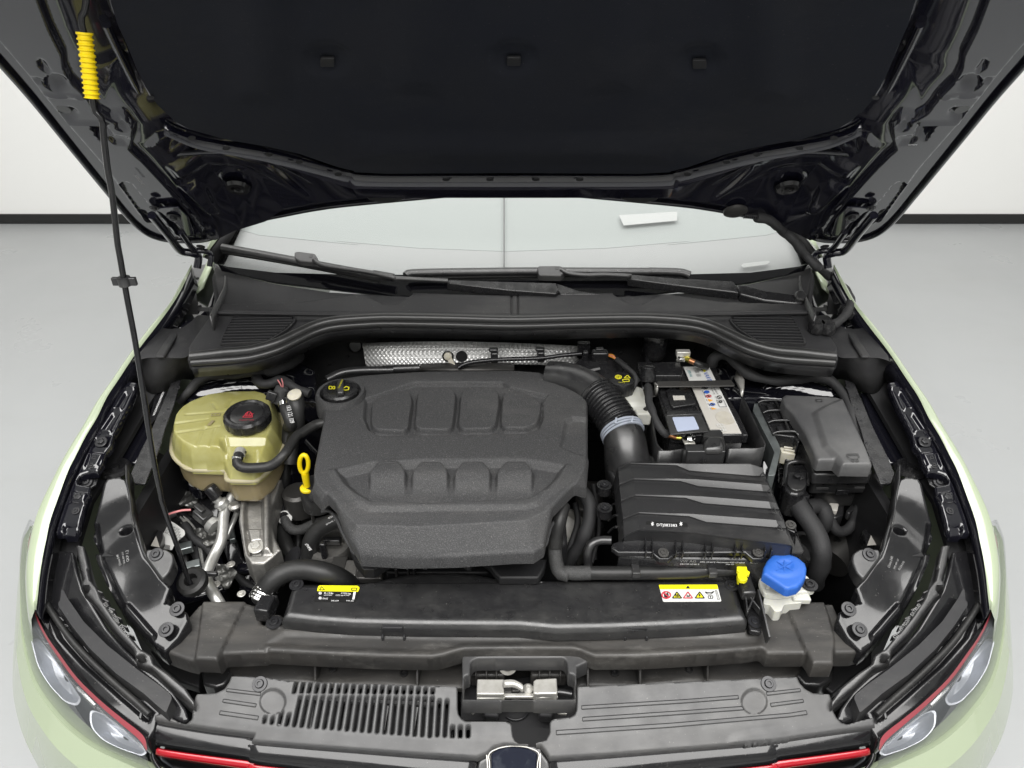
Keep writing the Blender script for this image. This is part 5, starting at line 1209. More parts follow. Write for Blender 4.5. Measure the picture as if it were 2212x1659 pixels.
# ================================================================== AIR FILTER BOX
AB = (.715, .19, 0)
fb = thing('air_filter_box', 'black air filter housing with stepped ridges across its lid, right of the engine cover', 'air filter box', tuple(at(*K('Y4', [(1200,700)])[0], .62)))
UL = [[(482,288),(575,250),(930,256),(1030,258),(1500,260),(1600,292)], [(484,296),(575,258),(930,268),(1030,310),(1520,350),(1612,352)],
      [(492,412),(605,370),(960,376),(1085,380),(1585,418),(1640,424)], [(493,420),(605,378),(960,390),(1100,430),(1600,470),(1668,474)],
      [(505,538),(615,494),(1000,506),(1128,512),(1645,552),(1700,558)], [(506,546),(615,502),(1000,520),(1140,562),(1660,604),(1722,608)],
      [(520,678),(640,630),(1030,646),(1148,654),(1700,694),(1755,700)], [(521,686),(640,638),(1030,662),(1160,706),(1720,750),(1778,754)],
      [(527,812),(640,764),(1060,786),(1240,812),(1780,880),(1822,888)]]
def lidrow(px, z, shift=0, soft=6):
    out = []
    for n_, (q, zq) in enumerate(zip(px, z)): out.append(on(K('Y4', [(q[0], q[1]+shift)])[0], AB, zq))
    res = []
    for n_ in range(5):
        for t_ in range(soft): res.append(out[n_].lerp(out[n_+1], t_/soft))
    return res+[out[-1]]
ZU = (-.012, 0, 0, 0, 0, -.006); ZL = (-.012, -.0012, -.0015, -.0080, -.0082, -.0095); ZB = tuple(z-.0025 for z in ZL)
rows = [lidrow(UL[0], (-.016,-.004,-.004,-.004,-.004,-.010), -4)]
for i in range(8):
    if i % 2 == 0: rows += [lidrow(UL[i], ZU, -1.5 if i else 0)] + ([lidrow(UL[i], (-.0125,-.0008,-.0004,-.0004,-.0004,-.0064), 2)])
    else:
        zl_ = ZL if i == 1 else (-.012, -.0012, -.0015, -.0040, -.0042, -.0055); zb_ = tuple(z-.004 for z in zl_)
        rows += [lidrow(UL[i], zl_), lidrow(UL[i], zb_, 11), lidrow(UL[i], tuple(z*.9 for z in zb_), 36)]
rows += [lidrow(UL[8], ZU), lidrow(UL[8], tuple(z-.002 for z in ZU), 7), lidrow(UL[8], tuple(z-.006 for z in ZU), 10)]
loop_ = rows[-1]; last_ = [p-Vector((0,-.001,.032)) for p in loop_]
grid('lid', rows+[last_], M['lidp'], fb, 0, ang=14)
for col, dx_ in ((0, -.006), (-1, .006)):
    e_ = [r[col] for r in rows]; grid('lid_side', [e_, [p+Vector((dx_*.3,0,-.005)) for p in e_], [p+Vector((dx_,0,-.034)) for p in e_]], M['lidp'], fb, 0, ang=30)
e_ = rows[0]; grid('lid_side', [e_, [p+Vector((0,.004,-.034)) for p in e_]], M['plas'], fb, 0)
fl_ = slab('lid_flange', 'Y4', [(425,905),(440,870),(540,840),(520,500),(480,300),(1600,300),(1840,870),(1850,790),(1780,760),(1770,710),(1800,690),(1850,720),(1865,790),(1918,930),(1905,948),(1640,948),(1590,995),(1520,995),(1460,942),(935,948),(875,995),(800,995),(740,945),(480,945)], (.685,.19,0), .010, M['plasg'], fb, .002)
slab('lower_case', 'Y4', [(470,965),(560,900),(560,500),(1560,500),(1800,850),(1895,960),(1560,1010),(900,1000)], (.672,.19,0), .075, M['plasg'], fb, .006)
for p, zz_ in (((375,415),.80),((380,590),.79)):
    c = at(*K('Y4', [p])[0], zz_); lathe('screw_ear', c-Vector((0,0,.02)), [(.014,0),(.014,.018)], M['plasg'], fb, seg=12); bolt('Y4', p, H(zz_), .008, fb, M['bolt'], 'torx', .0)
for p in ((830,945),(1560,942),(1812,730)): bolt('Y4', p, (.688,.19,0), .0095, fb, M['dark'], 'torx', .001)
for x0 in (692,745,925,978,1155,1208,1385,1438,1612,1662):
    dy = (x0-692)*.075; P = ons(K('Y4', [(x0-2,812+dy),(x0+6,932)]), (.700,.19,0)); 
    join('rib', [barvf(P[0]+Vector((0,-.002,-.012)), P[1]+Vector((0,0,-.010)), .0024, .022)], M['plasg'], fb, bev=.0006)
for i in range(5):
    y0 = 400+90*i; P = chain([('Y4', [(415-i*2,y0+30,.755),(440,y0-5,.775),(468,y0-15,.785)])]); tube3('fin', P, .0022, M['plas'], fb, 6)
for i, (x0, y0) in enumerate(((1640,370),(1690,500),(1725,640),(1770,775))):
    polyl('ridge_tip', 'Y4', [(x0-65,y0+ -20),(x0-40,y0-45),(x0-22,y0+6),(x0-62,y0-14)], (AB[0]+.001,AB[1],0), .0009, M['plas'], fb)
sticker('code_plate', 'Y4', rnd([(692,700),(1015,712),(1022,752),(700,745)], 18), (AB[0]-.002,AB[1],0), M['lab_b'], fb, .0, .010)
text('lettering', 'DTJ083383', 'Y4', (780,739), (936,744), (AB[0]-.0016,AB[1],0), M['ink_w'], fb, None, .0004)
for x0 in (746, 966):
    for a0 in range(3):
        ca, sa = cos(a0*pi/3+.3)*12, sin(a0*pi/3+.3)*16; polyl('star', 'Y4', [(x0-ca,722-sa),(x0+ca,722+sa)], (AB[0]-.0010,AB[1],0), .0005, M['ink_w'], fb)
fy = at(*K('Y4', [(1200,955)])[0], .752).y-.004
def vtext(s_, k, p0, p1, y, m, par, h=None):
    a_, b_ = [aty(*q, y) for q in K(k, [p0, p1])]; return text3('lettering', s_, a_, b_, (0,-1,0.0), m, par, h, 0)
fs_ = []
for s_, a_, b_, m_ in (('VW AG',(957,1018),(1080,1020),'ink_g'), ('ZSB 5WD 129 601 B',(957,1036),(1105,1038),'ink_w'), ('5WD 129 607 B  Filterelement 5QD 129 620 B',(1112,1020),(1455,1026),'ink_w'), ('5WA 163',(1310,1038),(1372,1039),'ink_w'), ('156 CN',(1500,1026),(1556,1027),'ink_w')):
    def fr_y(x): 
        v = 965+(x-470)*(1000-965)/430 if x < 900 else 1000+(x-900)*10/660
        return on(K('Y4', [(x, v)])[0], (.672,.19,0)).y-.0025
    aa = aty(*K('Y4', [a_])[0], fr_y(a_[0])); bb = aty(*K('Y4', [b_])[0], fr_y(b_[0]))
    text3('lettering', s_, aa, bb, (0,-1,0), M[m_], fb)
# ================================================================== BRAKE FLUID TANK AND SERVO
bc = at(*K('Z6', [(95,1125)])[0], .895)
bt = thing('brake_fluid_tank', 'white brake fluid reservoir with a black cap marked in yellow, between intake hose and battery', 'fluid tank', (bc.x, bc.y, bc.z-.12))
join('tank_body', [boxvf(bc+Vector((.008,-.012,-.065)), (.085,.075,.07))], M['white'], bt, bev=.012)
box('tank_lug', bc+Vector((.04,-.05,-.055)), (.03,.03,.03), M['white'], bt, .004)
lathe('cap', bc-Vector((0,0,.026)), [(.0265,0),(.0275,.004),(.0275,.020),(.0255,.026),(.012,.027)], M['plasg'], bt, seg=72, lobes=lambda a, h: 1+(.02*(cos(24*a) > 0) if h < .022 else 0))
bz = H(bc.z+.0012)
outl('symbol', 'Z6', circ((68,1110), 24, 14, 16), bz, .0009, M['ink_y'], bt); outl('symbol', 'Z6', circ((68,1110), 13, 7, 14), bz, .0009, M['ink_y'], bt)
outl('symbol', 'Z6', [(112,1118),(138,1096),(160,1118)], bz, .0008, M['ink_y'], bt)
outl('symbol', 'Z6', [(100,1130),(150,1128),(152,1144),(105,1146)], bz, .0007, M['ink_y'], bt)
text('lettering', 'DOT 4', 'Z6', (70,1152), (115,1158), bz, M['ink_y'], bt, None, .0006)
bo_ = at(*K('Z5', [(1880,1130)])[0], .845)
sv = thing('brake_servo', 'round black brake servo drum half hidden behind the intake hose', 'brake servo', tuple(bo_-Vector((0,0,.1))))
lathe('drum', bo_, [(.075,-.10),(.075,-.01),(.068,.0),(.05,.004),(.046,.012),(.02,.014)], M['plasg'], sv, frame((0,-.55,1)), 44)
sticker('drum_label', 'Z5', [(1770,1055),(1860,1035),(1865,1050),(1775,1072)], H(.875), M['ink_g'], sv)
lathe('drum_plug', bo_+Vector((.03,.03,.012)), [(.012,0),(.012,.006)], M['plasg'], sv, seg=12)
# ================================================================== BATTERY
BZ = .86
bx = lambda z: H(z)
bat = thing('battery', 'black car battery with a white and stone coloured label, held by a steel strap', 'battery', tuple(at(*K('W3', [(1000,800)])[0], .68)))
slab('battery_case', 'W3', [(170,215),(1190,225),(1625,1292),(1620,1292),(500,1292)], H(BZ-.004), .165, M['plasg'], bat, .003)
slab('battery_lid', 'W3', [(1092,232),(1205,232),(1300,560),(1545,960),(1700,1290),(1620,1290),(1592,1262)], H(BZ), .02, M['plasg'], bat, .002)
slab('battery_lid', 'W3', [(300,555),(800,545),(940,880),(1105,1205),(1290,1205),(1300,1262),(1592,1265),(1622,1290),(1340,1290),(500,1290),(430,930)], H(BZ), .02, M['plasg'], bat, .002)
lbl = slab('battery_label', 'W3', [(695,237),(1092,232),(1592,1262),(1300,1265),(1290,1205),(1105,1203)], H(BZ+.0015), .002, M['lab_w'], bat, 0)
def st(pts, m, dz=.0022, nm='print', th=.0005): return slab(nm, 'W3', pts, H(BZ+dz), th, M[m], lbl, 0)
st([(700,240),(755,240),(845,440),(782,440)], 'lab_w')
st([(832,546),(948,546),(1100,905),(1372,858),(1590,1260),(1302,1263),(1292,1203),(1107,1201),(960,860)], 'lab_s')
st(rnd([(1190,960),(1260,925),(1360,920),(1440,980),(1500,1090),(1400,1130),(1260,1110),(1195,1040)], 40), 'cream', .0028)
st([(1150,1030),(1470,1030),(1540,1170),(1230,1120)], 'cream', .0034) if False else None
text('lettering', 'VARTA', 'W3', (1005,322), (1090,492), H(BZ+.002), M['ink_b'], lbl, None, .0008)
st([(965,265),(1050,262),(1058,290),(1030,318),(985,292)], 'ink_k'); st([(980,268),(1040,268),(1040,300),(1015,310)], 'ink_y', .0030)
text('lettering', 'EFB H6', 'W3', (758,292), (800,392), H(BZ+.002), M['ink_t'], lbl, None, .0008)
st(circ((752,276), 14, 9, 14), 'ink_b')
for j in range(3): text('lettering', 'L3 70Ah 720A', 'W3', (850+22*j,262), (905+22*j,388), H(BZ+.002), M['ink_g'], lbl, None, .0008)
text('lettering', 'OPTIMA', 'W3', (965,335), (1010,425), H(BZ+.002), M['ink_b'], lbl, None, .0008) if False else None
for q, m_ in (((1030,562),'ink_k'),((1057,626),'ink_b'),((1085,688),'ink_r'),((1145,816),'ink_b')):
    outl('symbol', 'W3', circ(q, 38, 18, 18), H(BZ+.0022), .0008, M[m_], lbl)
st(circ((1057,626), 34, 15, 16), 'ink_b'); 
for q in ((1030,562),(1085,688),(1145,816)): polyl('symbol', 'W3', [(q[0]-18,q[1]-8),(q[0]+18,q[1]+8)], H(BZ+.0022), .0012, M['ink_k'], lbl)
for q in ((1105,750),(1160,882)): st([(q[0]-38,q[1]-22),(q[0]+50,q[1]+2),(q[0]-10,q[1]+24)], 'ink_o')
outl('symbol', 'W3', circ((1250,705), 36, 22, 16), H(BZ+.0022), .0006, M['ink_k'], lbl); polyl('symbol', 'W3', [(1215,690),(1285,722)], H(BZ+.0022), .0006, M['ink_k'], lbl)
outl('symbol', 'W3', [(1210,750),(1318,750),(1365,852),(1255,855)], H(BZ+.0022), .0005, M['ink_g'], lbl)
outl('symbol', 'W3', circ((1268,776), 24, 13, 8), H(BZ+.0022), .0010, M['ink_k'], lbl)
text('lettering', 'ECO', 'W3', (1255,812), (1275,845), H(BZ+.002), M['ink_g'], lbl, None, .0008) if False else None
for j, (a_, b_) in enumerate((((955,550),(970,578)),((980,605),(1035,712)),((1040,735),(1060,770)),((1065,800),(1095,840)),((1095,868),(1118,898)),((1115,555),(1165,660)),((1150,548),(1218,662)),((1180,690),(1205,738)))):
    text('lettering', ('Pb','SHIELD EYES','ACID','NOTE','GAS','ELECTROLYTE','EXPLOSIVE GAS','RECYCLE')[j], 'W3', a_, b_, H(BZ+.002), M['ink_k'], lbl, None, .0008)
text('lettering', 'EFB', 'W3', (1205,1120), (1282,1242), H(BZ+.003), M['lab_w'], lbl, None, .0008)
text('lettering', 'AGM', 'W3', (1368,1195), (1395,1240), H(BZ+.002), M['lab_w'], lbl, None, .0008) if False else None
# covers over the terminals and vents
slab('terminal_cover', 'W3', rnd([(148,168),(640,158),(690,300),(665,372),(240,372),(200,300)], 14), H(BZ+.028), .024, M['plasg'], bat, .004)
slab('terminal_cover', 'W3', rnd([(245,385),(660,385),(668,430),(300,440)], 8), H(BZ+.006), .01, M['gloss2'], bat, .003)
slab('vent_cover', 'W3', rnd([(425,595),(470,565),(560,555),(690,612),(800,612),(895,805),(545,860),(505,830)], 16), H(BZ+.006), .006, M['plasg'], bat, .002)
sticker('blank_sticker', 'W3', [(530,682),(710,682),(728,745),(548,750)], H(BZ+.0065), M['lab_s'], bat)
slab('vent_cover', 'W3', [(430,920),(540,905),(900,905),(880,820),(920,860),(940,910),(1010,960),(440,985)], H(BZ+.008), .01, M['plasg'], bat, .002)
tc_ = slab('terminal_flap', 'W3', [(425,985),(975,975),(1085,1232),(495,1280)], H(BZ+.018), .003, M['plas'], bat, .0008)
sticker('protective_film', 'W3', rnd([(522,1015),(860,1005),(945,1198),(605,1236)], 22), H(BZ+.018), M['film'], tc_)
# positive clamp
pc = at(*K('W3', [(780,1320)])[0], .855)
slab('clamp_plate', 'W3', [(640,1270),(790,1240),(885,1420),(720,1425),(690,1370)], H(.852), .004, M['steel'], bat, .001)
bolt3(pc, (0,0,1), .013, bat, M['chrome'], 'hex')
tube('battery_lead', 'W3', [(660,1335,.858),(590,1330,.858)], .0042, M['brass'], bat, 10)
tube('battery_lead', 'W3', [(595,1330,.858),(520,1305,.858),(440,1290,.856)], .0046, M['copper'], bat, 10)
slab('clamp_cover', 'W3', rnd([(990,1212),(1280,1206),(1318,1300),(1335,1400),(1345,1545),(760,1545),(735,1500),(712,1430),(1010,1430)], 14), H(BZ+.004), .06, M['plas'], bat, .006)
slab('clamp_cover', 'W3', [(1010,1290),(1325,1290),(1335,1500),(1010,1500)], H(BZ+.012), .02, M['plas'], bat, .008)
# case sleeve round the battery
def wall3(nm, k, pts, z1, z0, m, par, th=.003):
    P = crs(chain([(k, [(x, y, z1) for x, y in pts])]), 4)
    return grid(nm, [P, [p-Vector((0,0,(z1-z0)*.5)) for p in P], [p-Vector((0,0,z1-z0)) for p in P]], m, par, th)
sl = thing('battery_sleeve', 'grey-edged plastic sleeve wrapped around the lower part of the battery', 'battery tray', tuple(at(*K('W3', [(1000,1500)])[0], .65)))
wall3('sleeve_wall', 'W3', [(1200,240),(1330,280),(1420,420),(1540,640),(1640,760),(1760,1000),(1880,1270),(1945,1470),(1600,1495),(1385,1500)], .835, .72, M['plas'], sl)
wall3('sleeve_wall', 'W3', [(710,1495),(500,1530),(305,1530)], .835, .72, M['plas'], sl)
wall3('sleeve_wall', 'W3', [(380,1525),(290,1420),(250,1200),(200,960),(80,900)], .835, .70, M['plas'], sl)
wall3('sleeve_wall', 'W3', [(140,230),(60,240),(45,330),(75,560)], .86, .75, M['plas'], sl)
slab('tray', 'W3', [(250,1200),(400,1540),(1940,1480),(1700,900),(1350,260),(100,260)], H(.70), .02, M['void'], sl, .002)
# strap
STP = H(BZ+.018)
sp_ = thing('battery_strap', 'bent bare steel strap crossing over the battery to an upright plate', 'strap', tuple(at(*K('W3', [(300,500)])[0], .86)))
slab('strap', 'W3', rnd([(300,462),(1430,437),(1495,515),(1480,530),(290,545),(258,520)], 14), STP, .003, M['dark'], sp_, .0008)
a_ = ons(K('W3', [(262,500),(300,462),(300,545),(275,545)]), STP)
P = chain([('W3', [(262,480,.878),(300,545,.878)])]); b_ = chain([('W3', [(245,610,.85),(285,690,.85)])])
grid('strap_leg', [[P[0], P[1]], [b_[0], b_[1]]], M['steel'], sp_, .003)
slab('strap_foot', 'W3', [(-60,620),(240,598),(285,690),(-60,700)], H(.848), .003, M['dark'], sp_, .0008)
bolt('W3', (10,640), H(.849), .011, sp_, M['chrome'], 'hex')
grid('upright_plate', [[aty(*q, y_) for q, y_ in zip(K('W3', [(1530,275),(1490,430),(1570,600),(1595,690)]), (.965,.92,.885,.86))], [aty(*q, y_) for q, y_ in zip(K('W3', [(1545,275),(1635,435),(1625,560),(1600,695)]), (.955,.905,.88,.855))]], M['steel'], sp_, .004)
# positive lead connector beside the battery, cables
cn = thing('battery_sensor_cable', 'taped black cable with a stacked plug running along the left side of the battery', 'cable', tuple(at(*K('W3', [(150,500)])[0], .84)))
tube('cable', 'W3', [(150,540,.89),(165,650,.895),(165,780,.89),(230,950,.885),(290,1100,.875),(370,1230,.865),(450,1285,.858)], tapedr(.0075,.12,80), M['tape'], cn, 12)
lathe('plug_body', at(*K('W3', [(140,430)])[0], .875), [(.018,0),(.018,.012),(.014,.018),(.014,.028),(.009,.030)], M['plasg'], cn, frame((0,.2,1)), 14)
box('plug_block', at(*K('W3', [(120,320)])[0], .88), (.034,.05,.022), M['plasg'], cn, .004)
tube('cable', 'Z6', [(290,1350,.86),(240,1385,.84),(190,1360,.83),(155,1300,.84),(165,1230,.87),(205,1150,.89),(190,1090,.90),(130,1040,.90),(60,985,.895)], .0045, M['tape'], cn, 10)
# earth terminal behind the battery
et = thing('battery_terminal', 'steel cable lug and brass sleeve on the bulkhead post behind the battery', 'terminal', tuple(at(*K('W3', [(660,120)])[0], .86)))
slab('lug_plate', 'W3', [(600,10),(770,20),(775,80),(720,130),(590,120)], H(.89), .006, M['steel'], et, .001)
box('lug_clip', at(*K('W3', [(690,25)])[0], .90), (.03,.014,.012), M['steel'], et, .002)
bolt('W3', (655,100), H(.892), .010, et, M['chrome'], 'hex')
tube('lug_sleeve', 'W3', [(725,100,.89),(800,140,.89)], .0062, M['brass'], et, 12); tube('lug_sleeve', 'W3', [(795,138,.89),(890,180,.888)], .0055, M['copper'], et, 12)
tube('lead', 'W3', [(880,175,.888),(960,215,.885),(1050,240,.87)], .007, M['rubber'], et, 12)
# bulb horn (dark round accessory)
hb = thing('round_black_canister', 'glossy black rounded canister standing against the bulkhead behind the battery', 'canister', tuple(at(*K('Z6', [(340,960)])[0], .84)))
lathe('canister_body', at(*K('Z6', [(342,960)])[0], .845), [(.020,0),(.027,.012),(.030,.045),(.028,.062),(.018,.074),(.006,.077)], M['plasg'], hb, frame((0,.1,1)), 32)
box('canister_clip', at(*K('Z6', [(300,960)])[0], .85), (.014,.014,.02), M['bolt'], hb, .002)
# ================================================================== CONTROL UNIT, FUSE BOX
cu_ = thing('engine_control_unit', 'black control unit with hooped cable guards on a galvanised plate, between battery and fuse box', 'control unit', tuple(at(*K('W1', [(300,900)])[0], .70)))
slab('side_plate', 'W1', rnd([(22,700),(55,568),(130,566),(172,640),(100,690),(330,1180),(410,1340),(425,1430),(340,1800),(230,1800),(330,1450),(300,1380),(0,800)], 14), (.80,.02,0), .05, M['galv'], cu_, .004)
slab('unit_body', 'W1', [(80,680),(180,645),(430,645),(490,700),(570,880),(650,1010),(720,1150),(740,1250),(700,1290),(640,1200),(310,1165)], (.805,.02,0), .05, M['plasg'], cu_, .003)
for (x0, y0) in ((80,680),(160,835),(235,990),(305,1160)):
    P = chain([('W1', [(x0,y0,.826),(x0+90,y0-32,.83),(x0+330,y0-34,.83),(x0+390,y0+10,.828),(x0+420,y0+80,.82)])]); tube3('hoop', P, .0028, M['plas'], cu_, 8)
tube('spine', 'W1', [(345,648,.828),(460,880,.828),(560,1110,.828)], .0022, M['plas'], cu_, 8)
for (x0, y0) in ((200,700),(270,860),(360,1040)):
    slab('socket', 'W1', [(x0,y0),(x0+90,y0-6),(x0+120,y0+60),(x0+40,y0+66)], (.812,.02,0), .012, M['void'], cu_, .001)
    join('pin', [barvf(*chain([('W1', [(x0+50,y0-4,.822),(x0+80,y0+66,.822)])]), .003, .008)], M['plas'], cu_, bev=.0008)
slab('white_connector', 'W1', [(355,1178),(440,1185),(500,1240),(600,1280),(612,1370),(660,1480),(440,1440)], H(.79), .03, M['cream'], cu_, .002)
for i in range(4): join('connector_rib', [barvf(*chain([('W1', [(460+8*i,1290+38*i,.793),(620+12*i,1300+44*i,.793)])]), .003, .004)], M['cream'], cu_, bev=.001)
box('latch', at(*K('W1', [(520,1210)])[0], .80), (.016,.03,.02), M['plas'], cu_, .002)
box('latch', at(*K('W1', [(700,1320)])[0], .79), (.018,.03,.02), M['plas'], cu_, .002)
# fuse box
FB_ = (.78, .09, 0)
fz = thing('fuse_box', 'fuse box with a smooth dark grey lid and moulded fuse symbol, right of the battery', 'fuse box', tuple(at(*K('W2', [(1100,500)])[0], .62)))
lo_ = K('W1', rnd([(450,620),(470,560),(520,545),(1290,585),(1380,620),(1440,720)], 20)[4:]) 
lo_ = K('W1', [(448,625),(455,580),(500,548),(900,562),(1290,585),(1360,605),(1400,650)]) + K('W2', [(1460,0),(1530,180),(1558,270),(1545,298),(1110,298),(1080,290),(985,182),(740,184),(700,150),(640,0)]) + K('W1', [(800,1130),(600,820),(500,720)])
ff = [('V', K('W1', [(940,860),(1100,760),(1380,640)])+K('W2', [(1470,30),(1575,300),(1100,310),(1010,170),(830,0)]), .007, .012)]
relief('lid', 'V', lo_, FB_, ff, M['lidg'], fz, cell=.0019, rim=.006, skirt=.020)
sk = K('W1', [(440,640),(445,570),(500,540),(1290,578),(1400,640)]) + K('W2', [(1500,60),(1578,340),(1565,425),(700,432),(655,420),(620,380),(560,200),(480,0)]) + K('W1', [(560,900)])
def lowV(pts, z, pl):
    out = []
    for q in pts:
        p = at(q[0], q[1], z); p.z = pz(pl, p.x, p.y); out.append(proj(p))
    return out
prism('lid_skirt', [at(*q, .80) for q in K('W1', [(445,640),(450,580),(1290,600),(1400,660)])]+[at(*q, .80) for q in K('W2', [(1500,60),(1560,340),(1552,395),(700,402),(650,380),(600,200),(480,-20)])], (0,0,-.026), M['plas'], fz, .003)
prism('box_body', [at(*q, .772) for q in K('W1', [(440,660),(450,590),(1290,610),(1410,680)])]+[at(*q, .772) for q in K('W2', [(1510,80),(1575,350),(1565,430),(700,440),(645,420),(610,320),(540,160)])], (0,0,-.045), M['plas'], fz, .004)
prism('box_base', [at(*q, .715) for q in K('W2', [(690,380),(1400,380),(1450,640),(690,650)])], (0,0,-.045), M['plas'], fz, .003)
Pq = lambda x, y, z: at(*K('W2', [(x, y)])[0], z)
box('base_rib', Pq(1030,728,.69), (.12,.004,.004), M['plas'], fz, .001); box('base_rib', Pq(1000,828,.66), (.12,.004,.004), M['plas'], fz, .001)
for x0 in (820,915,1120,1240): box('base_rib', Pq(x0,770,.68), (.003,.004,.03), M['plas'], fz, .001)
join('latch', [boxvf(Pq(1145,505,.775), (.062,.010,.010)), boxvf(Pq(1150,462,.785), (.036,.010,.010)), barvf(Pq(1030,370,.80), Pq(1070,480,.78), .004, .010), barvf(Pq(1215,370,.80), Pq(1250,480,.78), .004, .010), boxvf(Pq(1090,650,.735), (.024,.014,.012))], M['plasg'], fz, bev=.001)
for a_, b_ in (((690,608),(880,612)),((1275,602),(1450,605))): join('edge_clip', [barvf(Pq(*a_,.742), Pq(*b_,.742), .006, .006)], M['carrier'], fz, bev=.001)
lz = (FB_[0]+.009, FB_[1], 0)
outl('fuse_symbol', 'W2', [(1175,88),(1345,86),(1365,140),(1345,165),(1230,160),(1195,135)], lz, .0007, M['carrier'], fz)
outl('fuse_symbol', 'W2', [(1185,105),(1345,103)], lz, .0006, M['carrier'], fz, closed=False)
outl('fuse_symbol', 'W2', rnd([(1245,165),(1275,165),(1290,202),(1262,204)], 8), lz, .0007, M['carrier'], fz); outl('fuse_symbol', 'W2', rnd([(1310,165),(1340,165),(1360,202),(1328,204)], 8), lz, .0007, M['carrier'], fz)
outl('book_symbol', 'W1', [(965,635),(985,630),(1060,628),(1070,665),(1050,662),(985,665)], (FB_[0]+.001,FB_[1],0), .0005, M['plas'], fz)
for x0 in (790,960): join('hinge', [barvf(*chain([('W1', [(x0,488,.80),(x0+36,560,.80)])]), .004, .012)], M['plasg'], fz, bev=.001)
join('hinge', [barvf(*chain([('W1', [(830,512,.80),(945,515,.80)])]), .004, .008)], M['plasg'], fz, bev=.001)
box('relay', at(*K('W1', [(1175,440)])[0], .80), (.024,.03,.03), M['plasg'], fz, .003); sticker('relay_label', 'W1', [(1135,375),(1215,390),(1215,500),(1140,495)], H(.831), M['ink_g'], fz)
# main plug and cable
pg = thing('main_plug', 'large black plug with a hooded oval cover in front of the control unit', 'connector', tuple(Pq(400,500,.72)))
slab('plug_shell', 'W2', rnd([(235,215),(300,190),(420,185),(560,205),(600,240),(605,330),(550,600),(520,690),(420,720),(300,700),(220,620),(215,420)], 20), (.745,.04,0), .06, M['plasg'], pg, .006)
slab('plug_cover', 'W2', rnd([(270,370),(548,372),(545,560),(500,630),(400,655),(310,620),(255,540)], 30), (.752,.04,0), .01, M['plas'], pg, .003)
P = chain([('W2', [(225,560,.765),(240,330,.775),(270,240,.78),(400,205,.785),(550,230,.78),(600,300,.775),(560,560,.765)])]); tube3('plug_hoop', P, .0045, M['plas'], pg, 10)
lathe('plug_button', at(*K('W2', [(405,430)])[0], .785), [(.0065,0),(.0065,.003),(.004,.004)], M['void'], pg, seg=18)
slab('plug_top', 'W2', [(160,80),(480,80),(545,180),(235,182)], H(.775), .03, M['plas'], pg, .003)
outl('plug_mark', 'W2', [(455,490),(490,420),(515,455),(460,480)], (.756,.04,0), .0006, M['carrier'], pg)
text('lettering', '59 8 YOTL', 'W2', (335,585), (320,395), (.753,.04,0), M['ink_g'], pg, None, .0015) if False else None
box('plug_clamp', Pq(375,745,.735), (.05,.02,.016), M['plasg'], pg, .003)
for i in range(6): box('side_tooth', Pq(160,180+75*i,.76-.008*i), (.010,.008,.012), M['plasg'], pg, .001)
hose3('wiring_loom', 'thickest taped wiring loom curving from the main plug down behind the blue washer cap', 'wiring loom',
    [([('W2', [(380,790,.735),(430,900,.735),(540,1060,.73),(650,1220,.72),(740,1400,.71),(790,1600,.70)]), ('Y9', [(560,230,.69),(560,300,.67),(530,370,.64),(520,420,.60)])], tapedr(.0180,.05,40), 'tape', 'loom')])
hose3('wiring_loom', 'looped taped wiring loom with pinched folds under the fuse box', 'wiring loom',
    [([('W2', [(560,930,.70),(640,900,.70),(760,900,.695),(840,980,.69),(850,1090,.68),(810,1190,.66),(740,1290,.63)])], lambda s, t: .0165+.0012*sin(s*420), 'tape', 'loom')])
hose3('wiring_loom', 'taped wiring loom curling below the fuse box towards the right wing', 'wiring loom',
    [([('W2', [(1640,420,.74),(1640,560,.73),(1560,720,.71),(1420,880,.69),(1310,1000,.67),(1260,1150,.65),(1180,1260,.64),(1060,1290,.64),(960,1210,.65),(930,1100,.66)])], tapedr(.0105,.1,70), 'tape', 'loom')])
hose3('wiring_loom', 'taped wiring loom running along the bulkhead above the fuse box and down the right wing', 'wiring loom',
    [([('Z6', [(790,1020,.86),(800,970,.88),(850,940,.89),(920,950,.895),(980,1010,.89),(1060,1080,.88),(1160,1120,.875),(1280,1140,.87),(1400,1130,.87),(1520,1115,.868),(1640,1115,.865),(1720,1150,.86),(1800,1240,.85),(1850,1350,.84),(1900,1500,.82),(1960,1640,.80)])], tapedr(.0105,.16,50), 'tape', 'loom')])
# small plugs and boxes in the right corner
rb = thing('right_corner_fittings', 'dark frame rail, plugs, foil and a pale plastic cap in the right front corner', 'fittings', tuple(Pq(1200,1200,.5)))
tube('frame_rail', 'W2', [(1600,1060,.60),(1350,1260,.58),(1050,1560,.56),(900,1760,.55)], .040, M['dark'], rb, 24)
slab('plug_box', 'W2', [(890,850),(1060,850),(1140,860),(1120,1030),(1000,1080),(900,1040)], H(.67), .04, M['plas'], rb, .003)
slab('white_cap', 'W2', [(900,835),(1055,850),(1025,970),(925,940)], H(.68), .012, M['lab_s'], rb, .002)
crumple('foil_wrap', 'W2', [(1040,1100),(1150,1050),(1230,1090),(1150,1180),(1040,1170)], .60, M['crinkle'], rb, .003)
crumple('foil_wrap', 'W2', [(760,1290),(1000,1280),(1060,1340),(960,1440),(780,1400)], .58, M['crinkle'], rb, .006, .002)
slab('plug_box', 'W2', [(1160,960),(1260,850),(1320,910),(1210,1010)], H(.68), .02, M['plas'], rb, .003)
slab('wedge_bracket', 'W2', [(1420,1250),(1550,1180),(1640,1170),(1700,1280),(1690,1480),(1480,1500)], H(.68), .03, M['plasg'], rb, .003)
sticker('tag_label', 'W2', [(1485,1500),(1545,1340),(1640,1490)], H(.682), M['lab_s'], rb)
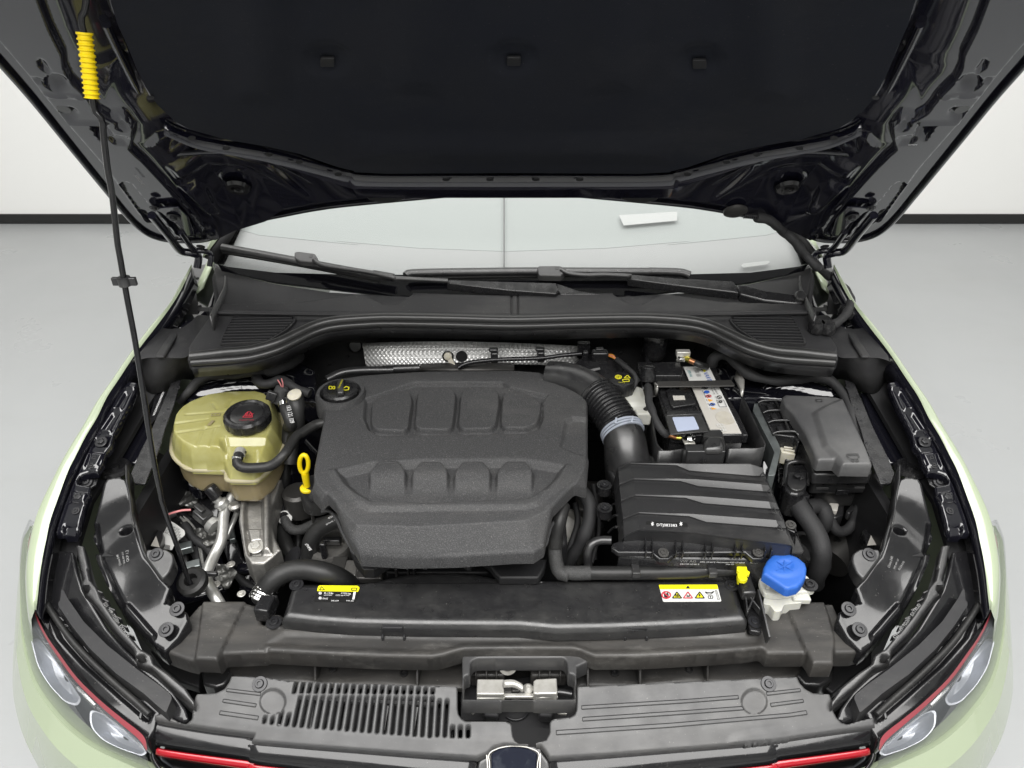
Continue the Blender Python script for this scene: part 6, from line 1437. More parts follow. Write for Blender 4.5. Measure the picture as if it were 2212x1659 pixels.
lathe('duct_mouth', Pq(540,1560,.66), [(.036,-.03),(.038,.0),(.034,.006),(.027,.006),(.025,-.02)], M['plas'], rb, frame((.35,-.35,.9)), 32)
for q in ((1790,800),(1740,1100)): tube3('hook', chain([('W2', [(q[0]-40,q[1],.70),(q[0],q[1]-15,.71),(q[0]+30,q[1]+10,.70)])]), .004, M['bolt'], rb, 8)
# strut domes' metal edge, loom over left tower
hose3('wiring_loom', 'taped wiring loom lying across the left strut tower behind the coolant tank', 'wiring loom',
    [([('Z4', [(1480,950,.87),(1400,1000,.875),(1300,1030,.88),(1220,1060,.88),(1160,1070,.88),(1060,1080,.875),(980,1105,.87),(880,1100,.868),(780,1105,.865),(690,1150,.86),(620,1230,.85),(560,1290,.83)])], tapedr(.0085,.2,45), 'tape', 'loom'),
     ([('Z4', [(1230,1060,.88),(1300,1040,.885),(1400,1000,.88),(1470,950,.87)])], tapedr(.014,.1,60), 'tape', 'loom'),
     ([('Z4', [(1140,1100,.87),(1180,1160,.865),(1260,1160,.865),(1340,1130,.87),(1420,1180,.87),(1560,1240,.86)])], tapedr(.0095,.15,60), 'tape', 'loom')])
for s in (False, True):
    r_ = relief('tower_panel', 'Z4', [(690,1110),(800,1040),(1100,1000),(1480,990),(1600,1050),(1620,1300),(1500,1280),(1200,1260),(900,1300),(620,1290),(560,1240)], H(.835), [('Z4', [(700,1190),(850,1160),(1100,1150),(1200,1200),(900,1230),(640,1260)], .012, .012), ('Z4', [(760,1070),(950,1040),(1150,1030),(1100,1080),(820,1110)], .010, .010)], M['gloss'], car, cell=.003, rim=.006, skirt=.05, mirror=s, hfn=lambda X, Y: .004*np.sin(X*40)*np.cos(Y*55))
# ================================================================== HEAT SHIELD AND BULKHEAD LINE
hs = thing('heat_shield', 'dimpled silver foil heat shield strip along the bulkhead behind the engine cover', 'heat shield', tuple(aty(*K('Z5', [(800,1030)])[0], 1.04)))
hv = K('Z5', [(34,852),(250,842),(500,838),(770,836),(1100,845),(1400,856),(1700,872)]); hb2 = K('Z5', [(62,1030),(300,1028),(500,1025),(800,1018),(1100,1010),(1400,1016),(1715,1024)])
rows = [[aty(*a_, 1.045).lerp(aty(*b_, 1.015), t)+Vector((0,-.006*sin(t*pi),0)) for a_, b_ in zip(hv, hb2)] for t in np.linspace(0,1,7)]
grid('foil_sheet', rows, M['foil'], hs, .002)
grid('foil_fold', [[p+Vector((0,-.004,.0)) for p in rows[0]], [p+Vector((0,-.009,-.004)) for p in rows[0]], [p+Vector((0,-.004,-.010)) for p in rows[0]]], M['foil'], hs, .001)
grid('foil_sheet', [[aty(*q, 1.0) for q in K('Z5', [(480,1010),(800,1000),(1200,1005)])], [aty(*q, .97) for q in K('Z5', [(470,1060),(800,1060),(1200,1060)])]], M['dark'], hs, .002)
for q in ((690,950),(795,950)):
    c = aty(*K('Z5', [q])[0], 1.018); lathe('hole', c, [(.013,0),(.013,.002)], M['void'], hs, frame((0,-1,.15)), 22)
c = aty(*K('Z5', [(690,945)])[0], 1.012)
lathe('stud_cap', c, [(.009,0),(.009,.006),(.005,.008)], M['cream'], hs, frame((0,-1,.15)), 18)
join('strap_tab', [barvf(c+Vector((.004,-.006,-.006)), aty(*K('Z5', [(735,1035)])[0], .99), .012, .003, (0,1,0))], M['cream'], hs, bev=.0006)
sline = hose3('sensor_line', 'thin black pipe clipped along the silver heat shield, ending in orange wires', 'pipe',
    [([('Z5', [(765,1040,.86),(820,1010,.865),(920,990,.868),(1100,975,.87),(1400,965,.872),(1560,945,.876),(1720,930,.88)])], .0048, 'plasg', 'pipe')])
lathe('white_band', at(*K('Z5', [(962,990)])[0], .868), [(.0062,0),(.0062,.009)], M['lab_w'], sline, frame((1,0,0)), 14)
for q in ((1048,955),(1405,950)):
    c = at(*K('Z5', [q])[0], .872); join('pipe_clip', [boxvf(c, (.016,.014,.026)), boxvf(c+Vector((-.002,.0,.018)), (.020,.012,.008))], M['plas'], sline, bev=.003)
join('bracket', [boxvf(at(*K('Z5', [(1735,900)])[0], .88), (.028,.010,.040)), boxvf(at(*K('Z5', [(1745,1000)])[0], .86), (.012,.014,.06))], M['plasg'], sline, bev=.002)
box('plug', at(*K('Z5', [(1860,945)])[0], .885), (.036,.020,.024), M['plasg'], sline, .004); box('plug_latch', at(*K('Z5', [(1860,900)])[0], .895), (.018,.010,.010), M['plasg'], sline, .002)
for i in range(3):
    tube3('wire', chain([('Z5', [(1925,935+6*i,.885),(1960,940+10*i,.887),(1990,975+2*i,.885)])]), .0014, (M['orange'], M['pink'], M['orange'])[i], sline, 6)
tube3('cable', chain([('Z5', [(1990,975,.885),(2060,1030,.885),(2120,1090,.89),(2150,1140,.89)])]), .0055, M['tape'], sline, 10)
hose3('bulkhead_pipe', 'dark pipe passing behind the left rear edge of the engine cover below the heat shield', 'pipe',
    [([('Z4', [(1690,1130,.86),(1800,1080,.865),(1950,1060,.868),(2212,1055,.868)]), ('Z5', [(200,1050,.868),(470,1040,.866)])], .0085, 'plas', 'pipe')])

# ================================================================== RADIATOR COVER
RC = (.716, 0, 0)
rc = thing('radiator_cover', 'long matt black radiator cover panel with two warning stickers across the front of the bay', 'cover panel', tuple(at(1110, 1320, .64)))
ro = K('Y2', [(1480,1610),(1565,1312),(1585,1285),(1620,1272),(2150,1272)]) + K('Y3', [(600,1015),(740,975),(900,938),(1100,921),(1300,922),(1450,935),(1600,962),(1750,995),(1860,1003)]) + K('Y4', [(40,1140),(1330,1141),(1370,1160),(1395,1195),(1440,1340),(1486,1440),(1480,1468),(1200,1490),(900,1505),(400,1525),(0,1532)]) + K('Y3', [(1800,1368),(1000,1362),(500,1350),(200,1330),(0,1308),(-60,1300)]) 
ro = K('Y2', [(1478,1600),(1565,1312),(1585,1285),(1620,1272),(2150,1272)]) + ro[5:]
relief('panel', 'V', ro, RC, [('V', K('Y3', [(560,1030),(900,930),(1100,912),(1450,925),(1800,1000),(2000,1030),(1000,1034)]), -.006, .004)], M['cowl'] if False else M['plas'], rc, cell=.0024, rim=.014, skirt=.016)
P = ons(K('Y2', [(1485,1625)]) + K('Y3', [(200,1352),(600,1374),(1000,1385),(1800,1392)]) + K('Y4', [(0,1552),(500,1548),(1000,1530),(1470,1490)]), H(.694))
P = crs(P, 4); grid('front_lip', [P, [p+Vector((0,-.004,-.006)) for p in P], [p+Vector((0,-.003,-.030)) for p in P]], M['plasg'], rc, .003, ang=20)
for k_, q in (('Y3', (820,1370)), ('Y4', (620,1510))):
    c = at(*K(k_, [q])[0], .705); join('retaining_clip', [boxvf(c, (.034,.018,.012)), boxvf(c+Vector((-.018,-.006,-.022)), (.004,.012,.016)), boxvf(c+Vector((.018,-.006,-.022)), (.004,.012,.016))], M['cowl'], rc, bev=.0015)
bolt('Y3', (75,1055), RC, .0125, rc, M['bolt'], 'torx', .0); bolt('Y4', (1358,1197), RC, .0125, rc, M['bolt'], 'torx', .0)
sticker('refrigerant_sticker', 'Y3', rnd([(250,1058),(545,1060),(562,1075),(530,1188),(208,1183),(240,1070)], 8), RC, M['lab_b'], rc)
R2 = up(RC, .0012)
sticker('yellow_band', 'Y3', rnd([(250,1058),(545,1060),(562,1075),(550,1106),(233,1101),(240,1070)], 6), RC, M['lab_y'], rc, .0016)
for s_, a_, b_ in (('R-134a',(287,1124),(357,1126)),('0.500 kg',(417,1124),(492,1126)),('GWP1430',(285,1137),(345,1138)),('CO2 eq 0.715t',(375,1138),(482,1140)),('PAG',(275,1165),(314,1166)),('SAE J639',(340,1180),(398,1181)),('VW AG',(456,1181),(514,1182))):
    text('lettering', s_, 'Y3', a_, b_, RC, M['ink_w'], rc, None, .0018)
for q in ((257,1118),(257,1156)):
    for a0 in range(3): polyl('snowflake', 'Y3', [(q[0]-12*cos(a0*pi/3),q[1]-10*sin(a0*pi/3)),(q[0]+12*cos(a0*pi/3),q[1]+10*sin(a0*pi/3))], R2, .0008, M['ink_w'], rc)
sticker('bar_strip', 'Y3', [(515,1108),(532,1108),(520,1165),(505,1165)], R2, M['ink_w'], rc)
outl('triangle', 'Y3', [(250,1092),(268,1066),(290,1092)], up(RC,.0022), .0005, M['ink_k'], rc); outl('book', 'Y3', [(500,1078),(540,1078),(536,1096),(498,1096)], up(RC,.0022), .0005, M['ink_k'], rc)
sticker('warning_sticker', 'Y4', rnd([(795,1192),(1245,1190),(1278,1320),(828,1322)], 10), RC, M['lab_w'], rc)
sticker('yellow_band', 'Y4', rnd([(795,1192),(1245,1190),(1253,1225),(803,1225)], 6), RC, M['lab_y'], rc, .0016)
sticker('triangle', 'Y4', [(1003,1219),(1018,1196),(1038,1219)], RC, M['ink_k'], rc, .0022)
outl('symbol', 'Y4', circ((852,1270), 33, 26, 22), R2, .0011, M['ink_r'], rc)
sticker('symbol', 'Y4', rnd([(838,1290),(834,1266),(842,1250),(852,1262),(860,1248),(870,1262),(872,1280),(860,1292)], 5), RC, M['ink_k'], rc, .0018); polyl('symbol', 'Y4', [(830,1252),(875,1290)], up(RC,.002), .0010, M['ink_r'], rc)
for x0, m_ in ((937,'lab_y'),(1022,None),(1112,'lab_y')):
    T_ = [(x0-36,1293),(x0-2,1246),(x0+34,1293)]
    if m_: sticker('symbol', 'Y4', T_, RC, M[m_], rc, .0018)
    outl('symbol', 'Y4', T_, up(RC,.0016), .0008, M['ink_k'] if m_ else M['ink_r'], rc)
for i in range(3): polyl('symbol', 'Y4', [(925+12*i,1285),(930+12*i,1276),(924+12*i,1270),(928+12*i,1262)], up(RC,.0022), .0007, M['ink_k'], rc)
sticker('symbol', 'Y4', [(1105,1262),(1114,1258),(1112,1272),(1120,1270),(1108,1290),(1110,1276),(1101,1278)], RC, M['ink_k'], rc, .0026)
for a0 in range(4): sticker('symbol', 'Y4', rnd([(1022,1278),(1022+16*cos(a0*pi/2+.4),1278+11*sin(a0*pi/2+.4)),(1022+16*cos(a0*pi/2+1.3),1278+11*sin(a0*pi/2+1.3))], 4), RC, M['ink_k'], rc, .0020)
outl('symbol', 'Y4', [(1152,1246),(1165,1250),(1200,1250),(1222,1242),(1200,1262),(1170,1262)], R2, .0006, M['ink_k'], rc); outl('symbol', 'Y4', [(1175,1276),(1212,1276),(1212,1296),(1178,1296)], R2, .0005, M['ink_k'], rc); polyl('symbol', 'Y4', [(1194,1276),(1195,1296)], R2, .0005, M['ink_k'], rc)
outl('code_strip', 'Y4', [(1232,1235),(1242,1235),(1264,1304),(1250,1304)], R2, .0005, M['ink_g'], rc)
# fan shroud beneath
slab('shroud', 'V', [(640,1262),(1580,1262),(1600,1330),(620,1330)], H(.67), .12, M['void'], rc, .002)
# ================================================================== LOCK CARRIER (crossmember) WITH FRONT PANEL
LCZ = (.678, .02, 0)
lc = thing('front_crossmember', 'dusty grey plastic crossmember spanning the nose of the car with the bonnet latch recess', 'crossmember', (0, .33, .55))
co = K('Y6', [(1330,570),(1362,557),(1655,556),(1715,572),(1740,600),(1745,690),(1775,700),(1790,640),(1870,630)]) + [(640,1348),(1108,1354),(1590,1346)] + K('Y9', [(60,690),(75,760),(150,745),(172,560),(215,562),(250,605),(300,600),(310,562),(640,560),(665,612),(715,735),(790,800),(862,835),(850,866),(780,888),(640,890),(640,978),(505,978),(458,892),(205,892),(180,865)]) + K('Y8', [(2000,432),(1880,450),(1500,475),(1100,497),(720,500),(660,478),(600,448),(530,440),(0,440)]) + K('Y7', [(1640,445),(1570,462),(1480,490),(1390,505),(1000,497),(600,480),(110,455)]) + K('Y6', [(1790,860),(1770,885),(1492,895),(1458,952),(1308,945),(1240,930),(1160,902),(1088,870),(1092,852),(1180,780),(1250,660)])
cfe = [('Y6', [(1362,540),(1655,540),(1486,885),(1455,960),(1305,960),(1330,800)], .007, .004), ('Y9', [(300,545),(570,545),(605,640),(645,800),(645,990),(500,990),(455,885)], .007, .004),
       ('V', K('Y7', [(130,400),(600,430),(1400,455),(1640,400),(2212,395)])+K('Y8', [(0,395),(540,400),(700,450),(1100,450),(1880,405),(1980,400),(2000,330),(0,350)])+K('Y7', [(1640,350),(260,320)]), -.004, .012),
       ('Y7', [(130,185),(225,185),(225,280),(125,285)], .004, .003)]
cr = relief('carrier_top', 'V', co, LCZ, cfe, M['dusty'], lc, cell=.0024, rim=.005, skirt=.030)
for k_, q in (('Y7',(178,240)),('Y8',(1952,238))): bolt(k_, q, LCZ, .0135, cr, M['bolt'], 'torx', .004)
for k_, q in (('Y7',(188,198)),('Y8',(1938,198))): slab('slot', k_, [(q[0]-22,q[1]-8),(q[0]+22,q[1]-8),(q[0]+22,q[1]+8),(q[0]-22,q[1]+8)], up(LCZ,.005), .004, M['void'], cr, .0005)
# left and right lower legs under the carrier blocks
slab('carrier_leg', 'Y6', [(1330,940),(1500,900),(1780,880),(1790,960),(1560,1010),(1530,1060),(1500,1100),(1440,1120),(1360,1100)], H(.60), .05, M['plas'], lc, .004)
slab('carrier_leg', 'Y9', [(120,900),(460,900),(640,960),(640,1060),(560,1110),(450,1100),(400,1040),(130,960)], H(.60), .05, M['plas'], lc, .004)
slab('carrier_side', 'Y6', [(1000,870),(1100,880),(1240,950),(1350,1000),(1330,1120),(1200,1080),(1080,980)], H(.58), .02, M['void'], lc, .003)
slab('carrier_side', 'Y9', [(900,870),(640,980),(560,1100),(640,1160),(760,1060),(900,960)], H(.58), .02, M['void'], lc, .003)
# recess floor between carrier and front panel
relief('recess_floor', 'V', K('Y6', [(1505,950),(1780,955)])+K('Y7', [(150,505),(1640,520),(1640,740),(300,702),(-60,668)])+K('Y6', [(1560,1040)]), (.585,.05,0), [], M['dusty'], lc, cell=.004, rim=.002, skirt=.01, hfn=lambda X, Y: .0025*np.sin(X*37)*np.sin(Y*60))
relief('recess_floor', 'V', K('Y8', [(570,520),(1900,500),(2280,510)])+K('Y9', [(430,1000),(400,1045)])+K('Y8', [(2212,672),(580,735)]), (.585,.05,0), [], M['dusty'], lc, cell=.004, rim=.002, skirt=.01, hfn=lambda X, Y: .0025*np.sin(X*37)*np.sin(Y*60))
for k_, x0, y0, y1 in (('Y7',518,470,655),('Y7',1292,500,705),('Y8',1052,500,700),('Y8',1562,480,655),('Y8',655,500,710)):
    a_ = at(*K(k_, [(x0,y0+10)])[0], .635); b_ = at(*K(k_, [(x0,y1)])[0], .605)
    join('web', [barvf(a_, b_, .004, .045)], M['dusty'], lc, bev=.001)
for k_, q in (('Y7',(632,598)),('Y7',(1178,635)),('Y8',(868,632)),('Y8',(1442,607))):
    lathe('screw_hole', on(K(k_, [q])[0], (.587,.05,0)), [(.0065,0),(.0065,.003),(.004,.003),(.0035,-.001)], M['plas'], lc, seg=16)
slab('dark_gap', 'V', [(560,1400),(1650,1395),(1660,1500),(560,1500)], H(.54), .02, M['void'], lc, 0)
# ---- front panel with air slots
FP = (.525, .47, 0)
fo1 = K('Y6', [(1290,1250),(1300,1190),(1315,1160),(1440,1155),(1500,1125),(1530,1080),(1545,1040)]) + K('Y7', [(-40,650),(120,658),(300,686),(800,702),(1592,728),(1594,900),(1600,940),(1625,975),(1655,993),(1970,996),(2000,1008),(2012,1030),(2020,1110),(2040,1150),(2070,1168),(2212,1172)])
fo2 = K('Y8', [(250,1166),(340,1140),(368,1085),(368,1010),(382,985),(410,975),(520,965),(560,945),(576,905),(580,728),(1200,700),(2212,655)]) + K('Y9', [(402,1045),(420,1085),(455,1125),(510,1155),(618,1160),(636,1200),(642,1270),(668,1320),(700,1352),(740,1362)])
frontR = K('Y9', [(820,1338),(915,1318),(925,1378),(700,1408),(400,1450),(0,1512)]) + K('Y8', [(2212,1135),(1500,1195),(800,1250),(370,1276),(340,1230),(300,1180)])
frontL = K('Y7', [(1950,1175),(1870,1195),(1820,1240),(1740,1272),(1300,1245),(800,1210),(400,1180),(0,1145)]) + K('Y6', [(1700,1430),(1400,1392),(1100,1345),(1030,1328),(1035,1300),(1100,1290),(1190,1345),(1240,1360),(1280,1330)])
fo = fo1+fo2+frontR+frontL
mainp = K('Y6', [(1100,1250),(1310,1140),(1550,1020)])+K('Y7', [(300,670),(1610,700),(1610,960),(1990,980),(2060,1130),(1820,1150),(900,1112),(0,1032)])+K('Y6', [(1500,1340),(1100,1290)])
mainp = K('Y6', [(1040,1290),(1290,1130),(1550,1000)])+K('Y7', [(300,650),(1100,690),(2212,700)])+K('Y8', [(100,700),(600,700),(2212,640)])+K('Y9', [(420,1000),(640,1120),(720,1300),(900,1300),(905,1325),(400,1400),(0,1455)])+K('Y8', [(2212,1015),(1500,1060),(800,1115),(360,1150),(250,1170)])+K('Y7', [(2212,1172),(2000,1150),(1820,1152),(1300,1135),(900,1112),(400,1072),(0,1030)])+K('Y6', [(1700,1365),(1400,1335),(1100,1300)])
pf = [('V', mainp, -.12, 1.0, 'slope', -.006)]
GROOVES = [('Y6', q) for q in ([(1518,1128),(1745,1155),(1738,1173),(1512,1146)], [(1494,1198),(1714,1230),(1708,1250),(1488,1218)], [(1473,1276),(1728,1312),(1722,1336),(1466,1300)])]
GROOVES += [('Y8', q) for q in ([(615,880),(1400,833),(1820,800),(1826,825),(1400,858),(615,906)], [(621,970),(1400,918),(1850,885),(1866,910),(1400,945),(622,997)])]
GROOVES += [('V', K('Y8', [(418,1071),(1300,1015),(2212,938)])+K('Y9', [(462,1275),(468,1300)])+K('Y8', [(2212,965),(1300,1045),(420,1103)]))]
GROOVES += [('Y9', q) for q in ([(195,1152),(420,1128),(425,1146),(200,1172)], [(222,1226),(440,1200),(446,1218),(228,1247)])]
pf.append(('Y7', circ((166,845), 98, 95, 36), -.0035, .0018)); pf.append(('Y8', circ((1947,845), 98, 95, 36), -.0035, .0018))
holes = []
def slot(xt, yt, xb, yb, w=13):
    return ('Y7', rnd([(xt-w,yt),(xt+w,yt),(xb+w,yb),(xb-w,yb)], 12, 3))
for i in range(20):
    xt, yt = 350+55.4*i, 688+2.4*i; xb, yb = 272+58.2*i, 1032+4.6*i
    f1 = (795-yt)/(yb-yt)*.86; f2 = f1+.045
    if i == 0: f2 = .72
    holes.append(slot(xt, yt, xt+(xb-xt)*f1, yt+(yb-yt)*f1)); holes.append(slot(xt+(xb-xt)*f2, yt+(yb-yt)*f2, xb, yb))
holes.append(slot(238, 915, 214, 1025, 12)); holes.append(slot(165, 958, 158, 1018, 12)); holes.append(slot(108, 955, 98, 1012, 12))
holes.append(slot(1453, 828, 1436, 1115)); holes.append(slot(1512, 828, 1494, 1117))
for x0 in (1554,1614,1674): holes.append(slot(x0, 1030, x0-1, 1122, 15))
pn_ = relief('grille_top_panel', 'V', fo, FP, pf, M['carrier'], lc, cell=.0017, rim=.0025, skirt=.010, holes=holes)
part(pn_, 'grey front panel pierced with a row of air slots on its left half')
for k_, q in GROOVES:
    g_ = slab('groove_strip', k_, q, FP, .003, M['carrier'], pn_, .0008, .0022); outl('groove_edge', k_, q, FP, .0006, M['void'], pn_, .0004)
bolt('Y7', (68,713), FP, .0120, pn_, M['bolt'], 'torx', .0005); bolt('Y8', (2055,712), FP, .0120, pn_, M['bolt'], 'torx', .0005)
join('slot_backing', [barvf(on(K('Y7', [(290,880)])[0], FP)-Vector((0,0,.03)), on(K('Y7', [(1560,960)])[0], FP)-Vector((0,0,.03)), .06, .004)], M['plas'], lc)
join('slot_backing', [barvf(on(K('Y7', [(340,790)])[0], FP)-Vector((0,0,.012)), on(K('Y7', [(1430,840)])[0], FP)-Vector((0,0,.012)), .006, .006)], M['plas'], lc)
for x0 in (480,700,1060,1290): join('slot_web', [barvf(on(K('Y7', [(x0,760)])[0], FP)-Vector((0,0,.025)), on(K('Y7', [(x0-40,1000)])[0], FP)-Vector((0,0,.025)), .004, .02)], M['plas'], lc)
# ---- latch recess
lt = relief('latch_housing', 'W5', [(-6,140),(1390,132),(1480,165),(1600,215),(1600,300),(1462,365),(1455,800),(925,800),(925,785),(490,785),(490,800),(-6,800)], (.655,.03,0), [], M['carrier'], lc, cell=.002, rim=.003, skirt=.03, holes=[('W5', rnd([(90,470),(105,300),(180,256),(1290,250),(1335,300),(1350,450),(1430,465),(1432,772),(12,775),(22,480)], 30))])
slab('latch_floor', 'W5', [(-20,240),(1500,240),(1500,1060),(1150,1100),(1100,1400),(640,1400),(600,1060),(-20,1050)], (.56,.02,0), .02, M['void'], lc, 0)
slab('latch_back', 'W5', [(90,260),(1340,255),(1350,400),(1330,480),(870,480),(870,300),(540,300),(540,480),(90,480)], (.60,.03,0), .03, M['dusty'], lc, .004)
for x0 in (168,305,433,985,1117,1255): slab('latch_rib', 'W5', [(x0-13,370),(x0+13,370),(x0+8,480),(x0-8,480)], (.618,.03,0), .02, M['dusty'], lc, .002)
la = thing('bonnet_latch', 'zinc plated double bonnet latch plates in the recess at the nose of the car', 'latch', tuple(at(*K('W5', [(690,700)])[0], .58)))
slab('latch_plate', 'W5', [(185,518),(532,520),(525,600),(535,715),(180,715)], H(.632), .03, M['steel'], la, .002)
slab('latch_plate', 'W5', [(180,728),(325,728),(350,745),(400,745),(425,728),(535,725),(540,765),(180,772)], H(.622), .006, M['steel'], la, .001)
slab('latch_plate', 'W5', [(905,545),(940,520),(1205,505),(1215,705),(1180,708),(1010,708),(960,715),(905,705)], H(.632), .03, M['steel'], la, .002)
slab('latch_plate', 'W5', [(935,740),(1000,735),(1170,715),(1218,725),(1220,752),(940,765)], H(.622), .006, M['steel'], la, .001)
P = crs(chain([('W5', [(525,535,.64),(640,530,.642),(720,560,.642),(775,600,.64)])]), 4); grid('latch_arm', [P, [p+Vector((0,-.010,-.006)) for p in P]], M['steel'], la, .003)
box('latch_bar', at(*K('W5', [(730,738)])[0], .615), (.058,.008,.006), M['brass'] if False else M['steel'], la, .002)
for q, s_ in (((575,655),(.016,.02,.012)),((680,665),(.014,.016,.018)),((745,670),(.006,.02,.02))): box('latch_block', at(*K('W5', [q])[0], .61), s_, M['dark'], la, .002)
lathe('latch_knob', at(*K('W5', [(838,690)])[0], .61), [(.004,0),(.009,.005),(.009,.011),(.004,.016)], M['steel'], la, seg=18)
lathe('latch_pin', at(*K('W5', [(688,880)])[0], .57), [(.008,0),(.008,.03)], M['steel'], la, seg=18)
tube('release_cable', 'W5', [(1215,690,.61),(1290,695,.61),(1400,715,.61)], .006, M['plas'], la, 10)
lathe('eyelet', at(*K('W5', [(578,345)])[0], .62), [(.016,0),(.016,.003),(.010,.004),(.007,.001)], M['steel'], la, frame((0,-.6,.7)), 20)
for pts in ([(120,960),(170,910),(215,850),(490,848),(520,895)], [(875,905),(880,855),(1170,840),(1200,890),(1230,950),(1330,965)]):
    tube3('wire_hoop', chain([('W5', [(x_, y_, .605) for x_, y_ in pts])]), .003, M['steel'], la, 8)
for x0, x1 in ((265,480),(968,1172)):
    slab('rubber_buffer', 'W5', [(x0+10,870),(x1,872),(x1-8,940),(x1-18,1000),(x0,985),(x0+5,930)], H(.602), .02, M['cowl'], la, .004)
tube3('striker_loop', chain([('W5', [(560,1000,.57),(620,1035,.57),(690,1045,.57),(780,1015,.57),(840,950,.57)])]), .002, M['bolt'], la, 8)
# ================================================================== GRILLE TRIM, RED STRIP, BADGE
gr_ = thing('front_grille', 'gloss black grille trim with a bright red strip under the slotted front panel', 'grille', (0, .15, .45))
for s in (False, True):
    t1 = K('Y6', [(1033,1332),(1100,1350),(1400,1398),(1700,1437)])+K('Y7', [(0,1152),(400,1188),(800,1218),(1300,1253),(1740,1280)])
    t2 = K('Y6', [(1030,1440),(1120,1470),(1400,1520),(1700,1560)])+K('Y7', [(0,1250),(400,1285),(800,1320),(1300,1370),(1740,1410)])
    t3 = K('Y6', [(1045,1505),(1120,1518),(1400,1560),(1700,1605)])+K('Y7', [(0,1320),(400,1370),(800,1430),(1300,1500),(1740,1560)])
    r1 = ons(t1, FP, -.016); r2 = ons(t2, FP, -.016); r3 = ons(t3, FP, -.020); rows = [crs(r, 4) for r in (r1, [a.lerp(b, .5)+Vector((0,0,.004)) for a, b in zip(r1, r2)], r2, r3)]
    if s: rows = [[Vector((MX-p.x,p.y,p.z)) for p in r] for r in rows]
    grid('grille_trim', rows, M['gloss2'], gr_, .003, ang=70)
    e1 = K('Y6', [(1050,1528),(1130,1545),(1400,1582),(1700,1620)])+K('Y7', [(0,1335),(400,1380),(900,1440),(1700,1530)])
    e2 = K('Y6', [(1062,1575),(1130,1590),(1400,1632),(1700,1680)])+K('Y7', [(0,1390),(400,1440),(900,1510),(1700,1610)])
    r1 = ons(e1, FP, -.024); r2 = ons(e2, FP, -.050); rows = [crs(r, 4) for r in (r1, [a.lerp(b, .5)+Vector((0,-.004,.004)) for a, b in zip(r1, r2)], r2)]
    if s: rows = [[Vector((MX-p.x,p.y,p.z)) for p in r] for r in rows]
    grid('red_strip', rows, M['red'], gr_, .004, ang=70)
    e3 = K('Y6', [(1040,1560),(1130,1640),(1400,1700),(1700,1760)])+K('Y7', [(0,1480),(900,1600),(1700,1700)])
    r1 = [crs(ons(K('Y6', [(1020,1500),(1030,1600),(1100,1700),(1180,1800)]), FP, -.04), 4), crs(ons(K('Y6', [(1000,1480),(1000,1580),(1050,1680),(1120,1790)]), FP, -.075), 4)]
    if s: r1 = [[Vector((MX-p.x,p.y,p.z)) for p in r] for r in r1]
    grid('grille_edge', r1, M['gloss2'], gr_, .004)
    r2 = ons(e3, FP, -.085); r3_ = [p+Vector((0,.03,-.15)) for p in r2]; rows = [crs(r2, 3), crs(r3_, 3)]
    if s: rows = [[Vector((MX-p.x,p.y,p.z)) for p in r] for r in rows]
    grid('grille_mesh', rows, M['void'], gr_, .006)
ep = FP
hump = relief('badge_housing', 'W5', [(165,1720),(172,1600),(200,1525),(300,1470),(285,1370),(330,1312),(520,1200),(625,1160),(636,1280),(660,1320),(700,1345),(900,1352),(1010,1378),(1035,1440),(1110,1525),(1150,1600),(1160,1720)], up(FP,-.012), [], M['plas'], gr_, cell=.002, rim=.006, skirt=.05, hfn=lambda X, Y: -.3*np.clip(.245-Y, 0, 1))
bd = slab('badge', 'W5', rnd([(365,1475),(450,1415),(560,1390),(650,1384),(760,1392),(860,1412),(955,1470),(945,1560),(935,1800),(380,1800)], 20), up(FP,-.006), .05, M['emblem'], gr_, .003)
tube3('badge_rim', ons(K('W5', [(350,1760),(345,1600),(340,1480),(440,1415),(560,1385),(650,1378),(770,1385),(870,1408),(975,1470),(960,1600),(950,1760)]), FP, -.006), .0010, M['steel'], gr_, 8)
tube3('badge_rim', ons(K('W5', [(325,1760),(318,1600),(308,1478)]), FP, -.008), .0014, M['steel'], gr_, 8); tube3('badge_rim', ons(K('W5', [(985,1760),(990,1600),(995,1475)]), FP, -.008), .0014, M['steel'], gr_, 8)
# ================================================================== WASHER FILLER
WZ = .752
wf = thing('washer_filler', 'white washer bottle neck with a big blue flip cap at the front right corner', 'washer filler', tuple(at(*K('Y4', [(1770,1250)])[0], .66)))
bl = [(1598,1100),(1605,1050),(1630,1000),(1665,962),(1705,940),(1740,934),(1800,945),(1870,975),(1925,1020),(1938,1060),(1932,1120),(1905,1170),(1870,1205),(1800,1222),(1770,1215)]
blue = relief('blue_cap', 'Y4', bl, (WZ,.05,0), [('Y4', circ((1768,1050), 130, 78, 30), .0025, .010), ('Y4', circ((1768,1045), 60, 36, 24), -.0015, .006)], M['blue'], wf, cell=.0016, rim=.005, skirt=.014)
slab('cap_hinge', 'Y4', [(1600,1100),(1640,1130),(1810,1215),(1930,1130),(1915,1170),(1880,1208),(1800,1226),(1600,1135)], (WZ-.014,.05,0), .008, M['blue'], wf, .001)
for a_, b_ in (((1700,1010),(1830,1080)),((1830,1010),(1700,1080)),((1765,1000),(1765,1085))): polyl('washer_symbol', 'Y4', [a_, b_], (WZ+.0018,.05,0), .0008, M['blue'], wf)
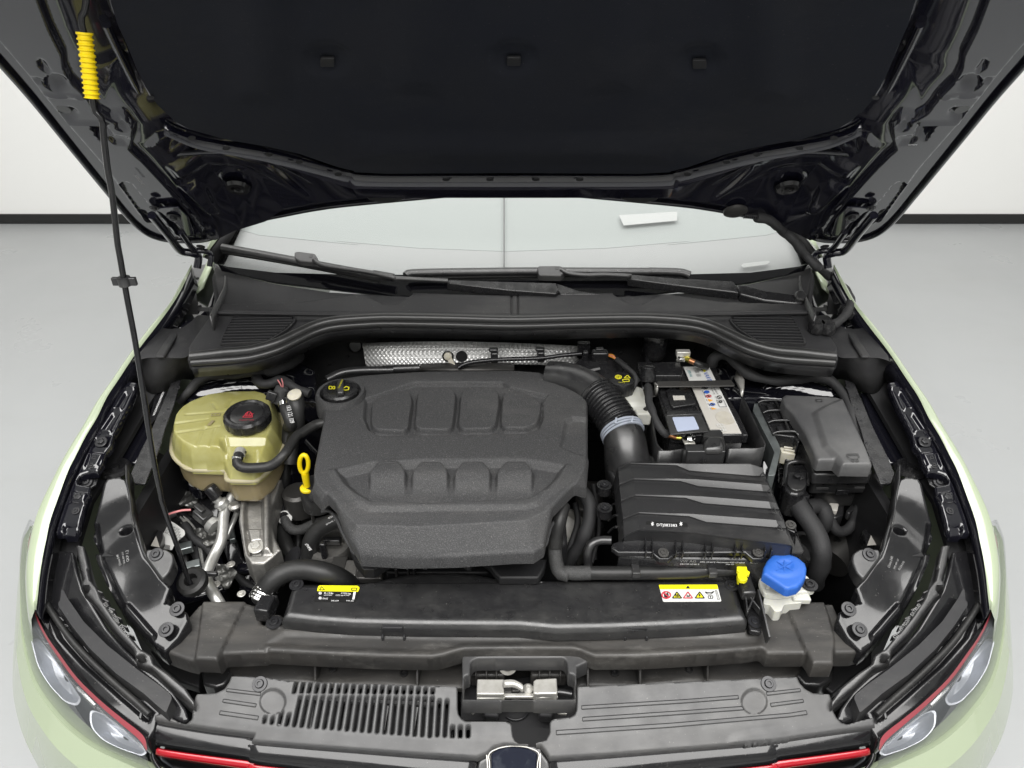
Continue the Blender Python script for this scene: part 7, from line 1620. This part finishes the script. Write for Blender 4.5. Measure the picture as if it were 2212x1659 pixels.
fl2 = relief('neck_flange', 'Y4', rnd([(1566,1145),(1610,1110),(1930,1110),(1990,1170),(2003,1190),(2000,1232),(1930,1245),(1800,1262),(1700,1272),(1610,1258),(1580,1200)], 18), H(.722), [('Y4', circ((1634,1212), 18, 14, 16), -.006, .002)], M['white'], wf, cell=.002, rim=.003, skirt=.008)
bolt('Y4', (1958,1195), H(.724), .014, wf, M['bolt'], 'torx')
slab('neck_body', 'Y4', rnd([(1610,1270),(1905,1262),(1900,1330),(1760,1345),(1740,1395),(1690,1398),(1650,1345),(1600,1340)], 14), H(.71), .06, M['white'], wf, .004)
box('neck_tab', at(*K('Y4', [(1885,1290)])[0], .71), (.03,.02,.012), M['white'], wf, .002)
# yellow clip and its black stand
yc = thing('yellow_clip', 'small lemon yellow clip on the end of the hose beside the blue washer cap', 'clip', tuple(at(*K('Y4', [(1445,1110)])[0], .73)))
slab('clip_body', 'Y4', rnd([(1398,1040),(1430,1045),(1435,1032),(1455,1035),(1472,1040),(1478,1080),(1497,1090),(1495,1108),(1475,1110),(1468,1125),(1482,1145),(1460,1160),(1425,1155),(1405,1130),(1402,1105),(1420,1090),(1398,1080)], 6), H(.752), .008, M['yel2'], yc, .002)
slab('clip_stem', 'Y4', [(1405,1050),(1440,1050),(1440,1140),(1410,1130)], H(.746), .02, M['yel2'], yc, .002)
sd_ = thing('support_bracket', 'black moulded bracket with crossed ribs between the radiator cover and the blue washer cap', 'bracket', tuple(at(*K('Y4', [(1540,1400)])[0], .66)))
slab('bracket_top', 'Y4', [(1412,1165),(1502,1112),(1550,1250),(1448,1255)], H(.735), .02, M['plas'], sd_, .003)
slab('bracket_base', 'Y4', [(1448,1255),(1552,1250),(1600,1420),(1585,1560),(1500,1545),(1470,1420)], H(.70), .01, M['plasg'], sd_, .002)
for a_, b_ in (((1455,1258),(1475,1420)),((1548,1255),(1600,1400)),((1460,1262),(1590,1420)),((1545,1262),(1480,1400))):
    join('rib', [barvf(*chain([('Y4', [(a_[0],a_[1],.718),(b_[0],b_[1],.712)])]), .003, .014)], M['plas'], sd_, bev=.0008)
join('long_rib', [barvf(*chain([('Y4', [(1550,1250,.725),(1638,1620,.705)])]), .004, .024)], M['plas'], sd_, bev=.001)
bolt('Y4', (1537,1480), H(.702), .012, sd_, M['bolt'], 'torx')
